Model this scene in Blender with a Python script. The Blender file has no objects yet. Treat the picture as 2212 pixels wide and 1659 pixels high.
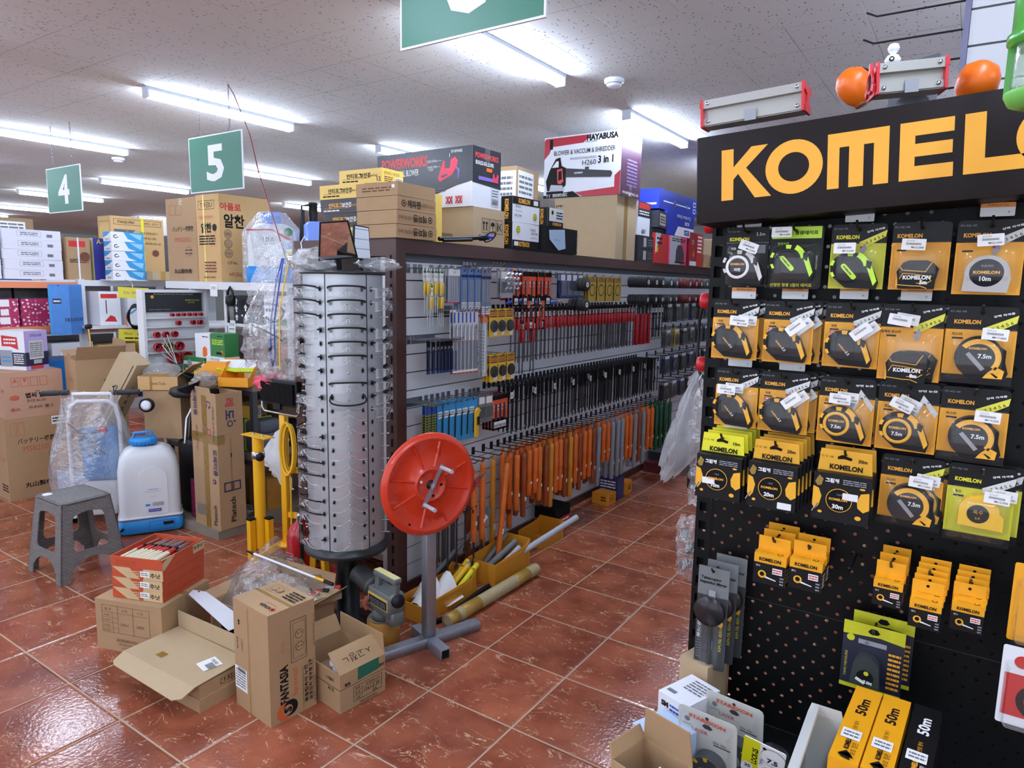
import bpy,math,random
from mathutils import Matrix,Vector
sc=bpy.context.scene
COL=sc.collection
RN=random.Random(11)
PI=math.pi
# ---------------------------------------------------------------- camera, world, exposure
cam=bpy.data.cameras.new('camera');camo=bpy.data.objects.new('camera',cam);COL.objects.link(camo)
cam.sensor_width=36.0;cam.lens=1478.7/2212*36;cam.clip_start=.05;cam.clip_end=100
_y,_p,_r=-0.59076,-0.142885,0.01859
_f=Vector((math.sin(_y)*math.cos(_p),math.cos(_y)*math.cos(_p),math.sin(_p)))
_r0=Vector((math.cos(_y),-math.sin(_y),0));_u0=_r0 .cross(_f)
_R=math.cos(_r)*_r0+math.sin(_r)*_u0;_U=-math.sin(_r)*_r0+math.cos(_r)*_u0
camo.matrix_world=Matrix(((_R.x,_U.x,-_f.x,0),(_R.y,_U.y,-_f.y,0),(_R.z,_U.z,-_f.z,1.6137),(0,0,0,1)))
sc.camera=camo
w=bpy.data.worlds.new('world');sc.world=w;w.use_nodes=True
w.node_tree.nodes['Background'].inputs[0].default_value=(.80,.86,1,1)
w.node_tree.nodes['Background'].inputs[1].default_value=1.6
sc.view_settings.view_transform='Standard';sc.view_settings.look='None'
sc.view_settings.gamma=1;sc.view_settings.use_curve_mapping=False
sc.view_settings.exposure=0.52
LAMP=60.0
sc.cycles.use_denoising=True
sc.cycles.max_bounces=6;sc.cycles.transparent_max_bounces=20;sc.cycles.adaptive_threshold=.02
sc.cycles.sample_clamp_indirect=4.0
CEIL=2.87
# ---------------------------------------------------------------- materials
def lin(c):
 if isinstance(c,str):c=tuple(int(c[i:i+2],16)for i in(0,2,4))
 return tuple(((x/255)/12.92 if x/255<=.04045 else((x/255+.055)/1.055)**2.4)for x in c)+(1,)
MC={}
def mat(name,rgb,rough=.5,metal=0,noise=0,nscale=30,bump=0,bscale=60,alpha=1,trans=0,emis=0,coat=0,spec=.5):
 if name in MC:return MC[name]
 m=bpy.data.materials.new(name);m.use_nodes=True;nt=m.node_tree;b=nt.nodes['Principled BSDF']
 c=lin(rgb);b.inputs['Base Color'].default_value=c
 b.inputs['Roughness'].default_value=rough;b.inputs['Metallic'].default_value=metal
 b.inputs['Specular IOR Level'].default_value=spec
 if coat:b.inputs['Coat Weight'].default_value=coat
 if trans:b.inputs['Transmission Weight'].default_value=trans
 if alpha<1:b.inputs['Alpha'].default_value=alpha
 if emis:
  b.inputs['Emission Color'].default_value=c;b.inputs['Emission Strength'].default_value=emis
 if noise or bump:
  tc=nt.nodes.new('ShaderNodeTexCoord')
 if noise:
  n=nt.nodes.new('ShaderNodeTexNoise');n.inputs['Scale'].default_value=nscale;n.inputs['Detail'].default_value=3
  nt.links.new(tc.outputs['Object'],n.inputs['Vector'])
  r=nt.nodes.new('ShaderNodeMix');r.data_type='RGBA'
  r.inputs[6].default_value=tuple(x*(1-noise)for x in c[:3])+(1,);r.inputs[7].default_value=tuple(min(1,x*(1+noise))for x in c[:3])+(1,)
  nt.links.new(n.outputs['Fac'],r.inputs[0]);nt.links.new(r.outputs[2],b.inputs['Base Color'])
 if bump:
  n=nt.nodes.new('ShaderNodeTexNoise');n.inputs['Scale'].default_value=bscale;n.inputs['Detail'].default_value=2
  nt.links.new(tc.outputs['Object'],n.inputs['Vector'])
  q=nt.nodes.new('ShaderNodeBump');q.inputs['Strength'].default_value=bump;q.inputs['Distance'].default_value=.01
  nt.links.new(n.outputs['Fac'],q.inputs['Height']);nt.links.new(q.outputs[0],b.inputs['Normal'])
 MC[name]=m;return m
def film(name,tint=(235,238,240),dens=.25,bump=.6,bscale=40,f0=.045):
 """thin clear plastic: mostly see-through, with a milky share and sharp highlights"""
 if name in MC:return MC[name]
 m=bpy.data.materials.new(name);m.use_nodes=True;nt=m.node_tree;nt.nodes.clear();L=nt.links.new
 o=nt.nodes.new('ShaderNodeOutputMaterial');t=nt.nodes.new('ShaderNodeBsdfTransparent');g=nt.nodes.new('ShaderNodeBsdfGlossy')
 d=nt.nodes.new('ShaderNodeBsdfDiffuse');tr=nt.nodes.new('ShaderNodeBsdfTranslucent');a=nt.nodes.new('ShaderNodeMixShader');a2=nt.nodes.new('ShaderNodeMixShader');a3=nt.nodes.new('ShaderNodeMixShader')
 d.inputs[0].default_value=lin(tint);tr.inputs[0].default_value=lin(tint);g.inputs['Roughness'].default_value=.12
 lw=nt.nodes.new('ShaderNodeLayerWeight');lw.inputs[0].default_value=.5;pw=nt.nodes.new('ShaderNodeMath');pw.operation='POWER';pw.inputs[1].default_value=4;L(lw.outputs['Facing'],pw.inputs[0])
 f=nt.nodes.new('ShaderNodeMath');f.operation='MULTIPLY_ADD';f.inputs[1].default_value=.7;f.inputs[2].default_value=f0;L(pw.outputs[0],f.inputs[0])
 tc=nt.nodes.new('ShaderNodeTexCoord');n=nt.nodes.new('ShaderNodeTexNoise');n.inputs['Scale'].default_value=bscale;n.inputs['Detail'].default_value=3
 L(tc.outputs['Object'],n.inputs['Vector'])
 b=nt.nodes.new('ShaderNodeBump');b.inputs['Strength'].default_value=bump;b.inputs['Distance'].default_value=.02
 L(n.outputs['Fac'],b.inputs['Height']);L(b.outputs[0],g.inputs['Normal']);L(b.outputs[0],d.inputs['Normal']);L(b.outputs[0],lw.inputs['Normal'])
 a3 .inputs[0].default_value=.5;L(d.outputs[0],a3 .inputs[1]);L(tr.outputs[0],a3 .inputs[2])
 a.inputs[0].default_value=dens;L(t.outputs[0],a.inputs[1]);L(a3 .outputs[0],a.inputs[2])
 L(f.outputs[0],a2 .inputs[0]);L(a.outputs[0],a2 .inputs[1]);L(g.outputs[0],a2 .inputs[2]);L(a2 .outputs[0],o.inputs[0])
 MC[name]=m;return m
kraft=mat('kraft',(172,139,102),.8,noise=.06,nscale=25,bump=.03,bscale=200)
kraft2=mat('kraft_pale',(184,160,126),.8,noise=.05,nscale=20)
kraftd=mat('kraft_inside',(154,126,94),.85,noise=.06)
kraftp=mat('kraft_pinkish',(186,146,120),.8,noise=.05)
black=mat('black_plastic',(18,18,20),.42,spec=.3)
blackm=mat('black_matt',(14,14,15),.7,spec=.2)
ink=mat('black_ink',(24,21,20),.6,spec=.2)
faint=mat('faint_orange',(172,66,36),.6)
inkbr=mat('brown_ink',(110,62,45),.7)
white=mat('white_card',(232,233,238),.5)
whitep=mat('white_paper',(238,238,236),.7)
grey=mat('mid_grey',(125,127,130),.6)
greyink=mat('grey_ink',(110,112,118),.7)
red=mat('red_print',(196,40,38),.45)
yellow=mat('tape_yellow',(244,178,30),.42)
ylw2=mat('warm_yellow',(240,190,40),.45)
lime=mat('lime',(196,232,40),.4)
limey=mat('acid_yellow',(228,222,30),.45)
orange=mat('orange_plastic',(240,112,22),.35)
gold=mat('gold_letters',(236,166,48),.5)
blue=mat('blue_print',(38,74,170),.45)
navy=mat('navy_print',(30,36,66),.5)
green=mat('green_print',(48,120,60),.5)
steel=mat('bright_steel',(190,192,196),.28,1)
dsteel=mat('dark_steel',(88,88,92),.38,.9)
galv=mat('galvanised_steel',(158,162,170),.42,.7,noise=.12,nscale=40)
clear=film('clear_film',dens=.14,bump=.7,bscale=20,f0=.08)
clearbag=film('crinkled_bag',dens=.28,bump=.95,bscale=26,f0=.16)
blister=film('clear_blister',dens=.05,bump=.1,bscale=10)
milky=film('milky_sheet',dens=.5,bump=.6,bscale=20)
tapec=film('brown_tape',(196,160,70),dens=.55,bump=.1)
# ---------------------------------------------------------------- mesh building
TXT={}
def glyphs(s,bold=0):
 k=(s,bold)
 if k not in TXT:
  c=bpy.data.curves.new('t','FONT');c.body=s;c.offset=bold;c.resolution_u=2
  o=bpy.data.objects.new('t',c)
  me=bpy.data.meshes.new_from_object(o)
  TXT[k]=([v.co[:2]for v in me.vertices],[tuple(p.vertices)for p in me.polygons])
  bpy.data.objects.remove(o);bpy.data.curves.remove(c);bpy.data.meshes.remove(me)
 return TXT[k]
class MB:
 def __init__(s):s.v=[];s.f=[];s.m=[];s.s=[];s.mats=[];s.X=None
 def mi(s,m):
  if m not in s.mats:s.mats.append(m)
  return s.mats.index(m)
 def add(s,vs,fs,m,sm=False):
  n=len(s.v);i=s.mi(m)
  if s.X is not None:vs=[tuple(s.X@Vector(v))for v in vs]
  s.v+=[tuple(v)for v in vs]
  for f in fs:s.f.append(tuple(a+n for a in f));s.m.append(i);s.s.append(sm)
  return s
 def box(s,x0,y0,z0,x1,y1,z1,m,top=None):
  v=[(x0,y0,z0),(x1,y0,z0),(x1,y1,z0),(x0,y1,z0),(x0,y0,z1),(x1,y0,z1),(x1,y1,z1),(x0,y1,z1)]
  s.add(v,[(3,2,1,0),(0,1,5,4),(1,2,6,5),(2,3,7,6),(3,0,4,7)],m);s.add(v,[(4,5,6,7)],top or m);return s
 def rbox(s,x0,y0,z0,x1,y1,z1,m,r=.005):
  """box with rounded vertical edges and chamfered rims"""
  o=rrect(x1-x0,y1-y0,r,3);cx,cy=(x0+x1)/2,(y0+y1)/2;n=len(o);rr=r*.5
  rings=[(1-rr/max(1e-6,(x1-x0)/2),z0),(1,z0+rr),(1,z1-rr),(1-rr/max(1e-6,(x1-x0)/2),z1)]
  v=[(cx+p[0]*k,cy+p[1]*k,z)for k,z in rings for p in o]
  f=[(a*n+i,a*n+(i+1)%n,(a+1)*n+(i+1)%n,(a+1)*n+i)for a in range(3)for i in range(n)]
  s.add(v,f,m,True);s.add(v,[tuple(range(n))[::-1],tuple(range(3*n,4*n))],m);return s
 def prism(s,pts,t,m,O=(0,0,0),U=(1,0,0),V=(0,0,1),sm=False,side=None):
  """outline pts in the U,V plane, extruded by t against the normal U x V"""
  O,U,V=Vector(O),Vector(U),Vector(V);N=U.cross(V);n=len(pts)
  a=[O+U*p[0]+V*p[1]for p in pts];b=[q-N*t for q in a]
  ar=sum(pts[i][0]*pts[(i+1)%n][1]-pts[(i+1)%n][0]*pts[i][1]for i in range(n))
  o=range(n)if ar>0 else range(n)[::-1]
  s.add(a+b,[tuple(o),tuple(i+n for i in list(o)[::-1])],m)
  s.add(a+b,[((i,i+n,(i+1)%n+n,(i+1)%n)if ar>0 else(i,(i+1)%n,(i+1)%n+n,i+n))for i in range(n)],side or m,sm);return s
 def flat(s,pts,m,O,U,V):
  O,U,V=Vector(O),Vector(U),Vector(V);n=len(pts)
  ar=sum(pts[i][0]*pts[(i+1)%n][1]-pts[(i+1)%n][0]*pts[i][1]for i in range(n))
  s.add([O+U*p[0]+V*p[1]for p in pts],[tuple(range(n))if ar>0 else tuple(range(n))[::-1]],m);return s
 def tube(s,pts,r,m,n=8,closed=False,r2=None,cap=True,sq=1):
  P=[Vector(p)for p in pts];k=len(P);v=[];pn=None
  for i,p in enumerate(P):
   a=P[i-1]if(i>0 or closed)else p;b=P[(i+1)%k]if(i<k-1 or closed)else p
   t=(b-a);t=t.normalized()if t.length>1e-9 else Vector((0,0,1))
   if pn is None:
    pn=t.cross(Vector((0,0,1)));
    if pn.length<.05:pn=t.cross(Vector((0,1,0)))
   pn=(pn-t*pn.dot(t)).normalized();bn=t.cross(pn)
   rr=r if r2 is None else(r[i]if isinstance(r,(list,tuple))else r+(r2-r)*i/(k-1))
   if isinstance(r,(list,tuple)):rr=r[i]
   for j in range(n):a_=2*PI*j/n+PI/n;v.append(p+pn*math.cos(a_)*rr+bn*math.sin(a_)*rr*sq)
  f=[(i*n+j,((i+1)%k)*n+j,((i+1)%k)*n+(j+1)%n,i*n+(j+1)%n)for i in range(k if closed else k-1)for j in range(n)]
  s.add(v,[q[::-1]for q in f],m,n>4)
  if not closed and cap:s.add(v,[tuple(range(n)),tuple(range((k-1)*n,k*n))[::-1]],m)
  return s
 def cyl(s,a,b,r,m,n=16):return s.tube([a,b],r,m,n)
 def bar(s,a,b,w,h,m):
  a,b=Vector(a),Vector(b);t=(b-a).normalized();u=t.cross(Vector((0,0,1)))
  u=Vector((1,0,0))if u.length<.05 else u.normalized();q=t.cross(u)
  v=[p+u*sx*w/2+q*sy*h/2 for p in(a,b)for sx,sy in((-1,-1),(1,-1),(1,1),(-1,1))]
  s.add(v,[(0,1,2,3),(7,6,5,4),(0,4,5,1),(1,5,6,2),(2,6,7,3),(3,7,4,0)],m);return s
 def lathe(s,prof,m,n=24,c=(0,0,0),ax=None,caps=True,a0=0,a1=2*PI):
  """prof: (radius, height) list; axis z, or the unit vector ax"""
  c=Vector(c);A=Vector(ax or(0,0,1)).normalized();u=A.cross(Vector((0,1,0))if abs(A.y)<.9 else Vector((1,0,0))).normalized();q=A.cross(u)
  full=abs(a1-a0-2*PI)<1e-6;nn=n if full else n+1
  v=[c+A*h+(u*math.cos(a0+(a1-a0)*j/n)+q*math.sin(a0+(a1-a0)*j/n))*r for r,h in prof for j in range(nn)]
  s.add(v,[(i*nn+j,i*nn+(j+1)%nn,(i+1)*nn+(j+1)%nn,(i+1)*nn+j)for i in range(len(prof)-1)for j in range(n)],m,True)
  if caps and full:
   fs=[]
   if prof[0][0]>1e-5:fs.append(tuple(range(nn))[::-1])
   if prof[-1][0]>1e-5:fs.append(tuple(range((len(prof)-1)*nn,len(prof)*nn)))
   s.add(v,fs,m)
  return s
 def grid(s,fn,nu,nv,m,sm=True):
  v=[fn(i/nu,j/nv)for j in range(nv+1)for i in range(nu+1)];k=nu+1
  s.add(v,[(j*k+i,j*k+i+1,(j+1)*k+i+1,(j+1)*k+i)for j in range(nv)for i in range(nu)],m,sm);return s
 def text(s,t,m,O,U,V,h,bold=0,w=None,al='c',ext=0):
  """lettering of cap height h centred at O in the U,V plane, squeezed into width w"""
  vs,fs=glyphs(t,bold)
  if not vs:return s
  x0=min(a for a,b in vs);x1=max(a for a,b in vs);y0=min(b for a,b in vs);y1=max(b for a,b in vs)
  k=h/max(.3,y1-y0);kx=w/(x1-x0)if w else k
  xm=(x0+x1)/2 if al=='c'else(x0 if al=='l'else x1)
  O,U,V=Vector(O),Vector(U),Vector(V)
  s.add([O+U*((a-xm)*kx)+V*((b-(y0+y1)/2)*k)for a,b in vs],fs,m);return s
 def build(s,name,parent=None,loc=None,rot=None):
  me=bpy.data.meshes.new(name);me.from_pydata(s.v,[],s.f);me.validate(clean_customdata=False)
  for m in s.mats:me.materials.append(m)
  if len(me.polygons)==len(s.m):
   me.polygons.foreach_set('material_index',s.m);me.polygons.foreach_set('use_smooth',s.s)
  me.update()
  o=bpy.data.objects.new(name,me);COL.objects.link(o)
  if parent:o.parent=parent;CH.setdefault(parent.name,[]).append(o)
  if loc is not None:o.location=loc
  if rot is not None:o.rotation_euler=rot if isinstance(rot,(tuple,list))else(0,0,rot)
  return o
def rrect(w,h,r,n=4,cx=0,cy=0):
 return[(cx+sx*(w/2-r)+r*math.cos(a),cy+sy*(h/2-r)+r*math.sin(a))for sx,sy,a0 in((1,1,0),(-1,1,PI/2),(-1,-1,PI),(1,-1,1.5*PI))for a in[a0+PI/2*k/n for k in range(n+1)]]
def disc(r,n=20,cx=0,cy=0,k=1):return[(cx+r*math.cos(2*PI*i/n),cy+r*k*math.sin(2*PI*i/n))for i in range(n)]
def tag(o,label=None,cat=None,group=None,kind=None):
 if label:o['label']=label
 if cat:o['category']=cat
 if group:o['group']=group
 if kind:o['kind']=kind
 return o
def thing(name,label,cat,loc=(0,0,0),rot=0,group=None):
 o=bpy.data.objects.new(name,None);COL.objects.link(o);o.location=loc;o.empty_display_size=.05
 o.rotation_euler=rot if isinstance(rot,(tuple,list))else(0,0,rot)
 return tag(o,label,cat,group)
def struct(o):o['kind']='structure';return o
CH={}
def kids(o):return list(CH.get(o.name,[]))
KC={}
def dup(root,loc,rot=None,label=None,group=None,scale=None):
 if root.name not in KC:KC[root.name]=[(c,[g for g in kids(c)])for c in kids(root)]
 r=root.copy();COL.objects.link(r);r.location=loc
 if rot is not None:r.rotation_euler=rot if isinstance(rot,(tuple,list))else(0,0,rot)
 if scale:r.scale=scale
 if label:r['label']=label
 if group:r['group']=group
 for c,gs in KC[root.name]:
  q=c.copy();COL.objects.link(q);q.parent=r
  for g in gs:h=g.copy();COL.objects.link(h);h.parent=q
 return r
 # printed decals on the faces of a box centred on x,y standing on z=0
def face(fc,w,d,h):
 return{'f':((-w/2,-d/2,0),(1,0,0),(0,0,1),(0,-1,0),w,h),'b':((w/2,d/2,0),(-1,0,0),(0,0,1),(0,1,0),w,h),'r':((w/2,-d/2,0),(0,1,0),(0,0,1),(1,0,0),d,h),'l':((-w/2,d/2,0),(0,-1,0),(0,0,1),(-1,0,0),d,h),'t':((-w/2,-d/2,h),(1,0,0),(0,1,0),(0,0,1),w,d)}[fc]
def decal(b,frame,ds,e0=.0006):
 O,U,V,N,fw,fh=frame;O,U,V,N=Vector(O),Vector(U),Vector(V),Vector(N)
 for i,q in enumerate(ds):
  o=O+N*(e0+.0003*i);k=q[0]
  if k=='R':_,u0,v0,u1,v1,m=q;b.flat([(u0*fw,v0*fh),(u1*fw,v0*fh),(u1*fw,v1*fh),(u0*fw,v1*fh)],m,o,U,V)
  elif k=='P':b.flat([(u*fw,v*fh)for u,v in q[1]],q[2],o,U,V)
  elif k=='O':b.flat(disc(q[3],20,q[1]*fw,q[2]*fh,q[5]if len(q)>5 else 1),q[4],o,U,V)
  elif k=='T':
   _,u,v,hh,t,m=q[:6];kw=dict(q[6])if len(q)>6 else{};rt=kw.pop('rot',0)
   c,s_=math.cos(rt),math.sin(rt);b.text(t,m,o+U*u*fw+V*v*fh,U*c+V*s_,V*c-U*s_,hh,**kw)
  elif k=='F':
   _,u0,v0,u1,v1,t,m=q;a,c,d_,e=u0*fw,v0*fh,u1*fw,v1*fh
   for x0,y0,x1,y1 in((a,c,d_,c+t),(a,e-t,d_,e),(a,c,a+t,e),(d_-t,c,d_,e)):b.flat([(x0,y0),(x1,y0),(x1,y1),(x0,y1)],m,o,U,V)
  elif k=='L':
   _,u0,v0,u1,v1,rows,m=q;rr=random.Random(int(u0*99+v0*77+rows));st=(v1-v0)/rows
   for r_ in range(rows):
    x=u0;y=v1-(r_+.75)*st
    while x<u1-.01:
     ln=min(u1-x,rr.uniform(.03,.14)*(u1-u0)*3)
     b.flat([(x*fw,y*fh),((x+ln)*fw,y*fh),((x+ln)*fw,(y+st*.5)*fh),(x*fw,(y+st*.5)*fh)],m,o,U,V);x+=ln+.04*(u1-u0)
  elif k=='B':
   _,u0,v0,u1,v1,m=q;rr=random.Random(5);x=u0
   while x<u1:wd=(u1-u0)*rr.uniform(.015,.05);b.flat([(x*fw,v0*fh),((x+wd)*fw,v0*fh),((x+wd)*fw,v1*fh),(x*fw,v1*fh)],m,o,U,V);x+=wd*2
def carton(name,label,cat,loc,size,m,rz=0,group=None,parts=None,rot=None,**dec):
 """closed printed box. dec: f=[...], r=[...], t=[...] decals; parts: {name: {face: [...]}} stuck-on pieces"""
 w_,d_,h_=size;b=MB();e=min(.0022,w_*.02)
 o8=[(-w_/2,-d_/2),(w_/2,-d_/2),(w_/2,d_/2),(-w_/2,d_/2)]
 b.box(-w_/2,-d_/2,0,w_/2,d_/2,h_,m)
 for fc,ds in dec.items():decal(b,face(fc,w_,d_,h_),ds)
 o=b.build(name,None,loc,rot if rot else rz);tag(o,label,cat,group)
 for pn,fd in(parts or{}).items():
  q=MB()
  for fc,ds in fd.items():decal(q,face(fc,w_,d_,h_),ds,.0016)
  q.build(pn,o)
 return o
 # ---------------------------------------------------------------- floor and ceiling
def node_mat(name):
 m=bpy.data.materials.new(name);m.use_nodes=True;nt=m.node_tree
 def N(t,**k):
  n=nt.nodes.new('ShaderNode'+t)
  for a,v in k.items():
   if a[0]=='i'and a[1:].isdigit():n.inputs[int(a[1:])].default_value=v
   else:setattr(n,a,v)
  return n
 return m,nt,N,nt.links.new,nt.nodes['Principled BSDF']
def mth(N,L,op,a,b=None):
 n=N('Math',operation=op)
 for i,x in enumerate((a,b)):
  if x is None:continue
  if isinstance(x,(int,float)):n.inputs[i].default_value=x
  else:L(x,n.inputs[i])
 return n.outputs[0]
def floor_mat():
 m,nt,N,L,B=node_mat('terracotta_tiles')
 tc=N('TexCoord');sp=N('SeparateXYZ');L(tc.outputs['Object'],sp.inputs[0])
 def cell(o,off):
  t=mth(N,L,'DIVIDE',mth(N,L,'ADD',o,off),.4)
  fr=mth(N,L,'FRACT',t);d=mth(N,L,'MINIMUM',fr,mth(N,L,'SUBTRACT',1.0,fr));return d,mth(N,L,'FLOOR',t)
 dx,fx=cell(sp.outputs[0],1.6727+40);dy,fy=cell(sp.outputs[1],-1.5366+40)
 dd=mth(N,L,'MINIMUM',dx,dy);gr=mth(N,L,'LESS_THAN',dd,.0085)
 ed=N('MapRange',i1=0,i2=.03,i3=0,i4=1);L(dd,ed.inputs[0])
 # per-tile random offset so that the veins break at the joints
 off=N('CombineXYZ');L(mth(N,L,'MULTIPLY',fx,3.7),off.inputs[0]);L(mth(N,L,'MULTIPLY',fy,5.3),off.inputs[1])
 va=N('VectorMath',operation='ADD');L(tc.outputs['Object'],va.inputs[0]);L(off.outputs[0],va.inputs[1])
 wn=N('TexWhiteNoise');L(off.outputs[0],wn.inputs[0])
 n1=N('TexNoise');n1 .inputs['Scale'].default_value=5;n1 .inputs['Detail'].default_value=5;L(va.outputs[0],n1 .inputs['Vector'])
 cr=N('ValToRGB');L(n1 .outputs['Fac'],cr.inputs[0]);e=cr.color_ramp.elements
 e[0].position=.3;e[0].color=lin((122,60,42));e[1].position=.72;e[1].color=lin((170,98,70))
 # cream veins: thin level lines of a stretched warped noise, broken up by a second one
 mp=N('Mapping');mp.inputs['Scale'].default_value=(.75,1.6,1);mp.inputs['Rotation'].default_value=(0,0,.5);L(va.outputs[0],mp.inputs['Vector'])
 n2=N('TexNoise');n2 .inputs['Scale'].default_value=6.5;n2 .inputs['Detail'].default_value=4;n2 .inputs['Distortion'].default_value=.8;n2 .inputs['Roughness'].default_value=.6;L(mp.outputs[0],n2 .inputs['Vector'])
 v=mth(N,L,'ABSOLUTE',mth(N,L,'SUBTRACT',n2 .outputs['Fac'],.5));vv=N('MapRange',i1=0.0,i2=.011,i3=1,i4=0);L(v,vv.inputs[0])
 n3=N('TexNoise');n3 .inputs['Scale'].default_value=14;n3 .inputs['Detail'].default_value=2;L(va.outputs[0],n3 .inputs['Vector'])
 mk=N('MapRange',i1=.46,i2=.62,i3=0,i4=1);L(n3 .outputs['Fac'],mk.inputs[0])
 n4=N('TexNoise');n4 .inputs['Scale'].default_value=60;n4 .inputs['Detail'].default_value=2;L(va.outputs[0],n4 .inputs['Vector'])
 sk=N('MapRange',i1=.64,i2=.69,i3=0,i4=.7);L(n4 .outputs['Fac'],sk.inputs[0])
 vm=mth(N,L,'MAXIMUM',mth(N,L,'MULTIPLY',vv.outputs[0],mk.outputs[0]),mth(N,L,'MULTIPLY',sk.outputs[0],mk.outputs[0]))
 tn=N('Mix',data_type='RGBA',blend_type='MULTIPLY');tn.inputs[0].default_value=1;L(cr.outputs[0],tn.inputs[6])
 tv=N('MapRange',i1=0,i2=1,i3=.86,i4=1.1);L(wn.outputs[0],tv.inputs[0]);L(tv.outputs[0],tn.inputs[7])
 mx=N('Mix',data_type='RGBA');L(mth(N,L,'MULTIPLY',vm,.85),mx.inputs[0]);L(tn.outputs[2],mx.inputs[6]);mx.inputs[7].default_value=lin((228,192,156))
 mg=N('Mix',data_type='RGBA');L(gr,mg.inputs[0]);L(mx.outputs[2],mg.inputs[6]);mg.inputs[7].default_value=lin((176,154,128))
 L(mg.outputs[2],B.inputs['Base Color'])
 rr=N('MapRange',i1=0,i2=1,i3=.13,i4=.8);L(gr,rr.inputs[0]);L(rr.outputs[0],B.inputs['Roughness'])
 n5=N('TexNoise');n5 .inputs['Scale'].default_value=70;n5 .inputs['Detail'].default_value=1;L(va.outputs[0],n5 .inputs['Vector'])
 hh=mth(N,L,'ADD',mth(N,L,'MULTIPLY',n5 .outputs['Fac'],.5),ed.outputs[0])
 bp=N('Bump');bp.inputs['Strength'].default_value=.32;bp.inputs['Distance'].default_value=.004;L(hh,bp.inputs['Height']);L(bp.outputs[0],B.inputs['Normal'])
 return m
def ceil_mat():
 m,nt,N,L,B=node_mat('gypsum_ceiling_tiles')
 tc=N('TexCoord');sp=N('SeparateXYZ');L(tc.outputs['Object'],sp.inputs[0])
 def cell(o,off,p):
  t=mth(N,L,'DIVIDE',mth(N,L,'ADD',o,off),p);fr=mth(N,L,'FRACT',t);return mth(N,L,'MULTIPLY',mth(N,L,'MINIMUM',fr,mth(N,L,'SUBTRACT',1.0,fr)),p),mth(N,L,'FLOOR',t)
 dx,fx=cell(sp.outputs[0],3.04+35.7,.357);dy,fy=cell(sp.outputs[1],-2.16+37.2,.372)
 dd=mth(N,L,'MINIMUM',dx,dy);jn=N('MapRange',i1=.0005,i2=.0025,i3=1,i4=0);L(dd,jn.inputs[0])
 nm=N('TexNoise');nm.inputs['Scale'].default_value=1.1;L(tc.outputs['Object'],nm.inputs['Vector'])
 jv=N('MapRange',i1=.4,i2=.62,i3=.15,i4=1);L(nm.outputs['Fac'],jv.inputs[0])
 # short worm-like pits
 mp=N('Mapping');mp.inputs['Scale'].default_value=(1.6,.8,1);L(tc.outputs['Object'],mp.inputs['Vector'])
 vo=N('TexVoronoi');vo.inputs['Scale'].default_value=30;vo.inputs['Randomness'].default_value=1;L(mp.outputs[0],vo.inputs['Vector'])
 pit=N('MapRange',i1=.14,i2=.21,i3=1,i4=0);L(vo.outputs['Distance'],pit.inputs[0])
 n2=N('TexNoise');n2 .inputs['Scale'].default_value=16;L(tc.outputs['Object'],n2 .inputs['Vector'])
 pk=N('MapRange',i1=.34,i2=.46,i3=0,i4=1);L(n2 .outputs['Fac'],pk.inputs[0]);pits=mth(N,L,'MULTIPLY',pit.outputs[0],pk.outputs[0])
 fac=mth(N,L,'MAXIMUM',mth(N,L,'MULTIPLY',jn.outputs[0],jv.outputs[0]),mth(N,L,'MULTIPLY',pits,.95))
 n3=N('TexNoise');n3 .inputs['Scale'].default_value=.6;n3 .inputs['Detail'].default_value=3;L(tc.outputs['Object'],n3 .inputs['Vector'])
 c0=N('Mix',data_type='RGBA');L(n3 .outputs['Fac'],c0 .inputs[0]);c0 .inputs[6].default_value=lin((212,208,204));c0 .inputs[7].default_value=lin((226,223,220))
 mx=N('Mix',data_type='RGBA');L(fac,mx.inputs[0]);L(c0 .outputs[2],mx.inputs[6]);mx.inputs[7].default_value=lin((112,106,104))
 L(mx.outputs[2],B.inputs['Base Color']);B.inputs['Roughness'].default_value=.9
 hh=mth(N,L,'SUBTRACT',1.0,mth(N,L,'MAXIMUM',pits,jn.outputs[0]))
 bp=N('Bump');bp.inputs['Strength'].default_value=.5;bp.inputs['Distance'].default_value=.006;L(hh,bp.inputs['Height']);L(bp.outputs[0],B.inputs['Normal'])
 return m
XL,XR,YB,YF=-22.0,4.0,-2.2,14.0
wallm=mat('painted_wall',(196,202,196),.85,noise=.03,nscale=2)
struct(MB().box(XL,YB,-.1,XR,YF,0,floor_mat()).build('floor'))
struct(MB().box(XL,YB,CEIL,XR,YF,CEIL+.1,ceil_mat()).build('ceiling'))
struct(MB().box(XL-.15,YB,0,XL,YF,CEIL,wallm).build('wall_left'))
struct(MB().box(XR,YB,0,XR+.15,YF,CEIL,wallm).build('wall_right'))
b=MB();b.box(XL,YF,0,XR,YF+.15,CEIL,wallm)
struct(b.build('wall_back'))
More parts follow.
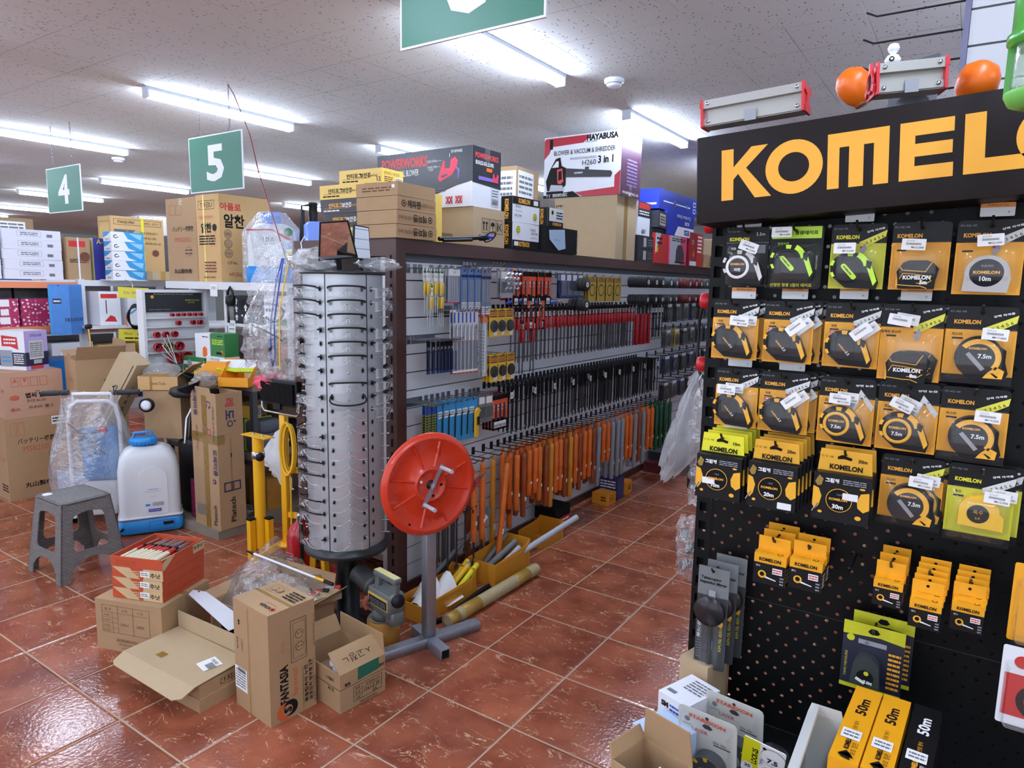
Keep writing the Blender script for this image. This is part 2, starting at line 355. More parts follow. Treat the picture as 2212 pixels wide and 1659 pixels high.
# unseen shop front behind the camera, added for fill light: low wall, mullions, glass
b=MB();b.box(XL,YB-.15,0,XR,YB,.35,wallm);b.box(XL,YB-.15,2.6,XR,YB,CEIL,wallm)
for x in(XL,-18,-14,-10,-6,-2,1.6):b.box(x,YB-.15,.35,x+.35,YB,2.6,wallm)
struct(b.build('wall_front'))
alu=mat('aluminium_profile',(176,180,186),.35,.8)
for i,(x0,x1)in enumerate(((-21.65,-18),(-17.65,-14),(-13.65,-10),(-9.65,-6),(-5.65,-2),(-1.65,1.6),(1.95,XR))):
 b=MB()
 for q in((x0,.35,x1,.4),(x0,2.55,x1,2.6),(x0,.4,x0+.05,2.55),(x1-.05,.4,x1,2.55),((x0+x1)/2-.025,.4,(x0+x1)/2+.025,2.55)):b.box(q[0],YB-.10,q[1],q[2],YB-.05,q[3],alu)
 o=struct(b.build('window_%d'%(i+1)))  # added window; the sky through it brightens the room
 g=MB();g.box(x0+.05,YB-.078,.4,x1-.05,YB-.072,2.55,film('fill_window_glass',(240,246,248),.02,0,1));g.build('glass_pane',o)
struct(MB().box(XL,YF-.25,CEIL-.28,XR,YF-.001,CEIL-.001,mat('beam_paint',(178,184,184),.8)).build('trim_1'))
# ---------------------------------------------------------------- ceiling battens
glow=mat('led_diffuser',(214,230,255),.4,emis=LAMP)
glow2=mat('warm_diffuser',(255,236,200),.4,emis=LAMP*.8)
hous=mat('lamp_housing',(206,214,224),.4)
def batten():
 t=thing('ceiling_light','','light')
 MB().box(-.035,-.59,-.022,.035,.59,0,hous).build('housing',t)
 o=rrect(.062,.05,.022,5);b=MB()
 v=[(p[0]*k,y,-.045+p[1]*k)for y,k in((-.575,.8),(-.56,1),(.56,1),(.575,.8))for p in o];n=len(o)
 b.add(v,[(a*n+i,a*n+(i+1)%n,(a+1)*n+(i+1)%n,(a+1)*n+i)for a in range(3)for i in range(n)],glow,True)
 b.add(v,[tuple(range(n)),tuple(range(3*n,4*n))[::-1]],glow);b.build('diffuser',t)
 for e in(-1,1):MB().box(-.033,e*.583-.006,-.068,.033,e*.583+.006,-.001,hous).build('end_cap',t)
 return t
lamp0=batten();first=True
LB='white LED tube light under the ceiling, '
lampspots=[(-2.2,3.16,'running out from behind the hanging sign 6'),(-2.2,5.27,'the one above the red and white blower box'),(-4.69,3.16,'the one behind the hanging sign 5'),(-7.04,3.06,'nearest the camera in the row behind sign 4'),(-4.69,5.3,'partly hidden by the black blower box'),(-7.04,5.3,'passing right behind the lower edge of sign 5'),(-9.36,5.08,'above the spray equipment cartons'),(-11.7,5.05,'cut in two by the hanging sign 4'),(-14.47,5.5,'at the left picture edge above the white boxes'),(-9.4,7.9,'glimpsed beside the blue backpack sprayer'),(-2.2,7.4,'at the far end above the aisle of hooks'),(-4.69,7.5,'far off between the blower boxes'),(-16.8,5.6,'far off left of sign 4'),(-14.4,8.2,'small and distant left of sign 4'),(-11.7,7.9,'small and distant right of sign 4'),(-7.04,7.7,'deep in the store beyond sign 5'),(-19.0,6,'farthest one at the left wall'),(-14.4,2.9,'over the left aisles'),(-9.36,2.6,'over the aisle left of sign 4'),(-11.7,2.3,'over the far left aisle'),(-2.2,.8,'over the foreground floor'),(-4.69,.8,'over the grey stool'),(-7.04,.6,'over the left foreground'),(.3,.9,'overhead near the camera'),(.3,3.2,'above the black pegboard'),(-2.2,-1.2,'behind the camera'),(-4.69,-1.2,'behind the camera to the left'),(.3,-1.2,'behind the camera to the right'),(-9.36,.2,'over the open floor at the left'),(.3,5.5,'above the right hand gondola'),(-16.8,9,'in the distant left corner'),(-9.4,10.2,'near the back wall'),(-4.69,9.8,'near the back wall over the middle'),(2.6,.9,'over the right side')]  # lamps near, beside and behind the camera are added out of view for light
for x,y,l in lampspots:
 if first:lamp0 .location=(x,y,CEIL);lamp0['label']=LB+l;lamp0['group']='ceiling tube lights';first=False
 else:dup(lamp0,(x,y,CEIL),label=LB+l,group='ceiling tube lights')
def detector(x,y,l):
 b=MB();b.lathe([(.0,-.045),(.036,-.045),(.046,-.036),(.046,-.022),(.06,-.02),(.062,-.006),(.058,0)],white,28,caps=False)
 t=b.build('smoke_detector',None,(x,y,CEIL));tag(t,l,'smoke detector')
 MB().lathe([(.040,-.034),(.0475,-.03),(.0475,-.026)],mat('slot_grey',(120,122,124),.6),28,caps=False).build('sensor_slot',t)
detector(-1.96,3.98,'round white smoke detector above the red and white blower box')
detector(-7.65,3.87,'round white smoke detector beside the lamp behind sign 4')
# ---------------------------------------------------------------- hanging aisle signs
sgreen=mat('sign_green',(38,112,86),.45)
chainm=mat('sign_chain',(96,98,104),.4,.6)
def sign(n,x,y,z0,label,w_=.6,h_=.37,zt=CEIL):
 t=thing('aisle_sign',label,'sign',(x,y,z0),0,'green numbered aisle signs')
 b=MB();b.box(-w_/2,-.004,0,w_/2,.004,h_,white)
 decal(b,((-w_/2,-.004,0),(1,0,0),(0,0,1),(0,-1,0),w_,h_),[('R',.012,.02,.988,.98,sgreen),('T',.5,.5,h_*.64,n,white,{'bold':.028,'w':w_*.33})],.0004)
 decal(b,((w_/2,.004,0),(-1,0,0),(0,0,1),(0,1,0),w_,h_),[('R',.012,.02,.988,.98,sgreen),('T',.5,.5,h_*.64,n,white,{'bold':.028,'w':w_*.33})],.0004)
 b.build('sign_board',t)
 for s in(-1,1):
  c=MB();xx=s*.17;k=int((zt-z0-h_-.02)/.014)
  c.tube([(xx+.014*math.cos(a),0,h_-.006+.016+.022*math.sin(a))for a in[2*PI*i/12 for i in range(12)]],.0016,chainm,5,True)
  for i in range(k):
   zc=h_+.034+i*(zt-z0-h_-.034)/k;ax=(1,0)if i%2 else(0,1)
   c.tube([(xx+ax[0]*.0045*math.cos(a),ax[1]*.0045*math.cos(a),zc+.009*math.sin(a)+.007)for a in[2*PI*i2/6 for i2 in range(6)]],.0013,chainm,4,True)
  c.build('chain',t)
sign('5',-4.315,2.82,2.205,'green hanging sign with a white number 5')
sign('4',-6.42,2.79,2.155,'green hanging sign with a white number 4')
sign('6',-1.473,1.9,2.427,'green hanging sign nearest the camera, its number cut off by the top of the picture')
# ================================================================ middle gondola: brown frame, white slatwall facing +x
brown=mat('brown_steel',(74,46,40),.45)
slatw=mat('white_slatwall',(214,216,220),.5)
slotm=mat('slat_groove',(96,98,102),.6)
GX,GY0,GY1,GT=-2.34,2.50,9.6,1.83
g=thing('display_gondola','long brown-framed gondola with white slatwall full of hanging tools','gondola',(-2.7,2.46,0))
def wp(b,n):return b.build(n,g,(2.7,-2.46,0))
b=MB();b.box(-2.405,2.46,.0,-2.335,2.53,GT,brown)
for k in range(24):b.box(-2.372,2.456,.1+k*.07,-2.366,2.461,.14+k*.07,blackm)
wp(b,'post');wp(MB().box(-3.10,2.46,0,-3.03,2.53,GT,brown),'post')
wp(MB().box(-3.10,GY1-.07,0,-3.03,GY1,GT,brown),'post');wp(MB().box(-2.405,GY1-.07,0,-2.335,GY1,GT,brown),'post')
wp(MB().box(-2.385,2.53,GT-.07,-2.335,GY1-.07,GT,brown),'top_rail')
wp(MB().box(-3.03,2.465,GT-.085,-2.405,2.52,GT,brown),'end_rail')
wp(MB().box(-3.10,2.53,GT-.07,-3.04,GY1-.07,GT,brown),'top_rail')
wp(MB().box(-3.04,2.53,GT-.03,-2.39,GY1-.07,GT-.003,mat('top_board',(150,130,110),.7)),'top_board')
wp(MB().box(-2.440,2.462,.02,-2.410,2.475,GT-.09,alu),'aluminium_strip')
b=MB();z=.06;zr=(1.725,1.495,1.22,1.03,.65)
b.box(-2.40,2.53,.05,-2.385,GY1-.07,GT-.07,slotm)
while z<GT-.16:b.box(-2.387,2.53,z,-2.352,GY1-.07,z+.086,slatw);z+=.0925
wp(b,'slat_panel')
wp(MB().box(-2.36,2.53,0,-2.34,GY1-.07,.058,brown),'kick_plate')
wp(MB().box(-3.06,2.53,.05,-3.04,GY1-.07,GT-.07,slatw),'rear_panel')
for z in(.12,.55,.98,1.38):wp(MB().box(-3.03,2.56,z,-2.41,3.2,z+.02,mat('inner_shelf',(120,100,86),.7)),'inner_shelf')
# things stored inside the end of the gondola
def simple(name,label,cat,loc,size,m,group=None,rz=0,**d):return carton(name,label,cat,loc,size,m,rz,group,**d)
obox=mat('orange_box',(232,150,40),.5)
simple('carton','kraft carton printed with four blue capitals inside the gondola end','box',(-2.56,2.74,1.402),(.28,.3,.10),kraft,f=[('T',.55,.5,.030,'CASIO',blue,{'bold':.03})])
simple('carton','kraft carton under the gondola end rail, on the carton with blue capitals','box',(-2.56,2.74,1.50),(.28,.3,.085),kraft,f=[('L',.1,.3,.9,.8,3,greyink)])
for k in range(3):simple('carton',('lowest','middle','uppermost')[k]+' orange carton stacked inside the gondola end behind the glasses tower','box',(-2.55,2.72,1.0+k*.085),(.26,.26,.083),obox,'orange cartons in the gondola end',f=[('F',.05,.1,.95,.9,.002,kraft)])
for k in range(2):simple('carton',('lower','upper')[k]+' orange carton on the second inner shelf of the gondola end','box',(-2.55,2.70,.57+k*.12),(.26,.22,.118),obox)
simple('carton','dark carton with red print on the inner shelf beside the glasses tower','box',(-2.53,2.72,1.30),(.22,.2,.07),mat('dark_box',(60,44,48),.5),f=[('R',.1,.3,.5,.7,red)])
for k in range(3):simple('carton',('bottom','middle','top')[k]+' of three flat grey cartons low in the gondola end behind the tower base','box',(-2.60,2.72,.14+k*.07),(.32,.26,.068),mat('grey_card',(168,166,162),.8),'grey cartons in the gondola end')
tag(MB().rbox(-.25,-.02,0,.25,.02,.05,red).build('steel_beam',None,(-2.62,2.41,.02),(0,0,.05)),'red painted steel beam lying on the floor before the gondola','beam')
# ---------------------------------------------------------------- hooks
wire=mat('hook_wire',(150,152,158),.3,.9);wired=mat('hook_wire_dark',(52,52,56),.4,.8)
def hookt(lbl,m,ln):
 t=thing('wall_hook',lbl,'hook',(0,0,0),PI/2)
 MB().box(-.012,-.006,-.022,.012,.0,.022,m).build('hook_plate',t)
 MB().tube([(0,-.003,0),(0,-ln,.002),(0,-ln-.02,.018)],.0028,m,6).build('prong',t);return t
H1=hookt('',wire,.19);H2=hookt('',wired,.19);HS={id(H1):[H1,True],id(H2):[H2,True]}
def ym(y):return y if y<2.5 else y-.17*min(1,max(0,(y-2.62)/.6))
def hook(h,y,z,row):
 y=ym(y)
 st=HS[id(h)];gp='wire hooks in the '+row
 lb=('bright'if h is H1 else 'dark')+' wire hook in the '+row+' of the white slatwall'
 if st[1]:h.location=(GX-.012,y,z);tag(h,lb,None,gp);st[1]=False;return h
 return dup(h,(GX-.012,y,z),label=lb,group=gp)
ROWS=['top hook row','second hook row','short row under the yellow wheel packs','third hook row','lowest hook row']
ZR=[1.725,1.485,1.225,1.035,.655]
# ---------------------------------------------------------------- hanging merchandise templates (hole at the origin, facing -y)
def card(name,cat,w_,h_,m,ds,t=.0015,extra=None,r=.004):
 o=thing(name,'',cat);b=MB();b.prism(rrect(w_,h_,r,2,0,.012-h_/2),t,m,(0,-t/2,0))
 decal(b,((-w_/2,-t/2,.012-h_),(1,0,0),(0,0,1),(0,-1,0),w_,h_),[('O',.5,1-.012/h_,.004,blackm)]+ds,.0003)
 b.build('backing_card',o)
 for n,mb in(extra or[]):mb.build(n,o)
 return o
def blist(w_,h_,d_,z0,m=blister,r=.006):
 """clear bubble w x h x d whose foot is at z0"""
 b=MB();a=rrect(w_,h_,r,2,0,z0+h_/2);c=rrect(w_*.9,h_*.94,r,2,0,z0+h_/2);n=len(a)
 b.add([(p[0],-.0015,p[1])for p in a]+[(p[0],-d_,p[1])for p in c],[(i,(i+1)%n,n+(i+1)%n,n+i)for i in range(n)]+[tuple(range(n,2*n))],m,False);return b
def twist(b,x,y,z0,z1,r,m,turns=7,n=28):
 v=[]
 for i in range(n+1):
  a=2*PI*turns*i/n/1.0;z=z0+(z1-z0)*i/n
  for j in range(6):
   q=2*PI*j/6;e=r*(1 if j%3 else.55);v.append((x+e*math.cos(q+a),y+e*math.sin(q+a),z))
 b.add(v,[(i*6+j,i*6+(j+1)%6,(i+1)*6+(j+1)%6,(i+1)*6+j)for i in range(n)for j in range(6)]+[tuple(range(6))[::-1],tuple(range(n*6,n*6+6))],m,True);return b
gcard=mat('grey_card_blue',(150,156,170),.5);dnavy=mat('deep_navy',(22,26,48),.4);bitst=mat('bit_steel',(92,92,96),.35,.7);redp=mat('red_holder',(170,26,34),.4);skyb=mat('sky_blue_card',(52,150,206),.5);olive=mat('olive_strip',(142,150,84),.5)
orc=mat('vermilion_card',(226,84,44),.5)
def t_bits():
 o=card('screw_bit','drill bit',.026,.07,whitep,[('T',.5,.35,.009,'150',inkbr,{}),('R',.1,.6,.9,.75,green)])
 for s in(-1,1):
  b=MB();b.tube([(s*.007,-.004,-.055),(s*.007,-.004,-.21)],.0028,steel,6);b.build('bit',o)
 MB().rbox(-.012,-.009,-.12,.012,.001,-.062,mat('amber_sleeve',(214,180,60),.3)).build('sleeve',o);return o
def t_jig():
 o=card('jigsaw_blade_pack','saw blade',.10,.175,gcard,[('R',0,0,1,.03,red),('R',.03,.78,.97,.97,whitep),('T',.5,.87,.009,'150',inkbr,{})])
 for i in range(5):
  MB().prism([(-.005,0),(.004,0),(.004,.10),(-.001,.115),(-.005,.1)],.001,steel,(-.036+i*.018,-.0022,-.145)).build('blade',o)
 blist(.092,.13,.006,-.152).build('blister',o);return o
def t_saw(cm,w_=.055,h_=.22):
 o=card('saw_blade_pack','saw blade',w_,h_,cm,[('R',0,0,1,.035,red),('R',.08,.06,.92,.22,whitep),('L',.1,.08,.9,.2,3,greyink),('R',0,.80,1,.86,navy)])
 for i in range(3):MB().box(-.016+i*.013,-.003,-.16,-.008+i*.013,-.002,-.045,steel).build('blade',o)
 return o
def t_orange():
 o=card('blade_card','saw blade',.07,.20,orc,[('P',[(0,0),(1,0),(1,.28),(0,.36)],blackm),('T',.5,.68,.014,'CHECK',whitep,{'w':.05,'bold':.02}),('T',.5,.58,.011,'RITE',whitep,{'w':.04}),('R',.25,.06,.8,.24,whitep),('B',.3,.08,.75,.16,ink),('R',0,.86,1,1,blackm)])
 MB().box(-.008,-.005,-.13,.008,-.002,-.04,dsteel).build('blade',o);return o
def t_case(cm):
 o=card('bit_case','drill bit set',.07,.15,cm,[('R',.1,.7,.9,.95,whitep)])
 for i in range(5):MB().cyl((-.022+i*.011,-.006,-.11),(-.022+i*.011,-.006,-.05),.0028,dsteel,6).build('bit',o)
 MB().box(-.034,-.012,-.125,.034,-.0115,-.03,blister).build('lid',o);return o
def t_yel():
 o=card('wire_wheel_pack','wire wheel',.075,.15,ylw2,[('R',.06,.70,.94,.96,inkbr),('L',.1,.74,.9,.92,3,gold),('R',.5,.05,.95,.2,whitep)])
 b=MB();b.lathe([(.006,-.016),(.012,-.016),(.014,-.010),(.031,-.011),(.033,-.006),(.031,-.001),(.006,-.001)],blackm,24,(0,0,-.08),(0,1,0),caps=False);b.build('wheel',o)
 blist(.068,.08,.02,-.122).build('blister',o);return o
def t_black():
 o=card('driver_bit_card','driver bit',.028,.17,dnavy,[('R',.05,.80,.95,.97,blackm),('T',.5,.76,.008,'N',whitep,{}),('R',.15,.72,.85,.725,whitep),('R',.1,.03,.9,.07,blue)])
 MB().cyl((0,-.004,-.145),(0,-.004,-.05),.003,mat('blue_steel',(64,74,110),.3,.8),6).build('bit',o);return o
def t_longsaw():
 o=card('reciprocating_blade_pack','saw blade',.045,.33,whitep,[('R',.05,.58,.95,.97,mat('pale_grey_card',(206,208,214),.5)),('R',.0,.50,1,.52,red),('R',.05,.06,.95,.5,mat('slate_card',(84,90,104),.5)),('R',0,0,1,.02,red),('T',.62,.74,.012,'600',ink,{'rot':PI/2}),('R',.05,.8,.3,.96,blue)])
 for i in range(3):MB().prism([(-.004,0),(.004,0),(.004,.22),(0,.235),(-.004,.225)],.001,steel,(-.011+i*.011,-.002,-.30)).build('blade',o)
 return o
def t_white():
 o=card('hacksaw_blade_pack','saw blade',.04,.36,mat('clear_grey_card',(190,194,198),.4),[('R',0,.8,1,.93,mat('peach',(232,130,84),.5)),('L',.1,.1,.4,.7,12,greyink)])
 MB().prism([(-.006,0),(.006,0),(.006,.24),(.001,.27),(-.006,.25)],.002,white,(0,-.002,-.33)).build('blade',o);blist(.036,.30,.008,-.335).build('blister',o);return o
def t_red():
 o=thing('masonry_drill_bit','','drill bit')
 b=MB();b.box(-.011,-.003,-.045,.011,.0,.012,blackm);decal(b,((-.011,-.003,-.045),(1,0,0),(0,0,1),(0,-1,0),.022,.057),[('R',.12,.1,.88,.62,whitep),('L',.2,.15,.8,.5,3,red)]);b.build('hang_tag',o)
 MB().rbox(-.010,-.008,-.115,.010,.006,-.045,redp,.005).build('holder',o)
 b=MB();twist(b,0,-.001,-.27,-.11,.0045,bitst);b.cyl((0,-.001,-.30),(0,-.001,-.265),.0048,bitst,8);b.build('bit',o);return o
def t_sds(lab=1):
 o=thing('hammer_drill_bit','','drill bit')
 b=MB();b.box(-.010,-.003,-.075,.010,.0,.012,blackm);b.build('sleeve',o)
 b=MB();lab and b.box(-.012,-.0045,-.055,.012,-.0035,-.018,whitep);lab and decal(b,((-.012,-.0045,-.055),(1,0,0),(0,0,1),(0,-1,0),.024,.037),[('L',.15,.2,.85,.8,3,greyink)]);lab and b.build('price_label',o)
 b=MB();twist(b,0,-.002,-.26,-.07,.0042,mat('black_oxide_bit',(26,26,28),.4,.3));b.build('bit',o);return o
def t_handle(c,ln=.36):
 o=thing('tool_shaft','','tool shaft');m=c
 s=ln/.36;pr=[(.010,-.36),(.0165,-.355),(.0175,-.30),(.0165,-.19),(.019,-.185),(.016,-.178),(.019,-.171),(.016,-.164),(.019,-.157),(.0165,-.15),(.0175,-.05),(.0165,-.022),(.008,-.016)]
 MB().lathe([(r,h*s)for r,h in pr],m,14).build('grip',o)
 b=MB();b.prism([(-.009,-.02),(.009,-.02),(.009,.004),(.005,.010),(-.005,.010),(-.009,.004)],.006,m,(0,-.003,0));b.build('hanging_eye',o)
 b=MB();b.flat([(-.008,-.27*s),(.008,-.27*s),(.008,-.25*s),(-.008,-.25*s)],whitep,(0,-.0178,0),(1,0,0),(0,0,1));b.build('price_label',o);return o
oraw=mat('orange_handle',(224,112,38),.38,noise=.05,nscale=8);oraw2=mat('amber_handle',(214,142,40),.38);redbr=mat('brown_handle',(150,70,34),.4);greyh=mat('grey_handle',(150,152,158),.4);greenh=mat('green_handle',(26,84,52),.4)
def t_disc(cm,w_=.12,h_=.16):
 o=card('cutting_disc_pack','cutting disc',w_,h_,cm,[('R',.1,.82,.9,.97,whitep),('R',.4,.04,.75,.2,whitep)])
 b=MB();b.lathe([(.008,-.006),(.05,-.006),(.05,-.002),(.008,-.002)],dsteel,28,(0,0,-.085),(0,1,0),caps=False);b.build('disc',o)
 blist(w_*.94,.13,.012,-.146).build('blister',o);return o
def t_wheels(m,n=6,r=.035,th=.02):
 o=thing('grinding_wheel_roll','','grinding wheel')
 for k in range(n):
  b=MB();b.lathe([(.006,0),(r*.45,.002),(r*.5,.0),(r,.0),(r,th*.9),(.006,th*.9)],m,24,(0,-k*th-.004,0),(0,-1,0),caps=False);b.build('wheel',o)
 b=MB();b.lathe([(.006,.0),(r*.42,.0),(r*.42,.0012)],whitep,20,(0,-n*th-.004,0),(0,-1,0),caps=False);b.build('centre_label',o);return o
USED={}
def put(tp,x,y,z,lb,grp,yaw=0,tilt=0):
 """first use moves the template itself, later ones copy it"""
 rot=(tilt,0,PI/2+yaw);y=ym(y);x-=max(0,.06*(1-(y-2.5)/.5))if y<3 else 0
 if id(tp)not in USED:USED[id(tp)]=1;tp.location=(x,y,z);tp.rotation_euler=rot;tp['label']=lb;tp['group']=grp;KC[tp.name]=[(c,kids(c))for c in kids(tp)];return tp
 return dup(tp,(x,y,z),rot,lb,grp)
def rowfill(tp,y0,y1,ny,nx,z,lb,grp,h=None,row=0,x0=-2.165,dx=.022,jit=.0):
 for i in range(ny):
  y=y0+(y1-y0)*(i/(ny-1)if ny>1 else 0)
  if h is not None:hook(h,y,z+.004,ROWS[row])
  for j in range(nx):
   put(tp,x0-j*dx,y+RN.uniform(-jit,jit),z-.002,lb,grp,RN.uniform(-.12,.12)if jit else 0)
   # row 1
z=ZR[0]-.01
rowfill(t_bits(),2.56,2.66,3,2,z-.03,'long steel screwdriver bit pair with yellow sleeve beside the brown post','screwdriver bits on the top row',H1,0)
rowfill(t_bits(),2.58,2.66,2,2,z-.10,'steel screwdriver bit pair hanging lower beside the brown post','lower screwdriver bits')
rowfill(t_jig(),2.78,2.78,1,3,z-.03,'grey card of five jigsaw blades on the top row','jigsaw blade cards',H1,0)
rowfill(t_saw(mat('blue_grey_card',(92,124,178),.5)),2.88,3.02,3,3,z-.03,'blue and white saw blade pack with a red foot on the top row','blue saw blade packs',H1,0)
rowfill(t_saw(mat('slate_card2',(120,128,150),.5),.05,.25),3.09,3.13,2,2,z-.03,'narrow slate saw blade pack with a red foot on the top row','slate saw blade packs',H1,0)
rowfill(t_case(mat('clear_grey',(160,162,168),.4)),3.30,3.36,2,2,z-.03,'grey backed bit set between the clamps and the vermilion cards','grey bit sets',H1,0)
rowfill(t_orange(),3.42,3.76,5,3,z-.03,'vermilion and black blade card in the top row','vermilion blade cards',H1,0,jit=.01)
rowfill(t_orange(),3.58,3.70,2,2,z-.17,'vermilion blade card hanging just above the second hook row','lower vermilion blade cards')
rowfill(t_case(mat('blue_case',(36,56,116),.4)),3.95,4.18,4,2,z-.03,'blue backed drill bit case in the top row','blue bit cases',H1,0)
for i,(c,nm)in enumerate(((orange,'orange'),(blue,'blue'),(orange,'orange'),(blue,'blue'))):
 o=thing('spring_clamp',nm+' and chrome fitting set hanging in the top row, '+('nearest','second','third','farthest')[i]+' of four','clamp',(-2.17,3.16+i*.038,z-.01),PI/2,'coloured fittings on the top row');hook(H1,3.16+i*.038,z,ROWS[0])
 MB().tube([(0,0,0),(.012,0,-.03),(.0,0,-.13)],.006,c,6).build('holder',o)
 for k in range(4):MB().lathe([(.009,-.01),(.011,0),(.006,.012)],steel,8,(-.012 if k%2 else.012,-.008,-.03-k*.026),(.6,-.5,.4)).build('fitting',o)
put_=rowfill
rowfill(t_wheels(mat('black_abrasive',(30,30,32),.8),5,.042,.024),4.15,4.15,1,1,1.63,'roll of black flap wheels on the top row, label at its end','black flap wheels, upper',None,0,-2.22)
rowfill(t_wheels(mat('black_abrasive2',(34,34,36),.8),5,.04,.024),4.15,4.15,1,1,1.50,'roll of black flap wheels on the second prong below the upper roll','black flap wheels, lower',None,0,-2.22)
tyw=card('disc_card','cutting disc',.11,.17,mat('mustard_card',(190,160,62),.5),[('O',.5,.45,.04,blackm),('O',.5,.45,.034,mat('mustard_card',(190,160,62))),('L',.1,.78,.9,.95,3,inkbr)])
rowfill(tyw,4.35,4.75,4,3,z-.04,'mustard card with a round black disc in the top row','mustard disc cards',H1,0)
for i,(c,nm,n)in enumerate((((34,34,38),'black',7),((60,64,68),'dark grey',5),((92,34,34),'dark red',8),((70,74,72),'grey green',6),((100,110,104),'pale grey',5))):
 for j,zz in enumerate((1.66,1.53)):
  tp=t_wheels(mat(nm.replace(' ','_')+'_abrasive',c,.8),n,.036 if j else.042,.022)
  rowfill(tp,5.02+i*.42,5.02+i*.42,1,1,zz,nm+' abrasive wheel roll on the '+('top','lower')[j]+' prongs at the far end of the slatwall','abrasive wheel rolls',None,0,-2.2)
  for k in range(2):rowfill(tp,5.18+i*.42+k*.13,5.18+i*.42+k*.13,1,1,zz,nm+' abrasive wheel roll on the '+('top','lower')[j]+' prongs at the far end of the slatwall','abrasive wheel rolls',None,0,-2.2)
  # hoses lying across the second row hooks
for c,dz,nm in(((112,40,34),.02,'dark red'),((36,70,178),.0,'blue')):
 o=thing('hose_roll',nm+' tube lying across the hooks above the yellow wheel packs','hose',(-2.2,3.5,1.515+dz))
 MB().tube([(.02-dz*2,-.32+k*.08,.01*math.sin(k))for k in range(8)],[.006,.012,.014,.014,.014,.014,.012,.006],mat(nm.replace(' ','_')+'_tube',c,.35),8).build('tube_body',o)
 MB().cyl((.02-dz*2,.24,.0),(.02-dz*2,.30,0),.005,mat('brass',(190,150,80),.3,.9),8).build('brass_tip',o)
 # row 2
z=ZR[1]-.01
rowfill(t_black(),2.56,2.80,8,1,1.33,'black card with a slim blue steel bit beside the brown post','black driver bit cards',H1,1,-2.165,jit=.002)
rowfill(t_longsaw(),2.80,3.00,6,2,z,'long white and slate reciprocating blade pack in the second row','white and slate blade packs',H1,1)
rowfill(t_white(),3.10,3.10,1,2,z,'long clear pack with a white blade in the second row','white blade packs',H1,1)
rowfill(t_yel(),3.20,3.36,3,3,z,'yellow card with a black wire wheel in the second row','yellow wire wheel packs',H1,1)
rowfill(t_yel(),3.21,3.38,3,3,ZR[2],'yellow card with a black wire wheel under the second row','lower yellow wire wheel packs',H1,2)
rowfill(t_red(),3.46,5.05,34,3,z,'steel masonry drill bit with a red holder in the second row','red topped masonry drill bits',H2,1,-2.165,.03,jit=.008)
tr2=t_red();rowfill(tr2,3.5,3.62,2,2,z-.07,'steel masonry drill bit with a red holder hanging on the long prong','lower red topped drill bits')
rs=thing('red_sleeved_chisel','','chisel');MB().rbox(-.012,-.01,-.30,.012,.008,-.06,redp).build('sleeve',rs);MB().box(-.01,-.004,-.06,.01,.0,.012,black).build('hang_tag',rs)
rowfill(rs,5.12,5.36,4,2,z,'chisel in a long red sleeve at the end of the red drill bits','red sleeved chisels',H2,1,jit=.01)
tds=t_sds();rowfill(tds,5.42,5.62,4,3,z,'long black drill bit right of the red sleeved chisels','black bits in the second row',H2,1,jit=.01)
# row 3
z=ZR[3]-.005
gs=card('green_blade_strip','knife blade',.022,.20,olive,[('R',0,.72,1,.97,blue),('L',.1,.1,.9,.7,9,ink)]);rowfill(gs,2.55,2.62,4,2,z-.02,'olive strip with a blue head beside the brown post in the third row','olive blade strips',H1,3,jit=.003)
sb=card('allen_key_card','hex key',.075,.22,skyb,[('R',.1,.62,.6,.78,whitep),('L',.1,.65,.55,.75,2,greyink),('R',.65,.05,.95,.22,whitep)])
MB().tube([(.018,-.006,-.06),(.008,-.006,-.055),(.004,-.006,-.07),(.002,-.006,-.18)],.0035,black,6).build('key',sb)
rowfill(sb,2.66,2.98,6,2,z-.02,'sky blue card with a black hex key in the third row','sky blue cards',H1,3,jit=.004)
kn=thing('utility_knife','yellow utility knife hanging before the sky blue cards','knife',(-2.14,2.86,.955),PI/2);MB().prism([(-.012,-.14),(.01,-.14),(.012,-.02),(.03,.0),(.012,.015),(-.012,0)],.014,ylw2,(0,-.007,0)).build('handle',kn);MB().box(-.009,-.012,-.075,.009,-.0145,-.03,black).build('slider',kn)
rowfill(t_case(mat('grey_bag_card',(120,116,112),.5)),3.08,3.16,2,2,z-.02,'grey backed fitting pack in the third row right of the sky blue cards','grey fitting packs',H1,3)
rowfill(t_orange(),3.24,3.32,3,4,z-.03,'vermilion and black blade card at the start of the drill bits in the third row','vermilion cards in the third row',H1,3)
tsl,tsn=t_sds(),t_sds(0)
for i in range(46):
 y=3.38+2.17*i/45;hook(H2,y,z+.004,ROWS[3])
 for j in range(4):q=(i*7+j*3)%5==0;put(tsl if q else tsn,-2.155-j*.03,y+RN.uniform(-.012,.012),z-.002,'slim black hammer drill bit '+('with a white tag'if q else 'without a tag')+' in the third row','tagged black drill bits'if q else 'untagged black drill bits',RN.uniform(-.12,.12))
 # disc packs at the far end
td=[t_disc(mat('disc_blue',(34,50,110),.4)),t_disc(mat('disc_black',(26,27,30),.4)),t_disc(mat('disc_yellow',(210,180,50),.4)),t_disc(mat('disc_grey',(120,124,130),.4))]
nmz=['blue backed','black backed','yellow backed','grey backed']
for r_,(zz,rw,seq)in enumerate(((1.475,'second',(1,1,3,0,1,3,1)),(1.255,'short middle',(3,2,1,3,1,0,1)),(1.03,'third',(0,0,1,0,3,1,0)),(.80,'low far',(1,3,0,1,1,3,1)))):
 for i,s in enumerate(seq):
  y=5.78+i*.2
  hook(H2,y,zz+.008,'far rows')
  for j in range(3):put(td[s],-2.16-j*.02,y,zz,nmz[s]+' cutting disc pack in the '+rw+' row at the far end',nmz[s]+' disc packs',0)
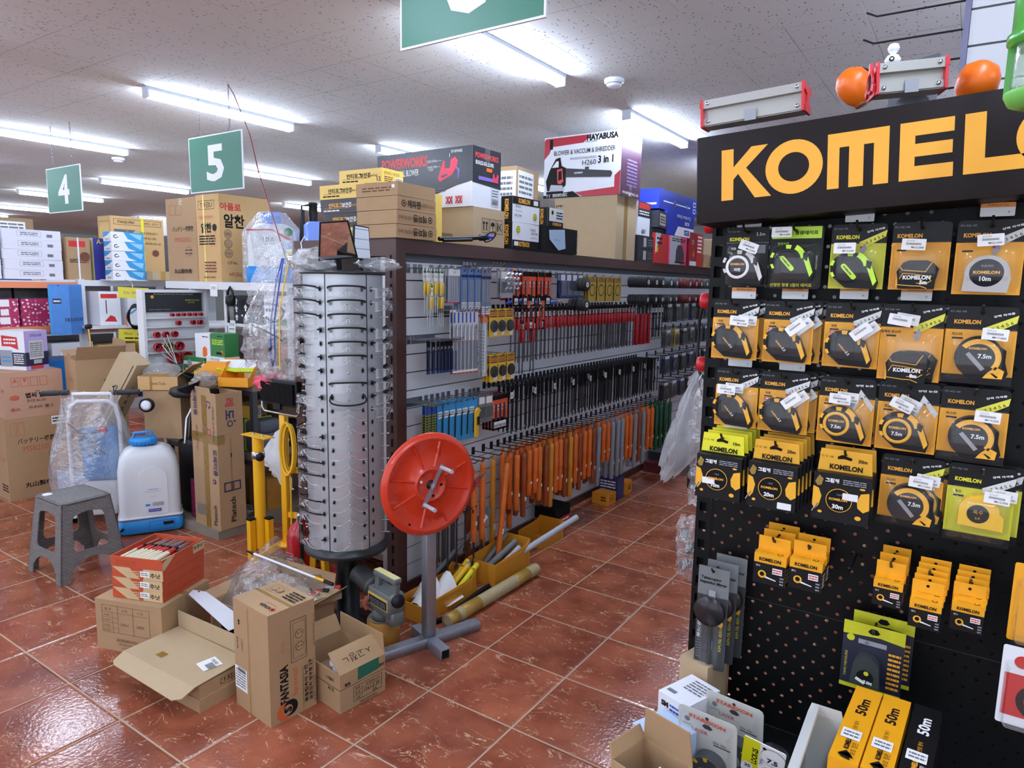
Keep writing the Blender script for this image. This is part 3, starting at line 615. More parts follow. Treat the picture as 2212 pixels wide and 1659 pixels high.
  # row 4: handles
z=ZR[4]-.01
ho=t_handle(oraw,.36);hl=t_handle(oraw2,.44);hb=t_handle(redbr,.42);hg=t_handle(greyh,.46);hgr=t_handle(greenh,.4);hs_=t_handle(oraw,.30)
seq=[(ho,3.46),(hb,3.53),(hs_,3.60),(hs_,3.66),(ho,3.72),(hb,3.79),(hl,3.86),(ho,3.92),(ho,3.98),(hb,4.04),(hl,4.11),(ho,4.18),(hb,4.24),(ho,4.31),(ho,4.38),(hb,4.45),(hg,4.52),(hs_,4.60),(hs_,4.68),(hg,4.76),(hg,4.84),(hg,4.92),(ho,5.00),(ho,5.08),(hg,5.16),(hb,5.24),(hg,5.33),(ho,5.42),(ho,5.50),(hgr,5.6),(hgr,5.7),(hgr,5.8),(hgr,5.9)]
nm={id(ho):'orange',id(hl):'long amber',id(hb):'red brown',id(hg):'long grey',id(hgr):'dark green',id(hs_):'short orange'}
for q,y in seq:
 hook(H2,y,z+.012,ROWS[4])
 for j in range(3):put(q,-2.16-j*.05,y+RN.uniform(-.006,.006),z,nm[id(q)]+' turned tool handle hanging in the lowest hook row',nm[id(q)]+' tool handles')
hh=t_handle(oraw,.40)
for i,y in enumerate((2.98,3.07)):
 hook(H2,y,z+.012,ROWS[4]);put(hh,-2.15,y,z-.03,('nearest','second nearest')[i]+' orange handle hanging right of the orange reel','near orange handles')
ha=t_handle(oraw,.58);ha.location=(-2.14,3.16,z-.01);ha.rotation_euler=(0,.14,PI/2);tag(ha,'long orange handle hanging askew over the yellow bin of pipes')
for y in(2.62,2.7,2.78,2.88,3.16,3.28,3.38):hook(H2,y,z+.012,ROWS[4])
for i,(y,ln,c)in enumerate(((2.97,.62,redbr),(3.10,.60,oraw),(3.2,.6,oraw2),(3.30,.62,greyh),(3.38,.5,oraw))):
 q=t_handle(c,ln);q.location=(-2.27,y,z-.02);q.rotation_euler=(0,0,PI/2);tag(q,['red brown shaft nearest the reel, hanging behind the orange handles','orange shaft hanging close to the slats over the yellow bin','amber shaft hanging behind the askew orange handle','grey shaft hanging to the right of the askew orange handle','orange shaft at the start of the dense handle row'][i])
 # spanners and chisels hanging low beside the post
for i in range(8):
 y=2.62+i*.05;ln=.20+.03*((i*3)%4)
 o=thing('combination_spanner','steel spanner hanging low on the slatwall below the orange reel','spanner',(-2.20+.02*(i%3),y,.40),PI/2,'spanners below the orange reel');hook(H2,y,.41,'row below the orange reel')
 MB().box(-.006,-.004,-ln,.006,0,-.015,dsteel).build('shank',o)
 MB().lathe([(.006,0),(.013,0),(.013,.006),(.006,.006)],dsteel,12,(0,-.005,-.004),(0,1,0),caps=False).build('ring_end',o)
 MB().prism([(-.014,0),(-.014,-.022),(-.006,-.026),(-.006,-.012),(.006,-.012),(.006,-.026),(.014,-.022),(.014,0),(0,.012)],.006,dsteel,(0,-.005,-ln)).build('open_end',o)
for i in range(4):
 y=2.60+i*.075;o=thing('cold_chisel','long grey chisel in a clear sleeve hanging behind the reel post','chisel',(-2.27,y,.38),PI/2,'chisels behind the reel post')
 MB().prism([(-.012,0),(.012,0),(.014,-.28),(.006,-.33),(-.006,-.33),(-.014,-.28)],.012,mat('chisel_grey',(92,96,100),.4,.5),(0,-.006,0)).build('shank',o);MB().box(-.02,-.01,-.1,.02,.002,.03,blister).build('sleeve',o)
for i,(dy,dz)in enumerate(((0,0),(.05,-.02),(.10,-.01))):
 o=thing('cable_cutter','red handled cutter in a clear bag beside the orange reel','cutter',(-2.08,2.72+dy,.62+dz),(0,.9+.1*i,PI/2),'red handled cutters')
 MB().prism([(-.012,0),(.02,-.02),(.03,-.14),(.018,-.2),(.005,-.15),(-.01,-.03)],.012,red,(0,0,0)).build('handle',o);MB().prism([(-.012,0),(.012,0),(.004,.05)],.006,steel,(0,-.002,0)).build('jaw',o)
 # ================================================================ goods on top of the middle gondola (board at z = GT)
def corner(x,y,w_,d_):return(x-w_/2,y+d_/2)
TZ=GT+.001
hd=[('O',.16,.5,.016,ink),('O',.16,.5,.0115,kraft),('O',.16,.5,.006,ink),('T',.42,.5,.038,'헤파팬',ink,{'bold':.02,'w':.095}),('T',.77,.48,.024,'(HEPA fan)',inkbr,{'w':.105})]
hu=[('O',.84,.5,.016,ink),('O',.84,.5,.0115,kraft),('O',.84,.5,.006,ink),('T',.58,.5,.038,'헤파팬',ink,{'bold':.02,'rot':PI,'w':.095}),('T',.23,.52,.024,'(HEPA fan)',inkbr,{'rot':PI,'w':.105})]
pos=('bottom','second from the bottom','third from the bottom','top')
for k in range(4):
 x,y=corner(-2.315-(3-k)*.004*0-k*.006,2.450+k*.004,.27,.285)
 carton('carton',pos[k]+' kraft carton of the stack of four on the gondola corner','box',(x,y,TZ+k*.0665),(.27,.285,.0635),kraft,-.03+k*.022,'four flat kraft cartons on the gondola corner',r=[hu,hu,hd,[]][k],f=[('L',.15,.3,.85,.7,2,inkbr),('R',.86,.55,.93,.8,whitep)]if k==3 else[])
af=lambda c1,c2:[('T',.36,.56,.026,'안티포그',c1,{'bold':.03,'w':.11}),('T',.36+.26,.56,.026,'보안경',c2,{'bold':.03,'w':.07}),('T',.80,.5,.016,'(Anti-Fog)',c1,{'w':.06}),('R',.08,.34,.7,.36,c1),('L',.08,.1,.45,.28,1,c2),('T',.93,.26,.022,'12',c2,{'w':.026})]
agold=mat('antifog_gold',(232,196,92),.35);ablk=mat('antifog_black',(44,40,44),.3)
for k,(x,y,z,c,nm_,w_)in enumerate(((-2.660,2.60,0,agold,'lowest yellow',.36),(-2.665,2.60,.075,ablk,'lower black',.33),(-2.69,2.60,.15,ablk,'upper black',.34),(-2.69,2.60,.225,agold,'upper yellow',.34),(-2.615,2.64,.30,agold,'topmost yellow',.30))):
 cx,cy=corner(x,y,w_,.17)
 carton('goggle_carton',nm_+' printed goggle carton behind the kraft carton stack','box',(cx,cy,TZ+z),(w_,.17,.0735),c,(0,.02,-.02,.015,.06)[k],'printed goggle cartons on the gondola',f=af(ink if c is agold else gold,ink if c is agold else whitep),r=[('T',.45,.7,.016,'안티포그 보안경',ink if c is agold else gold,{'w':.12}),('L',.1,.1,.5,.5,3,inkbr),('R',.62,.05,.95,.5,whitep),('B',.65,.08,.93,.45,ink)])
carton('goggle_carton','yellow goggle carton tucked under the topmost yellow one, next to the kraft stack','box',(-2.60,2.86,TZ),(.30,.16,.26),agold,0,f=[('R',.0,.7,1,.72,ink)])
# arrow carton with blower carton on it
cx,cy=corner(-2.355,2.97,.38,.30)
ar=[('P',[(.30,.42),(.30,.60),(.27,.60),(.315,.68),(.36,.60),(.33,.60),(.33,.42)],ink),('P',[(.39,.42),(.39,.60),(.36,.60),(.405,.68),(.45,.60),(.42,.60),(.42,.42)],ink),('F',.25,.36,.48,.74,.0025,ink),('F',.50,.36,.70,.74,.0025,ink),('P',[(.53,.56),(.545,.63),(.60,.67),(.655,.63),(.67,.56)],ink),('R',.594,.42,.606,.58,ink),('F',.72,.36,.93,.74,.0025,ink),('P',[(.75,.44),(.75,.66),(.78,.66),(.78,.44)],ink),('P',[(.79,.55),(.88,.66),(.90,.66),(.83,.55),(.90,.44),(.88,.44)],ink)]
carton('carton','plain kraft carton with printed handling arrows under the black and white blower box','box',(cx,cy+.13,TZ),(.38,.30,.212),kraft2,0,r=ar,f=[('P',[(.20,.25),(.35,.42),(.38,.42),(.42,.35),(.60,.32),(.62,.22),(.30,.16),(.18,.2)],mat('faded_print',(120,108,84),.8)),('P',[(.0,.8),(.30,.44),(.31,.46),(.01,.83)],mat('faded_print',(0,0,0)))])
pwr=mat('blower_red',(214,60,60),.4);pwp=mat('blower_pink',(222,60,90),.4);pk=mat('blower_black',(40,40,46),.3)
cx,cy=corner(-2.36,3.085,.72,.24)
carton('blower_box','large black over white printed blower box on the arrow marked kraft carton','box',(cx,cy+.02,TZ+.214),(.72,.27,.325),white,.0,f=[('P',[(0,.40),(0,1),(1,1),(1,.42),(.85,.36),(.62,.22),(.5,.24)],pk),('T',.30,.82,.060,'POWERWORKS',pwr,{'bold':.04,'w':.36}),('T',.25,.64,.036,'BRUSHLESS AXIAL BLOWER',whitep,{'bold':.01,'w':.30}),('P',[(.66,.50),(.70,.72),(.715,.80),(.73,.78),(.73,.66),(.78,.66),(.79,.80),(.83,.84),(.86,.78),(.85,.68),(.80,.54),(.68,.44)],pwp),('P',[(.70,.50),(.76,.54),(.75,.57),(.69,.54)],pk),('P',[(.85,.68),(.88,.62),(.87,.48),(.86,.46),(.86,.6),(.84,.66)],mat('lilac',(130,110,190))),('T',.60,.80,.013,'CRUISE CONTROL',whitep,{'w':.07}),('T',.60,.70,.013,'VARIABLE SPEED',whitep,{'w':.07}),('T',.59,.655,.012,'TRIGGER',whitep,{'w':.035}),('T',.85,.93,.015,'SOFT GRIP HANDLE',whitep,{'w':.08}),('R',.64,.795,.70,.80,whitep),('R',.64,.695,.69,.70,whitep),('R',.78,.84,.784,.90,whitep),('L',.62,.26,.74,.33,2,greyink),('T',.78,.12,.038,'XX',red,{'bold':.05,'w':.05}),('F',.745,.06,.81,.18,.002,red),('T',.875,.12,.038,'XX',red,{'bold':.05,'w':.05}),('F',.84,.06,.91,.18,.002,red)],r=[('P',[(0,.40),(0,1),(1,1),(1,.36)],pk),('T',.5,.86,.030,'POWERWORKS',pwr,{'bold':.03,'w':.22}),('T',.42,.74,.022,'BRUSHLESS AXIAL BLOWER',whitep,{'bold':.02,'w':.17}),('R',.48,.62,.68,.68,orange),('R',.2,.46,.9,.52,mat('lilac',(0,0,0))),('P',[(.7,.46),(.7,.58),(.75,.62),(.78,.54),(.84,.56),(.86,.62),(.92,.58),(.88,.46)],pwp),('F',.65,.04,.93,.36,.0015,greyink),('B',.68,.07,.9,.17,ink),('L',.68,.2,.9,.34,3,greyink)],parts={'packing_tape':{'t':[('R',.42,.0,.58,1,tapec)],'r':[('R',.42,.72,.6,1,clear)]}})
carton('carton','kraft carton with a white shipping label, half hidden behind the blower box','box',(-2.72,3.95,TZ),(.32,.32,.55),kraft,.1,f=[('R',.55,.6,.98,.95,whitep),('L',.6,.65,.9,.9,4,greyink)],r=[('R',.05,.62,.75,.96,whitep),('L',.1,.68,.7,.92,4,greyink),('T',.4,.64,.014,'SJA',ink)])
# measuring wheel cartons
smile=[('O',.82,.30,.022,limey),('O',.82,.30,.018,ink),('O',.82,.30,.014,limey),('O',.82,.30,.005,ink)]
def kmface(flip):
 a=[('R',0,0,1,.30,ink)if flip else('R',0,.70,1,1,ink),('T',.42,.15 if flip else.85,.030,'KOMELON',gold,{'bold':.04,'w':.125,'rot':PI if flip else 0}),('T',.76 if flip else.2,.62 if not flip else.76,.016,'줄자K21',ink,{'rot':PI if flip else 0}),('T',.8 if flip else.22,.44,.012,'Measuring wheel',greyink,{'w':.07,'rot':PI if flip else 0}),('T',.2 if not flip else.82,.26 if not flip else.62,.014,'MK21MK',ink,{'rot':PI if flip else 0}),('R',.06 if flip else.76,.07 if flip else.76,.2 if flip else.93,.24 if flip else.95,whitep)]
 return a+[(('O',.2,.72,q[3],q[4])if flip else q)for q in smile]
for k in range(2):
 cx,cy=corner(-2.345,3.47,.15,.30)
 carton('measuring_wheel_box',('lower','upper')[k]+' black and white measuring wheel box, of the two stacked right of the arrow carton','box',(cx,cy,TZ+.012+k*.151),(.15,.30,.15),white,-.01*k,'stacked measuring wheel boxes',r=kmface(k==0),f=[('R',.45,0,1,1,ink),('T',.72,.5,.030,'KOMELON',gold,{'bold':.04,'w':.115,'rot':-PI/2})])
tag(MB().box(-.10,-.16,0,.10,.16,.011,blackm).build('black_tray',None,(-2.42,3.62,TZ)),'flat black tray under the two measuring wheel boxes','tray')
o=carton('black_carton','leaning black carton with a pale blue paper taped to it','box',(-2.40,4.02,TZ),(.16,.42,.165),blackm,.0,parts={'taped_paper':{'r':[('P',[(.10,.85),(.58,.95),(.62,.2),(.40,.1),(.12,.5)],mat('pale_blue_paper',(176,200,224),.6)),('T',.35,.5,.010,'-------',blue,{})]}})
carton('measuring_wheel_box','small black and white measuring box with yellow badge on the black carton','box',(-2.39,3.93,TZ+.166),(.14,.20,.115),white,0,r=[('R',0,0,.1,1,ink),('R',.1,0,1,.28,ink),('T',.6,.14,.018,'KOMELON',gold,{'bold':.03,'w':.11}),('O',.3,.75,.018,limey),('O',.3,.75,.013,ink),('L',.55,.4,.95,.85,3,ink)],f=[('R',.4,0,1,1,ink),('T',.7,.5,.024,'KOMELON',gold,{'bold':.03,'w':.095,'rot':-PI/2})])
# big kraft carton and the red and white blower box
cx,cy=corner(-2.35,4.90,.55,.36)
carton('carton','big plain kraft carton with a barcode under the red and white blower box','box',(cx,cy,TZ),(.55,.36,.485),kraft2,0,f=[('F',.17,.20,.40,.40,.002,ink),('B',.20,.24,.34,.37,ink),('T',.3,.10,.018,'stry co., Ltd.',ink,{'w':.11}),('T',.08,.87,.02,'▲▼◆▣',ink,{'w':.07})],parts={'packing_tape':{'r':[('R',.36,.0,.54,1,tapec)],'t':[('R',0,.4,1,.6,tapec)]}})
hr=mat('box_crimson',(176,30,50),.35);hb_=mat('box_wine',(74,40,62),.3);grd=mat('print_grey',(190,190,200),.5)
cx,cy=corner(-2.35,4.90,.68,.37)
carton('blower_box','white and crimson printed blower box with a black blower picture, on the big kraft carton','box',(cx+.02,cy,TZ+.487),(.68,.37,.475),white,0,f=[('P',[(0,.64),(0,.94),(.02,.98),(.62,.98),(.52,.86),(.10,.84),(.07,.74)],hr),('R',.07,.80,.115,.96,ink),('T',.76,.93,.048,'HAYABUSA',ink,{'bold':.05,'w':.27}),('T',.62,.87,.014,'Power Products',ink,{'w':.1}),('T',.53,.73,.036,'BLOWER & VACCUM & SHREDDER',ink,{'w':.54,'bold':.008}),('T',.52,.62,.018,'PROFESSIONALSERIES',greyink,{'w':.23}),('T',.60,.54,.038,'H260',ink,{'w':.12}),('T',.81,.57,.058,'3 in 1',ink,{'w':.13,'bold':.03}),('P',[(.26,.48),(.88,.38),(.90,.34),(.88,.28),(.28,.33)],pk),('R',.55,.43,.6,.47,pk),('P',[(.05,.12),(.03,.28),(.08,.46),(.16,.64),(.22,.66),(.24,.52),(.30,.48),(.30,.2),(.22,.12)],ink),('P',[(.11,.50),(.17,.60),(.20,.60),(.20,.50)],white),('P',[(.19,.24),(.18,.46),(.25,.48),(.27,.26),(.23,.22)],pwr),('P',[(.20,.28),(.20,.43),(.24,.44),(.25,.3)],ink),('P',[(.08,.12),(.10,.22),(.26,.20),(.27,.12)],grd),('P',[(.04,.06),(.04,.11),(.27,.11),(.27,.07)],ink),('T',.47,.385,.014,'HAYABUSA',whitep,{'bold':.03,'w':.075}),('P',[(0,0),(0,.045),(.40,.095),(.50,.0)],ink),('P',[(.43,.075),(.53,.0),(1,.0),(1,.38),(.93,.30),(.93,.12)],hr),('T',.07,.035,.016,'C E',whitep,{'w':.035}),('L',.13,.015,.33,.07,3,whitep)],r=[('R',0,0,1,1,hb_),('T',.5,.90,.030,'HAYABUSA',mat('lilac_ink',(120,100,150)),{'bold':.05,'w':.24}),('T',.5,.75,.016,'BLOWER & VACCUM & SHREDDER',mat('lilac_ink',(0,0,0)),{'w':.30}),('L',.3,.15,.8,.6,8,mat('lilac_ink',(0,0,0))),('T',.5,.05,.02,'WARNING 65',whitep,{'w':.3})],parts={'packing_tape':{'r':[('R',.42,.0,.56,.2,clear)],'t':[('R',0,.42,1,.58,clear)]}})
# far goods beside them
def far(name,lb,x,y,z,w_,d_,h_,m,rz=0,**k):cx,cy=corner(x,y,w_,d_);return carton(name,lb,'box',(cx,cy,TZ+z),(w_,d_,h_),m,rz,**k)
bb=mat('dark_slate_box',(40,42,50),.4);eb=mat('royal_blue_box',(34,56,168),.35)
far('tool_box','black and white 60V printed box right of the big kraft carton',-2.36,5.32,.215,.3,.25,.27,white,f=[],r=[('R',0,.55,1,1,bb),('R',.05,.8,.95,.97,red),('T',.5,.12,.04,'60V',ink,{'bold':.02}),('L',.1,.6,.9,.75,2,whitep)])
for k in range(2):far('tool_box',('bottom','second')[k]+' dark slate box under the 60V box',-2.34,5.32,k*.107,.3,.30,.105,bb,group='dark slate boxes',r=[('R',.3,.15,.5,.85,mat('beige_label',(180,170,160),.6)),('L',.6,.2,.95,.8,3,greyink)])
far('tool_box','dark slate box with a worn beige label tilted on the stack beside the 60V box',-2.33,5.62,.30,.2,.38,.14,bb,.12,r=[('R',.1,.15,.6,.85,mat('beige_label',(0,0,0))),('L',.15,.25,.55,.75,3,ink)])
far('tool_box','dark box with a white top carrying the tilted slate box',-2.36,5.60,.216,.26,.30,.083,bb,0)
far('tool_box','pale kraft box behind the 60V box',-2.62,5.35,.0,.25,.6,.56,kraft2)
far('spray_lance_box','long royal blue box with a lance picture and white pictograms, uppermost at the far end',-2.36,5.75,.47,.22,1.25,.17,eb,r=[('R',.08,.4,.62,.46,whitep),('O',.3,.43,.03,steel),('O',.3,.43,.018,eb),('O',.55,.43,.02,skyb)]+[('F',.68+.085*i,.55-.36*j,.74+.085*i,.80-.36*j,.008,whitep)for i in range(3)for j in range(2)],f=[('R',.1,.2,.9,.3,whitep)])
far('tool_box','royal blue box lying upside down with a white name panel under the long blue box',-2.34,5.90,.262,.3,.70,.205,eb,f=[],r=[('P',[(.28,0),(.4,.42),(1,.42),(1,0)],whitep),('T',.72,.2,.05,'ES',blue,{'bold':.05,'rot':PI,'w':.14}),('T',.72,.60,.032,'BC54S',whitep,{'rot':PI,'bold':.02}),('T',.60,.85,.034,'Cordless Grass',whitep,{'rot':PI,'w':.36})])
far('tool_box','red and white box with a small yellow star under the upside down blue box',-2.33,5.64,.0,.26,.30,.255,red,r=[('P',[(0,1),(0,.3),(.4,1)],white),('L',.1,.6,.5,.9,2,ink),('O',.12,.45,.025,limey)])
far('sander_box','silver and pink box picturing a dark sander, under the upside down blue box',-2.325,5.97,.0,.26,.42,.255,mat('pink_box',(220,80,120),.4),r=[('R',0,0,.6,1,mat('silver_box',(190,190,198),.4)),('L',.1,.8,.9,.94,2,ink),('P',[(.35,.1),(.35,.5),(.45,.7),(.7,.7),(.85,.4),(.85,.15)],mat('plum',(70,44,60),.5)),('R',.3,.06,.9,.12,ink)])
far('tool_box','small red box with a white stripe panel at the far right end',-2.33,6.50,.0,.26,.34,.32,mat('dark_red_box',(150,30,34),.4),r=[('R',.0,.02,1,.15,whitep),('P',[(.2,.3),(.3,.5),(.4,.3)],orange),('T',.2,.72,.04,'23',whitep),('R',.55,.0,1,1,red),('L',.6,.4,.95,.95,5,whitep)])
far('carton','worn kraft carton with an open flap at the far right end',-2.32,6.92,.0,.3,.4,.13,kraft,.05,r=[('R',.3,.1,.7,.9,tapec)])
far('carton','kraft carton stacked on the worn one at the far right end',-2.34,6.95,.131,.3,.36,.15,kraft2,-.05)
far('carton','kraft carton beyond the worn one, last before the black pegboard',-2.34,7.36,.0,.3,.40,.30,kraft,0)
for k,(y,h_)in enumerate(((7.85,.35),(8.35,.25),(8.8,.4))):far('carton',('first','second','third')[k]+' kraft carton beyond the far end goods',-2.36,y,0,.4,.4,h_,kraft)
# watering lance with nozzle lying on the board edge
o=thing('spray_lance','black spray lance with a blue nozzle poking out before the arrow carton','spray lance',(-2.300,2.76,TZ+.013),(0,0,0))
b=MB();b.tube([(-.02,.0,.0),(.02,.17,.012),(.05,.25,.020)],.011,black,10);b.tube([(.0,.012,-.008),(.04,.2,.006)],.009,black,8);b.build('lance_tube',o)
b=MB();b.lathe([(.006,-.02),(.017,-.01),(.017,.03),(.01,.045)],black,12,(.05,.27,.022),(.2,.97,.08));b.tube([(.06+.026*math.sin(a)*1,.335+.04*math.cos(a),.03+.026*math.sin(a))for a in[2*PI*i/14 for i in range(14)]],.0045,black,6,True);b.build('guard_ring',o)
MB().lathe([(.012,-.016),(.016,-.006),(.016,.008),(.008,.012),(.006,.04),(.001,.05)],mat('nozzle_blue',(50,60,190),.35),12,(.055,.32,.028),(.2,.97,.08)).build('nozzle',o)
# ================================================================ orange reel on its steel stand
ored=mat('reel_orange',(212,54,22),.32,coat=.3)
st=thing('cable_reel_stand','grey square steel stand with a cross foot carrying the orange reel','stand',(-1.905,2.205,0),-.34)
MB().rbox(-.0245,-.0245,.046,.0245,.0245,.80,galv,.003).build('post',st)
b=MB();b.rbox(-.0235,-.235,0,.0235,.265,.046,galv,.003);b.box(-.018,-.2365,.005,.018,-.235,.041,blackm);b.build('foot_bar',st)
for e in(-1,1):b=MB();b.rbox(.026*e if e>0 else-.125,-.0235,0,.145 if e>0 else-.026,.0235,.046,galv,.003);b.box(*((.145,-.018,.005,.1465,.018,.041)if e>0 else(-.1265,-.018,.005,-.125,.018,.041)),blackm);b.build('foot_stub',st)
N_=Vector((.932,-.362,.011)).normalized();U_=Vector((0,0,1)).cross(N_).normalized();V_=N_.cross(U_)
rl=thing('orange_reel','round orange steel reel disc with embossed spokes on the grey stand','reel',(-1.865,2.165,.765));Mr=Matrix((U_,V_,N_)).transposed().to_4x4()
def rb(fn,n):b=MB();b.X=Mr;fn(b);return b.build(n,rl)
rb(lambda b:b.lathe([(.012,.006),(.062,.006),(.066,.014),(.072,.014),(.076,.004),(.190,.002),(.197,.012),(.205,.012),(.212,.004),(.222,.0),(.2255,-.006),(.222,-.011),(.205,-.006),(.012,-.004)],ored,72),'disc')
def ribs(b):
 for i in range(8):
  a=PI/8*2*i+.42+(.12 if i%2 else 0);c,s=math.cos(a),math.sin(a);p=[Vector((c*r_,s*r_,.004))for r_ in(.078,.190)];q=Vector((-s,c,0))*.0055
  b.add([p[0]-q,p[0]+q,p[1]+q,p[1]-q,p[0]+Vector((0,0,.007)),p[1]+Vector((0,0,.007))],[(0,4,5,3),(4,1,2,5),(3,5,2),(0,1,4)],ored)
rb(ribs,'spoke_ribs')
def emb(b):
 for i,(t,a)in enumerate((('가',.35),('이',1.30),('나',3.35),('이니',4.9))):
  c,s=math.cos(a),math.sin(a);
  for zz in(.003,.0045,.006,.0075,.009):b.text(t,ored,(c*.145,s*.145,zz),(math.cos(a-PI/2),math.sin(a-PI/2),0),(c,s,0),.036,.015)
rb(emb,'embossed_letters')
rb(lambda b:[b.lathe([(.0,.0095),(.020,.0095),(.020,.0)],black,20),],'hub')
for q_ in((-.045,.018,.009,whitep),(.05,-.006,.009,blackm),(.012,-.05,.009,blackm),(-.10,-.16,.0045,blackm)):rb(lambda b:b.lathe([(.0,q_[2]),(.006,q_[2]),(.006,.0)],q_[3],12,(q_[0],q_[1],0)),'bolt_hole')
da=math.radians(62);dd=Vector((math.cos(da),math.sin(da),0))
rb(lambda b:[b.bar(dd*-.10+Vector((0,0,.028)),dd*.10+Vector((0,0,.028)),.004,.026,galv)],'crank_bar')
for e in(-1,1):rb(lambda b:b.cyl(dd*.086*e+Vector((0,0,.028)),dd*.086*e+Vector((0,0,.12)),.0085,mat('grip_grey',(188,192,198),.4),14),'handle_rod')
rb(lambda b:b.cyl((0,0,-.045),(0,0,.03),.012,steel,14),'axle')
# ---------------------------------------------------------------- yellow bins, cardboard tube, things on the floor
binm=mat('ochre_bin',(206,140,40),.4,noise=.05);bing=mat('ochre_bin_inner',(190,124,34),.5)
def bin_(lb,x,y,w_,d_,h_,rz=0,hb=1.4,grp='ochre parts bins on the floor'):
 """open-topped bin, low mouth toward +y in front, high back at -y flipped by rz"""
 o=thing('parts_bin',lb,'bin',(x,y,0.0),rz,grp);t=.004
 for n_,s in(('side_wall',-1),('side_wall',1)):
  xx=s*(w_/2-t/2);MB().prism([(-d_/2,0),(d_/2,0),(d_/2,h_*hb),(d_/2-.04,h_*1.15),(-d_/2,h_)],t,binm,(xx+t/2,0,0),(0,1,0),(0,0,1)).build(n_,o)
 MB().box(-w_/2+t,-d_/2,0,w_/2-t,-d_/2+t,h_,binm).build('front_wall',o);MB().box(-w_/2+t,d_/2-t,0,w_/2-t,d_/2,h_*hb,binm).build('back_wall',o)
 MB().box(-w_/2+t,-d_/2+t,0,w_/2-t,d_/2-t,t,bing).build('bottom',o)
 b=MB();b.box(w_/2,-d_/2,h_-.008,w_/2+.003,d_/2-.04,h_,binm);b.box(w_/2,d_/2-.035,.0,w_/2+.003,d_/2-.028,h_*1.1,binm);b.build('rim',o);return o
bin_('ochre bin holding grey pipes, the middle one of the bins along the gondola',-2.10,3.035,.19,.34,.125,-.01)
bin_('ochre bin of paper and yellow tubes right behind the reel stand',-2.135,2.54,.17,.42,.085,-.02,1.6)
bin_('small ochre bin under the dense row of orange handles',-2.17,3.60,.18,.26,.085,0)
pipe=mat('grey_pipe',(172,176,184),.35);pvc=mat('pvc_dark',(112,116,120),.4)
for i,(x0,y0,z0,x1,y1,z1,r_,m,nm_)in enumerate(((-2.12,2.93,.016,-1.86,3.50,.25,.017,pipe,'pale grey pipe sticking far out of the middle ochre bin'),(-2.15,2.90,.02,-2.08,3.17,.15,.017,pvc,'dark grey pipe leaning in the middle ochre bin'),(-2.08,2.90,.02,-2.04,3.15,.13,.015,pipe,'short pale pipe at the front of the middle ochre bin'),(-2.175,2.93,.02,-2.155,3.18,.17,.015,pvc,'dark pipe against the inner side of the middle ochre bin'))):
 b=MB();b.cyl((0,0,0),(x1-x0,y1-y0,z1-z0),r_,m,14);o=b.build('plastic_pipe',None,(x0,y0,z0));tag(o,nm_,'pipe','pipes in the middle ochre bin')
 b=MB();b.cyl((x1-x0,y1-y0,z1-z0),((x1-x0)*1.004,(y1-y0)*1.004,(z1-z0)*1.004),r_*.8,blackm,12);b.build('open_end',o)
for i,(x,y,c,l,rx)in enumerate(((-2.12,2.47,whitep,.22,.25),(-2.16,2.52,whitep,.20,.35),(-2.09,2.58,whitep,.18,.3))):
 b=MB();b.grid(lambda u,v:((u-.5)*.13,v*l*.7,.03+.09*v*math.sin(1.2+u*2)+.02*math.sin(u*6)),6,6,c);o=b.build('paper_sheet',None,(x,y-.08,.01),rx*.3);tag(o,('crumpled white sheet nearest the front in the ochre bin behind the reel','crumpled white sheet at the slatwall side of the ochre bin behind the reel','crumpled white sheet at the back of the ochre bin behind the reel')[i],'paper')
for i,(x,y)in enumerate(((-2.14,2.60),(-2.10,2.62),(-2.17,2.63))):
 o=tag(MB().cyl((0,0,0),(.03,.16,.12),.015,(ylw2,limey,ylw2)[i],12).build('marker_tube',None,(x,y,.02)),('yellow tube with a grey cap rising from the ochre bin behind the reel','lime yellow tube beside the capped one behind the reel','shorter yellow tube nearest the slatwall behind the reel')[i],'tube');MB().lathe([(.0,-.016),(.012,-.012),(.016,0),(.012,.012),(0,.016)],greyh if i==0 else ylw2,12,(.03,.16,.12)).build('round_cap',o)
tube_m=mat('cardboard_tube',(170,152,112),.55,noise=.12,nscale=18)
o=thing('cardboard_tube','long taped cardboard tube lying on the tiles beside the ochre bins','tube',(-1.935,2.37,.034),(0,0,-.02))
MB().lathe([(.024,0),(.032,0),(.033,.02),(.033,.76),(.032,.77),(.024,.77)],tube_m,24,(0,0,0),(0,1,0),caps=False).build('tube_wall',o)
b=MB();b.lathe([(0,.003),(.0245,.003)],kraft2,20,(0,0,0),(0,1,0),caps=False);b.build('end_plug',o);b=MB();b.lathe([(.0245,.767),(0,.767)],kraft2,20,(0,0,0),(0,1,0),caps=False);b.build('end_plug',o)
tpb=mat('tan_tape',(176,140,66),.25)
for a,c in((.0,.07),(.11,.24),(.56,.68)):MB().lathe([(.0334,a),(.0337,a+.002),(.0337,c),(.0334,c)],tpb,24,(0,0,0),(0,1,0),caps=False).build('tape_wrap',o)
MB().lathe([(.0341,.13),(.0341,.20)],mat('pink_label',(232,110,96),.5),10,(0,0,0),(0,1,0),caps=False,a0=.1,a1=1.5).build('label',o)
b=MB();b.tube([(-2.03,2.30,.013),(-1.99,2.42,.013),(-2.01,2.6,.013),(-2.03,2.78,.013),(-2.02,2.83,.02)],.0125,blackm,10);tag(b.build('rubber_hose'),'short black rubber hose on the floor between ochre bins and cardboard tube','hose')
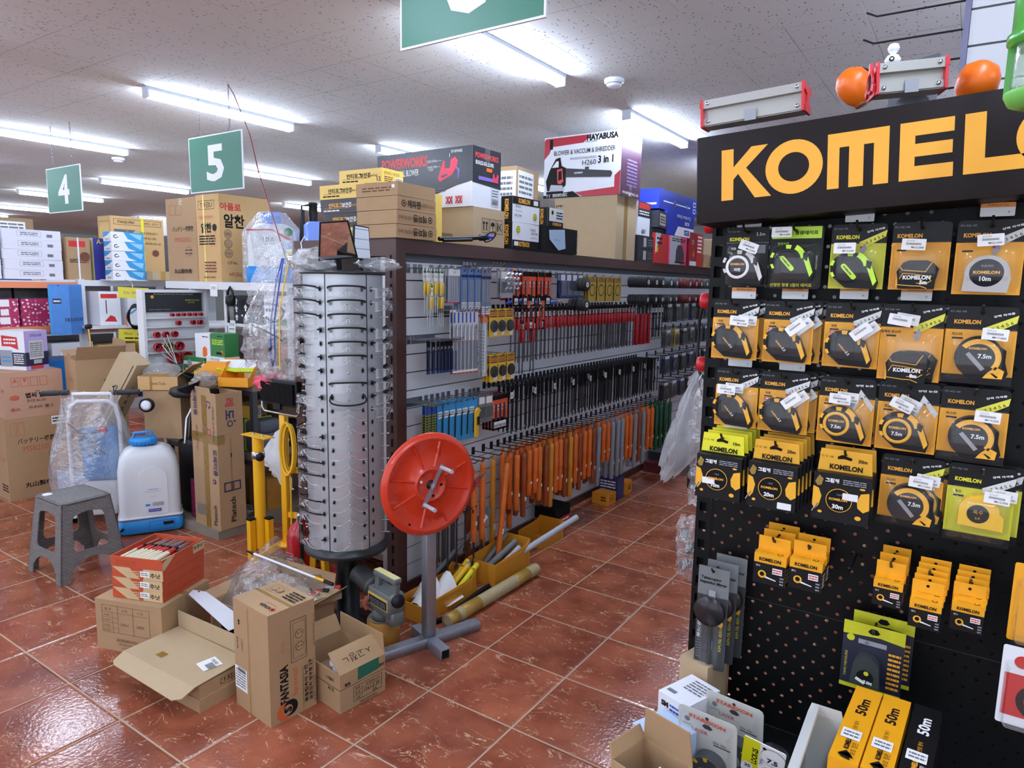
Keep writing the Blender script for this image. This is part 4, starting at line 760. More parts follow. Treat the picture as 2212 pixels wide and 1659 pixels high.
o=thing('bolt_cutter','long grey handled cutter leaning in front of the low slats behind the reel','cutter',(-2.25,2.74,.0));b=MB();b.tube([(-.02,-.20,.02),(.02,.12,.20),(.05,.20,.27)],.013,pvc,10);b.build('handle',o);b=MB();b.bar((.05,.20,.27),(.07,.30,.36),.03,.045,pvc);b.build('head',o);b=MB();b.flat([(-.02,-.015),(.02,-.015),(.02,.015),(-.02,.015)],whitep,(.083,.245,.32),(.2,.75,.62),(-.1,-.6,.75));b.build('price_label',o)
# boxes below the far handles
carton('battery_box','orange box on the floor under the far orange handles','box',(-2.20,4.56,0),(.13,.13,.085),obox,-.1,f=[('L',.6,.3,.95,.8,2,ink)],r=[('F',.3,.15,.9,.85,.003,ink),('T',.6,.5,.03,'KE',ink)])
carton('tool_box','dark blue box standing behind the orange box on the floor','box',(-2.22,4.72,0),(.16,.12,.165),mat('dark_blue_box',(36,50,104),.4),0,f=[('L',.1,.5,.9,.9,3,whitep)])
carton('battery_box','yellow box with black letters beyond the dark blue box on the floor','box',(-2.20,4.88,0),(.12,.12,.10),obox,.1,r=[('T',.5,.5,.04,'KE',ink,{'bold':.04})])
carton('tool_box','red and black box half hidden by the far orange handles','box',(-2.24,3.86,0),(.16,.20,.16),blackm,0,r=[('R',0,0,1,.55,red),('L',.1,.2,.9,.5,2,whitep)],f=[('R',0,0,1,.5,red)])
carton('tool_box','flat dark red box on the floor at the far end of the slatwall','box',(-2.22,5.85,0),(.2,.55,.09),mat('wine_box',(92,30,38),.4),0,r=[('L',.2,.2,.9,.8,2,whitep)])
carton('tool_box','flat dark box lying on the dark red one at the far end','box',(-2.24,5.95,.091),(.2,.5,.07),bb,.05,r=[('L',.2,.2,.9,.8,2,whitep)])
# ---------------------------------------------------------------- grey motor tool on an ochre drum
o=thing('ochre_drum','squat ochre drum beside the open parts carton, carrying the grey motor tool','drum',(-2.085,2.10,0));b=MB();b.lathe([(.068,0),(.076,.005),(.074,.06),(.075,.064),(.074,.07),(.072,.118),(.066,.122)],mat('dirty_ochre',(176,122,46),.6,noise=.35,nscale=14),28);b.build('body',o);MB().lathe([(.0,.124),(.066,.124),(.066,.128),(0,.13)],mat('cement_lid',(136,134,120),.9,noise=.2),28,caps=False).build('lid',o)
gt=mat('cast_grey',(112,116,114),.45,.2,noise=.18,nscale=20);o=thing('motor_tool','grey cast motor tool with a black barrel on the ochre drum','power tool',(-2.07,2.08,.131),-.2)
MB().lathe([(.03,0),(.045,.005),(.05,.03),(.035,.06)],gt,20,(0,0,0)).build('base',o)
b=MB();b.rbox(-.055,-.04,.045,.12,.04,.15,gt,.012);b.rbox(.07,-.035,.01,.13,.03,.07,gt,.01);b.build('housing',o)
b=MB();b.lathe([(.03,.0),(.048,.002),(.052,.01),(.050,.03),(.046,.034),(.044,.14),(.05,.145),(.05,.15),(.0,.151)],mat('barrel_black',(58,58,58),.5),26,(-.05,0,.125),(-1,.05,.12));b.build('barrel',o)
b=MB();b.bar((-.03,0,.14),(-.02,0,.21),.02,.03,gt);b.bar((.10,0,.14),(.11,0,.20),.02,.03,gt);b.rbox(-.04,-.02,.200,.125,.02,.222,gt,.006);b.build('handle',o);MB().box(-.038,-.016,.2225,.12,.016,.2235,mat('faded_yellow_sticker',(214,204,140),.6)).build('sticker',o)
b=MB();decal(b,((-.05,-.0402,.06),(1,0,0),(0,0,1),(0,-1,0),.15,.07),[('R',0,.2,1,.98,mat('tan_plate',(216,180,96),.5)),('R',.04,.25,.96,.8,ink),('L',.08,.3,.9,.7,4,greyink)]);b.build('rating_plate',o)
b=MB();b.lathe([(.022,0),(.024,.03),(.012,.05),(.012,.06),(.026,.066),(.024,.078),(0,.08)],gt,16,(.12,-.02,.14),(.9,-.3,.25));b.build('throttle',o);MB().lathe([(.026,.0),(.03,.008),(.026,.016),(0,.018)],black,16,(.178,-.042,.158),(.9,-.3,.25)).build('starter_knob',o)
MB().tube([(-.045,-.045,.10),(-.05,-.06,.07),(-.045,-.05,.045)],.012,mat('rusty_copper',(150,84,62),.6),10).build('tap',o)
# ---------------------------------------------------------------- kraft cartons heaped on the floor
MB_=MB
def open_box(name,lb,loc,size,m,rz=0,flaps=(),inner=kraftd,group=None,**dec):
 """open carton: four walls and a floor in one shell, flaps as parts: (side, length, angle from upright outward, sheet width factor)"""
 w_,d_,h_=size;t=.004;o=thing(name,lb,'box',loc,rz,group);b=MB()
 b.box(-w_/2,-d_/2,0,w_/2,d_/2,t,m)
 for x0,y0,x1,y1 in((-w_/2,-d_/2,w_/2,-d_/2+t),(-w_/2,d_/2-t,w_/2,d_/2),(-w_/2,-d_/2+t,-w_/2+t,d_/2-t),(w_/2-t,-d_/2+t,w_/2,d_/2-t)):b.box(x0,y0,t,x1,y1,h_,m)
 for fc,ds in dec.items():decal(b,face(fc,w_,d_,h_),ds)
 b.build('carton_body',o)
 for fl in flaps:
  s,ln,an=fl[:3];k=fl[3]if len(fl)>3 else 1;fd=fl[4]if len(fl)>4 else[]
  ax={'f':((-w_/2*k,-d_/2,h_),(1,0,0),(0,-1,0),w_*k),'b':((w_/2*k,d_/2,h_),(-1,0,0),(0,1,0),w_*k),'r':((w_/2,-d_/2*k,h_),(0,1,0),(1,0,0),d_*k),'l':((-w_/2,d_/2*k,h_),(0,-1,0),(-1,0,0),d_*k)}[s]
  O,U,N,wd=Vector(ax[0]),Vector(ax[1]),Vector(ax[2]),ax[3];V=Vector((0,0,math.cos(an)))+N*math.sin(an);b=MB()
  b.prism([(0,0),(wd,0),(wd-.006,ln),(.006,ln)],.003,m,O,U,V);Nn=U.cross(V)
  if fd:decal(b,(O,U,V,Nn,wd,ln),fd)
  b.build('flap',o)
 return o
bio=[('F',.10,.36,.82,.90,.0015,inkbr),('R',.10,.76,.82,.765,inkbr),('R',.34,.36,.345,.90,inkbr),('R',.57,.36,.575,.90,inkbr),('R',.26,.36,.264,.76,inkbr),('R',.10,.66,.34,.664,inkbr),('R',.10,.56,.34,.564,inkbr),('R',.10,.46,.34,.464,inkbr),('T',.2,.83,.013,'품  명',inkbr),('T',.45,.83,.013,'규 격',inkbr),('T',.69,.83,.013,'수 량',inkbr),('T',.18,.71,.010,'녹색탄',inkbr),('T',.18,.61,.010,'아모데이',inkbr),('T',.18,.51,.010,'A-칼슘',inkbr),('T',.18,.41,.010,'배추방탄',inkbr),('T',.45,.56,.012,'500ml',inkbr),('T',.69,.56,.012,'20E/A',inkbr),('T',.48,.24,.013,'BIOPLAN CO.',inkbr,{'bold':.01}),('T',.45,.16,.009,'TEL. 043-534-',inkbr),('T',.46,.09,.009,'바이오플랜',inkbr)]
carton('carton','kraft carton with a printed three column table, under the vermilion trays','box',(-2.955,1.535,0),(.345,.30,.232),kraft,.335,f=bio,parts={'packing_tape':{'t':[('R',0,.45,1,.55,tapec)]}})
tro=mat('vermilion_tray',(190,76,42),.55);tbe=mat('tray_beige',(206,178,134),.6)
for k in range(4):
 top=k==3;ds=[('P',[(.0,1),(.35,1),(.55,.0),(.3,0),(.12,.6)],tbe),('P',[(.62,1),(1,1),(1,0),(.62,0)],tbe),('T',.80,.45,.022,'부추낫',ink,{'w':.075,'bold':.02}),('L',.3,.2,.55,.8,3,tbe)]if not top else[('L',.1,.2,.5,.7,2,faint)]
 rr_=[('P',[(0,.7),(.12,1),(.3,1),(.05,0),(0,0)],tbe),('R',.72,0,1,.9,tbe),('T',.85,.5,.020,'부추낫',ink,{'w':.065,'bold':.02})]if top else[('L',.1,.3,.9,.6,1,faint)]
 z=.234+k*.0485;zz=('lowest','second','third','top open')[k]
 if not top:
  o=carton('sickle_tray',zz+' vermilion printed tray of the stack on the kraft carton','box',(-2.945+.003*k,1.56,z),(.252,.272,.0475),tro,.375+(.03 if k==2 else 0)*.5,'vermilion trays',f=ds,r=rr_,parts={'price_label':{'f':[('R',.56,.25,.74,.8,whitep),('L',.58,.35,.72,.7,2,greyink)]}})
 else:
  o=open_box('sickle_tray',zz+' vermilion tray filled with wooden handled sickles',(-2.94,1.56,z),(.256,.276,.046),tro,.385,group='vermilion trays',f=ds,r=rr_,l=rr_)
  for c in kids(o):pass
crm=mat('cream_handle',(226,216,186),.5);redl=mat('red_wrap',(196,50,44),.35);clr_=mat('blade_bag',(150,156,160),.2,.6)
c_,s_=math.cos(.385),math.sin(.385);first_s=None
def sickle():
 o=thing('garden_sickle','','sickle');b=MB();b.lathe([(.0,-.001),(.0078,.0),(.0085,.01),(.0078,.06),(.0072,.10),(.007,.104)],crm,12,(0,0,0),(0,1,0));b.build('handle',o)
 MB().lathe([(.0074,.10),(.0076,.102),(.0076,.14),(.0064,.142)],redl,12,(0,0,0),(0,1,0),caps=False).build('sleeve',o);MB().lathe([(.006,.14),(.0062,.16),(.004,.165)],black,10,(0,0,0),(0,1,0)).build('ferrule',o)
 MB().prism([(-.004,0),(.004,0),(.012,.05),(.012,.085),(.004,.09),(.003,.05)],.0015,clr_,(0,.163,.001),(1,0,0),(0,1,0)).build('blade',o);return o
sk=sickle();n_=0
for lay in range(2):
 for i in range(11 if lay==0 else 9):
  lx=-.106+i*.0205+(.012*lay)+RN.uniform(-.002,.002);ly=-.125+RN.uniform(0,.012)+lay*.004;zz=.234+3*.0485+.013+lay*.0165
  wx,wy=-2.94+lx*c_-ly*s_,1.56+lx*s_+ly*c_;rz=.385+RN.uniform(-.05,.05);lb=('cream handled sickle in the bottom layer of the open vermilion tray','cream handled sickle on top in the open vermilion tray')[lay];gp=('lower sickles','upper sickles')[lay]
  if n_==0:sk.location=(wx,wy,zz);sk.rotation_euler=(0,0,rz);tag(sk,lb,None,gp)
  else:dup(sk,(wx,wy,zz),rz,lb,gp)
  n_+=1
  # flat carton with its lid folded forward, and the lid wall behind
o=thing('flat_carton','flat kraft carton with a loosely folded lid and a white barcode label','box',(-2.51,1.425,0),.045)
b=MB();b.box(-.232,-.11,0,.232,.11,.052,kraft);b.box(-.226,-.104,.052,.226,.108,.105,kraft);decal(b,((.226,-.104,.052),(0,1,0),(0,0,1),(1,0,0),.21,.053),[('T',.62,.5,.026,'간지소',ink,{'w':.09})]);b.build('carton_body',o)
b=MB();b.prism([(-.24,0),(.23,0),(.225,.23),(-.235,.235)],.003,kraft2,(0,-.125,.113),(1,0,0),(0,1,.02));b.prism([(-.24,0),(-.235,-.05),(-.21,-.062),(.19,-.075),(.225,-.055),(.23,0)],.003,kraft2,(0,-.125,.113),(1,0,0),(0,.92,.38))
b.build('lid',o);b=MB();b.box(-.235,.112,.06,.235,.117,.19,kraft2);b.build('rear_panel',o)
b=MB();b.prism(rrect(.075,.075,.002,2),.0006,whitep,(.14,.0,.1175),(.97,-.22,0),(.22,.97,.02));decal(b,((.105,-.035,.1183),(.97,-.22,0),(.22,.97,.02),(0,0,1),.075,.075),[('B',.35,.3,.9,.7,ink),('L',.1,.75,.7,.92,2,greyink)]);b.build('barcode_label',o)
MB().box(-.1,-.075,.1162,-.06,-.045,.1172,tapec).build('tape_scrap',o)
# tall printed socket carton
gf=[('T',.16,.80,.012,'명품',ink,{'rot':PI/2,'bold':.05}),('T',.10,.60,.012,'배구정원',ink,{'rot':PI/2}),('T',.24,.60,.012,'오선빈기',ink,{'rot':PI/2}),('R',.0,.17,.36,.38,whitep),('L',.03,.19,.33,.36,7,greyink),('B',.1,.34,.32,.375,ink),('R',.425,.0,.445,.97,tapec)]
rf=[('T',.30,.33,.036,'FANTASIA',ink,{'rot':PI/2,'bold':.04,'w':.150}),('T',.55,.31,.027,'Special',mat('rust_ink',(206,96,48),.6),{'rot':PI/2,'w':.110,'bold':.01}),('O',.30,.085,.034,mat('rust_ink',(0,0,0))),('O',.42,.10,.031,ink),('O',.36,.09,.020,kraft),('T',.36,.09,.034,'S',ink,{'bold':.06,'rot':PI/2}),('R',.77,.0,.775,.0,ink),('R',.70,.02,.706,.42,ink),('R',.93,.06,.934,.46,ink),('T',.77,.25,.016,'꽂음접속식 누전',ink,{'rot':PI/2,'bold':.02,'w':.15}),('T',.87,.27,.016,'보호장치 방우형 2구',ink,{'rot':PI/2,'bold':.02,'w':.165}),('T',.965,.17,.008,'16A 250V ~ 15mA (30개)',ink,{'rot':PI/2,'w':.11}),('T',.965,.72,.007,'JIN HEUNG ELECTRIC Co., Ltd.',ink,{'rot':PI/2,'w':.13}),('F',.45,.50,.80,.88,.0015,ink),('F',.50,.53,.77,.85,.001,ink),('O',.635,.74,.017,ink),('O',.635,.74,.0155,kraft),('O',.635,.63,.017,ink),('O',.635,.63,.0155,kraft),('O',.60,.75,.0025,ink),('O',.67,.75,.0025,ink),('O',.60,.63,.0025,ink),('O',.67,.63,.0025,ink),('T',.28,.70,.010,'가정용',mat('rust_ink',(0,0,0)),{'rot':PI/2}),('O',.28,.64,.006,mat('rust_ink',(0,0,0))),('O',.28,.64,.0045,kraft)]
tf=[('R',.0,.46,1,.54,tapec),('T',.72,.20,.016,'FANTASIA',ink,{'rot':-PI/2*0+PI,'bold':.04,'w':.09}),('T',.70,.32,.012,'Special',mat('rust_ink',(0,0,0)),{'rot':PI,'w':.055}),('O',.88,.2,.013,mat('rust_ink',(0,0,0))),('O',.88,.2,.007,ink),('F',.15,.60,.48,.88,.001,ink),('O',.25,.74,.015,ink),('O',.25,.74,.014,kraft),('O',.38,.74,.015,ink),('O',.38,.74,.014,kraft),('L',.6,.58,.95,.9,4,ink)]
carton('carton','tall kraft socket carton with black FANTASIA lettering, standing upright nearest the camera'.replace('FANTASIA','upright'),'box',(-2.093,1.532,0),(.235,.195,.433),kraft,-.085,f=gf,r=rf,t=tf)
# open parts carton with green tape
grt=mat('green_tape',(22,104,84),.3)
lf=[('T',.80,.52,.018,'씨 티',ink,{'bold':.02}),('T',.78,.78,.016,') 이음쇠',ink,{'bold':.02}),('R',0,.60,1,.612,ink)]
rr2=[('R',0,.60,1,.612,ink),('F',.28,.14,.92,.54,.0015,ink),('R',.28,.27,.92,.277,ink),('R',.28,.40,.92,.407,ink),('R',.46,.14,.465,.54,ink),('T',.37,.47,.012,'종류',ink),('T',.37,.335,.012,'호칭',ink),('T',.37,.205,.012,'수량',ink),('T',.68,.335,.013,'15x1/2 3P',ink,{'w':.075}),('T',.75,.205,.013,'EA',ink),('T',.7,.47,.012,'우전(ELCN',ink,{'w':.07}),('T',.6,.07,.009,'MADE IN KOREA',ink,{'w':.08}),('T',.15,.70,.014,'황동',ink,{'bold':.03}),('T',.90,.78,.014,'음쇠',ink,{'bold':.03})]
o=open_box('carton','open kraft parts carton with green tape on its flaps, right of the upright carton',(-1.975,1.75,0),(.29,.215,.155),kraft,-.11,flaps=[('b',.085,-.05),('r',.10,-.95,1,[('T',.5,.45,.035,'ㅅ고정ㄴ',ink,{'w':.13,'rot':PI})]),('l',.07,.5)],f=lf,r=rr2)
b=MB();decal(b,face('r',.29,.215,.155),[('P',[(.38,.66),(.38,1.0),(.85,1.0),(.85,.70)],grt)],.0016);b.build('green_tape',o)
for i,(x,y)in enumerate(((-2.005,1.77),(-2.06,1.80),(-1.97,1.72))):
 q=thing('lamp_socket',('white round socket disc lying nearest the flap in the open parts carton','white round socket disc at the back of the open parts carton','white round socket disc deep in the open parts carton')[i],'socket',(x,y,(.06,.05,.01)[i]),(.5,.3+.2*i,0));MB().lathe([(0,.012),(.012,.012),(.014,.018),(.024,.016),(.028,.008),(.028,0),(0,0)],white,22).build('base',q);MB().lathe([(0,.019),(.008,.019)],greyh,12,caps=False).build('contact',q)
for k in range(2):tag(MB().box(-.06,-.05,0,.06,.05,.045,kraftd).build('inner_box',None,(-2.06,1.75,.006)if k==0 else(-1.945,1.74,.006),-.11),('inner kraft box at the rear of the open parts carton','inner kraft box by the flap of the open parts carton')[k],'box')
# heap behind: open carton with a clear bag of rods
open_box('carton','wide open kraft carton under the clear bag, in front of the glasses tower',(-2.50,1.83,0),(.44,.30,.20),kraft,.12,flaps=[('b',.10,.25),('r',.11,.9),('l',.09,1.5)],f=[])
def bagmesh(name,lb,loc,rx,ry,rz_,m=clear,seed=1,nu=28,nv=14,rot=0,crumple=.18,cat='plastic bag',open_=0):
 r_=random.Random(seed);ph=[r_.uniform(0,6)for _ in range(9)]
 def fn(u,v):
  a=2*PI*u;t=-1+2*v;rad=math.sqrt(max(0,1-t*t))**.7;k=1+crumple*(math.sin(a*3+ph[0]+t*4)+.6*math.sin(a*7+ph[1]-t*7)+.5*math.sin(a*11+t*9+ph[2]))
  return(rx*rad*k*math.cos(a),ry*rad*k*math.sin(a),rz_*(1+t)*(1+crumple*.5*math.sin(a*2+ph[3])))
 b=MB();b.grid(fn,nu,nv,m);o=b.build(name,None,loc,rot);return tag(o,lb,cat)
def sheet(name,lb,pts,m,sub=5,amp=.012,seed=3,cat='plastic bag'):
 """crumpled film through a rows x cols net of points"""
 R_,C_=len(pts),len(pts[0]);r_=random.Random(seed);ph=[r_.uniform(0,6)for _ in range(8)]
 def fn(u,v):
  x=u*(C_-1);y=v*(R_-1);i=min(int(y),R_-2);j=min(int(x),C_-2);fy,fx=y-i,x-j;P=[[Vector(pts[i+a][j+c])for c in(0,1)]for a in(0,1)]
  p=(P[0][0]*(1-fx)+P[0][1]*fx)*(1-fy)+(P[1][0]*(1-fx)+P[1][1]*fx)*fy
  q=amp*(math.sin(u*19+ph[0]+v*7)+.7*math.sin(v*23+ph[1]-u*9)+.6*math.sin((u+v)*31+ph[2])+.5*math.sin((u-v)*47+ph[3]))
  return p+Vector((q*.6,q*.7,q))
 b=MB();b.grid(fn,(C_-1)*sub,(R_-1)*sub,m);return tag(b.build(name),lb,cat)
sheet('plastic_sheet','large crumpled clear bag spilling over the wide open carton',[[(-3.05,1.95,.10),(-2.85,2.10,.32),(-2.65,2.13,.22),(-2.45,2.1,.20)],[(-2.88,1.82,.14),(-2.72,1.88,.33),(-2.55,1.93,.31),(-2.32,1.98,.24)],[(-2.76,1.72,.16),(-2.62,1.74,.26),(-2.46,1.78,.29),(-2.26,1.88,.25)],[(-2.68,1.66,.15),(-2.56,1.65,.19),(-2.42,1.68,.22),(-2.24,1.78,.22)]],clearbag,7,.010)
for i in range(5):
 o=thing('telescopic_rod',('rod nearest the camera in the bag on the open carton','second rod in the bag on the open carton','middle rod in the bag on the open carton','fourth rod in the bag on the open carton','rod at the back of the bag on the open carton')[i],'rod',(-2.62+.03*i,1.73+.035*i,.212),(0,0,.25+.1*i));MB().cyl((0,0,0),(.24,0,.02),.010,(pipe,redl,pvc,redl,pipe)[i],10).build('tube_body',o);MB().cyl((.245,0,.0205),(.27,0,.0225),.012,(red,black,red,black,red)[i],10).build('end_cap',o)
o=thing('antenna_pole','thin white pole with a black tip lying across the clear bag','pole',(-2.75,1.88,.345),(0,.10,.13));MB().cyl((.04,0,0),(.42,0,0),.0055,white,10).build('shaft',o);MB().tube([(-.01,0,0),(.04,0,0)],.003,black,8,r2=.009).build('tip',o);MB().cyl((.42,0,0),(.47,0,0),.007,yellow,10).build('yellow_collar',o);MB().cyl((.47,0,0),(.52,0,0),.008,black,10).build('end_grip',o)
b=MB();b.prism([(-.17,0),(-.12,.035),(.2,.045),(.2,-.045),(-.15,-.03)],.002,mat('white_board',(214,214,220),.4),(0,0,0),(1,0,0),(0,1,0));b.flat(disc(.005,10,-.14,.012),blackm,(0,0,.0004),(1,0,0),(0,1,0));tag(b.build('tapered_board',None,(-2.60,1.60,.225),(0,.14,-.06)),'white tapered panel with a hole, poking out over the flat carton','panel')
tag(MB().rbox(-.13,-.05,0,.13,.05,.09,blackm,.02).build('black_case',None,(-2.48,1.69,.10),.1),'black case in the shadow behind the flat carton','case')
for i,(x,y,rz)in enumerate(((-2.36,1.86,.2),(-2.33,1.96,-.3))):tag(MB().box(-.06,-.07,0,.06,.07,.03,kraft2).build('inner_box',None,(x,y,.205+.0*i),(.25*(1-i),.1,rz)),('pale kraft box lying on the flap of the wide open carton','pale kraft box at the tower side of the wide open carton')[i],'box')
# ================================================================ round tower of safety glasses
tsil=mat('tower_silver',(186,190,194),.34,.55);tdk=mat('tower_seam',(70,72,76),.4,.5);TC=(-2.365,2.15)
tw=thing('glasses_tower','tall round silver tower with slots holding safety glasses','display tower',(TC[0],TC[1],0),math.radians(52))
MB().lathe([(.12,0),(.12,.012),(.055,.02),(.052,.365)],black,28).build('pedestal',tw)
MB().lathe([(.05,.365),(.19,.375),(.197,.385),(.197,.40),(.190,.403),(.190,.417),(.178,.419)],mat('tower_black',(30,31,33),.35),48).build('base_plate',tw)
MB().lathe([(.05,1.648),(.186,1.648),(.188,1.652),(.188,1.664),(.05,1.664)],mat('tower_black',(0,0,0)),40).build('top_plate',tw)
RT=.174;NZ=20;zrow=[1.585-.0586*i for i in range(NZ)]
for p in range(6):
 a0=-PI/2+p*PI/3;b=MB();b.lathe([(RT,.354),(RT,1.648)],tsil,10,caps=False,a0=0,a1=PI/3-.02)if 0 else None
 v=[];n=8
 for z in(.419,1.648):
  for j in range(n+1):a=a0-PI/6+.012+(PI/3-.024)*j/n;v.append((RT*math.cos(a),RT*math.sin(a),z))
 b.add(v,[(j,j+1,n+1+j+1,n+1+j)for j in range(n)],tsil,True);b.build('panel',tw)
 b=MB();a=a0-PI/6;b.box(0,-.003,.419,.004,.003,1.648,tdk);b.v=[(math.cos(a)*(RT-.004+x)-math.sin(a)*y,math.sin(a)*(RT-.004+x)+math.cos(a)*y,z)for x,y,z in b.v];b.build('seam_strip',tw)
 b=MB();c=MB()
 for z in zrow:
  for s in(-1,1):
   a=a0+s*.385;O=Vector((math.cos(a)*(RT+.0008),math.sin(a)*(RT+.0008),z));U=(-math.sin(a),math.cos(a),0)
   b.flat(rrect(.019,.027,.0093,4),mat('slot_rim',(150,154,158),.5,.3),O,U,(0,0,1));b.flat(rrect(.011,.018,.0054,4),blackm,O+Vector((math.cos(a),math.sin(a),0))*.0006,U,(0,0,1))
  c=MB();c.cyl((math.cos(a0)*RT,math.sin(a0)*RT,z-.008),(math.cos(a0)*(RT+.034),math.sin(a0)*(RT+.034),z-.004),.0028,steel,8);c.lathe([(0,-.005),(.0045,-.003),(.0055,0),(.0045,.003),(0,.005)],steel,8,(math.cos(a0)*(RT+.036),math.sin(a0)*(RT+.036),z-.004))
  if p in(0,1,4,5):c.build('pin',tw)
 b.build('slot_pattern',tw)
lens=film('clear_lens',(225,232,236),.06,.2,8,.10)
def glasses(brow,fan,drop=1):
 o=thing('safety_glasses','','glasses');arc=lambda u:(-.078*math.cos(PI*u),-.012-.034*math.sin(PI*u)**.8 if 0<u<1 else-.012)
 b=MB();b.grid(lambda u,v:(arc(u)[0],arc(u)[1]-.004*v*math.sin(PI*u),.006+.006*math.sin(PI*u)-v*(.044-.012*math.exp(-((u-.5)/.06)**2)*1.6)),20,3,lens);b.build('lens',o)
 if brow:b=MB();b.tube([(arc(i/14)[0],arc(i/14)[1]-.001,.008+.007*math.sin(PI*i/14))for i in range(15)],.0038,black,6);b.build('brow_bar',o)
 b=MB();b.tube([(arc(i/14)[0],arc(i/14)[1]-.001,.006+.006*math.sin(PI*i/14)-(.041-.030*math.exp(-((i/14-.5)/.10)**2)))for i in range(15)],.0018,film('clear_rim',(245,248,250),.45,.1,5,.2),5);b.build('lens_rim',o)
 for s in(-1,1):
  b=MB();m=black if(brow or fan)else film('clear_rim')
  if fan:b.prism([(0,.006),(.034,.016),(.034,-.016),(0,-.006)],.002,m,(.058*s,.010,.0),(.62*s,-.5*0-.35,0),(0,0,1))if s>0 else b.prism([(0,-.006),(.034,-.016),(.034,.016),(0,.006)],.002,m,(.058*s,.010,.0),(.62*s,-.35,0),(0,0,1))
  b.tube([(.078*s,-.012,.004),(.074*s,.004,.004),(.066*s,.018,0)],.0035,m,6);b.build('temple',o)
 b=MB();b.tube([(-.008,-.052,-.024),(-.004,-.056,-.008),(.004,-.056,-.008),(.008,-.052,-.024)],.0014,film('clear_rim')if not brow else white,5);b.build('nose_pad',o);return o
G1=glasses(True,False);G2=glasses(False,False);G3=glasses(False,True);GS={G1 .name:0,G2 .name:0,G3 .name:0}
ORD=('1st','2nd','3rd')
def setg(G,p,row,tilt=0):
 a=math.radians(-38+60*p);x=TC[0]+math.cos(a)*RT;y=TC[1]+math.sin(a)*RT;face_=('the panel facing the camera','the right hand panel','the back','the back','the left rear panel','the left hand panel')[p%6]
 pl=('black browed','clear','black templed')[(G1,G2,G3).index(G)];lb='%s glasses on %s of the tower, %s row down'%(pl,face_,('1st','2nd','3rd')[row]if row<3 else '%dth'%(row+1))
 if GS[G.name]==0:G.location=(x,y,zrow[row]);G.rotation_euler=(tilt,0,a+PI/2);tag(G,lb,None,'safety glasses on the tower');GS[G.name]=1;KC[G.name]=[(c,[])for c in kids(G)]
 else:dup(G,(x,y,zrow[row]),(tilt,0,a+PI/2),lb,'safety glasses on the tower')
for r_ in(0,1,2,3,4,5,7):setg(G1,0,r_)
setg(G1,0,8,.9)
for r_ in(9,10,12,13,14,15,16,17,19):setg(G2,0,r_,.15)
for r_ in(0,1,2):setg(G1,5,r_)
for r_ in(3,5,6,8,11,19):setg(G3,5,r_)
for r_ in(12,13,14,16,17):setg(G1,5,r_)
for r_ in(0,1,9):setg(G2,1,r_)
for r_ in(3,4,6,7,8):setg(G3,1,r_)
for r_ in(0,2,4,6,9,11,13,15,18):setg(G1 if r_%2 else G3,4,r_)
# mirrors on top and bags
mir=mat('mirror_glass',(235,238,240),.02,1)
def mirror(lb,loc,rot,w0,w1,h_):
 o=thing('mirror',lb,'mirror',loc,rot);fr=[(-w1/2,0),(w1/2,0),(w0/2,h_),(-w0/2,h_)]
 MB().prism(fr,.008,black,(0,-.002,.05)).build('frame',o);k=.90;MB().prism([(x*k,h_*.5+(y-h_*.5)*.93)for x,y in fr],.001,mir,(0,-.0032,.05)).build('glass',o);MB().bar((0,.004,0),(0,.004,.07),.022,.006,black).build('stem',o)
mirror('tilted black framed mirror on the tower top reflecting the red floor',(TC[0]+.035,TC[1]-.05,1.666),(.30,-.12,math.radians(52)),.12,.17,.165)
mirror('second upright mirror behind the tilted one on the tower top',(TC[0]+.035,TC[1]+.085,1.668),(-.05,.04,math.radians(95)),.10,.12,.15)
bagmesh('glasses_bag','flat clear bag of glasses lying on the tower top under the mirrors',(TC[0]+.10,TC[1]+.12,1.665),.10,.07,.030,clearbag,4,cat='plastic bag')
bagmesh('glasses_bag','clear bag of glasses on the left side of the tower top',(TC[0]-.10,TC[1]-.08,1.665),.11,.08,.045,clearbag,9,cat='plastic bag')
sheet('hanging_bag','large clear bag with glasses hanging left of the tower, upper end on a white hook',[[(-2.80,2.06,1.76),(-2.72,2.14,1.80),(-2.62,2.24,1.75)],[(-2.88,2.02,1.55),(-2.74,2.06,1.58),(-2.62,2.22,1.55)],[(-2.93,2.02,1.38),(-2.78,2.00,1.40),(-2.64,2.20,1.35)],[(-2.96,2.06,1.20),(-2.80,2.08,1.16),(-2.66,2.22,1.12)]],clearbag,9,.014,5)
sheet('hanging_bag','long clear bag tapering down beside the black face shield',[[(-3.20,2.40,1.50),(-3.14,2.45,1.52),(-3.06,2.52,1.5)],[(-3.32,2.40,1.30),(-3.2,2.38,1.30),(-3.08,2.5,1.3)],[(-3.42,2.44,1.12),(-3.28,2.40,1.10),(-3.12,2.5,1.1)],[(-3.45,2.50,1.02),(-3.32,2.46,.99),(-3.2,2.52,1.0)]],clearbag,9,.012,8)
bagmesh('pink_contents','pink and red goods showing in the foot of the long clear bag',(-3.33,2.47,.985),.085,.06,.05,mat('pink_stuff',(220,70,96),.5),12,crumple=.3,cat='packed goods')
for i,(x,y,z)in enumerate(((-2.84,2.09,1.36),(-2.76,2.10,1.26),(-2.82,2.11,1.46),(-2.72,2.16,1.40))):
 o=dup(G3 if i%2 else G1,(x,y,z),(.4*i,.5,.8+i),'pair of safety glasses packed in the hanging clear bag, '+('lower left','lowest','upper left','right hand')[i],'glasses in the hanging bag')
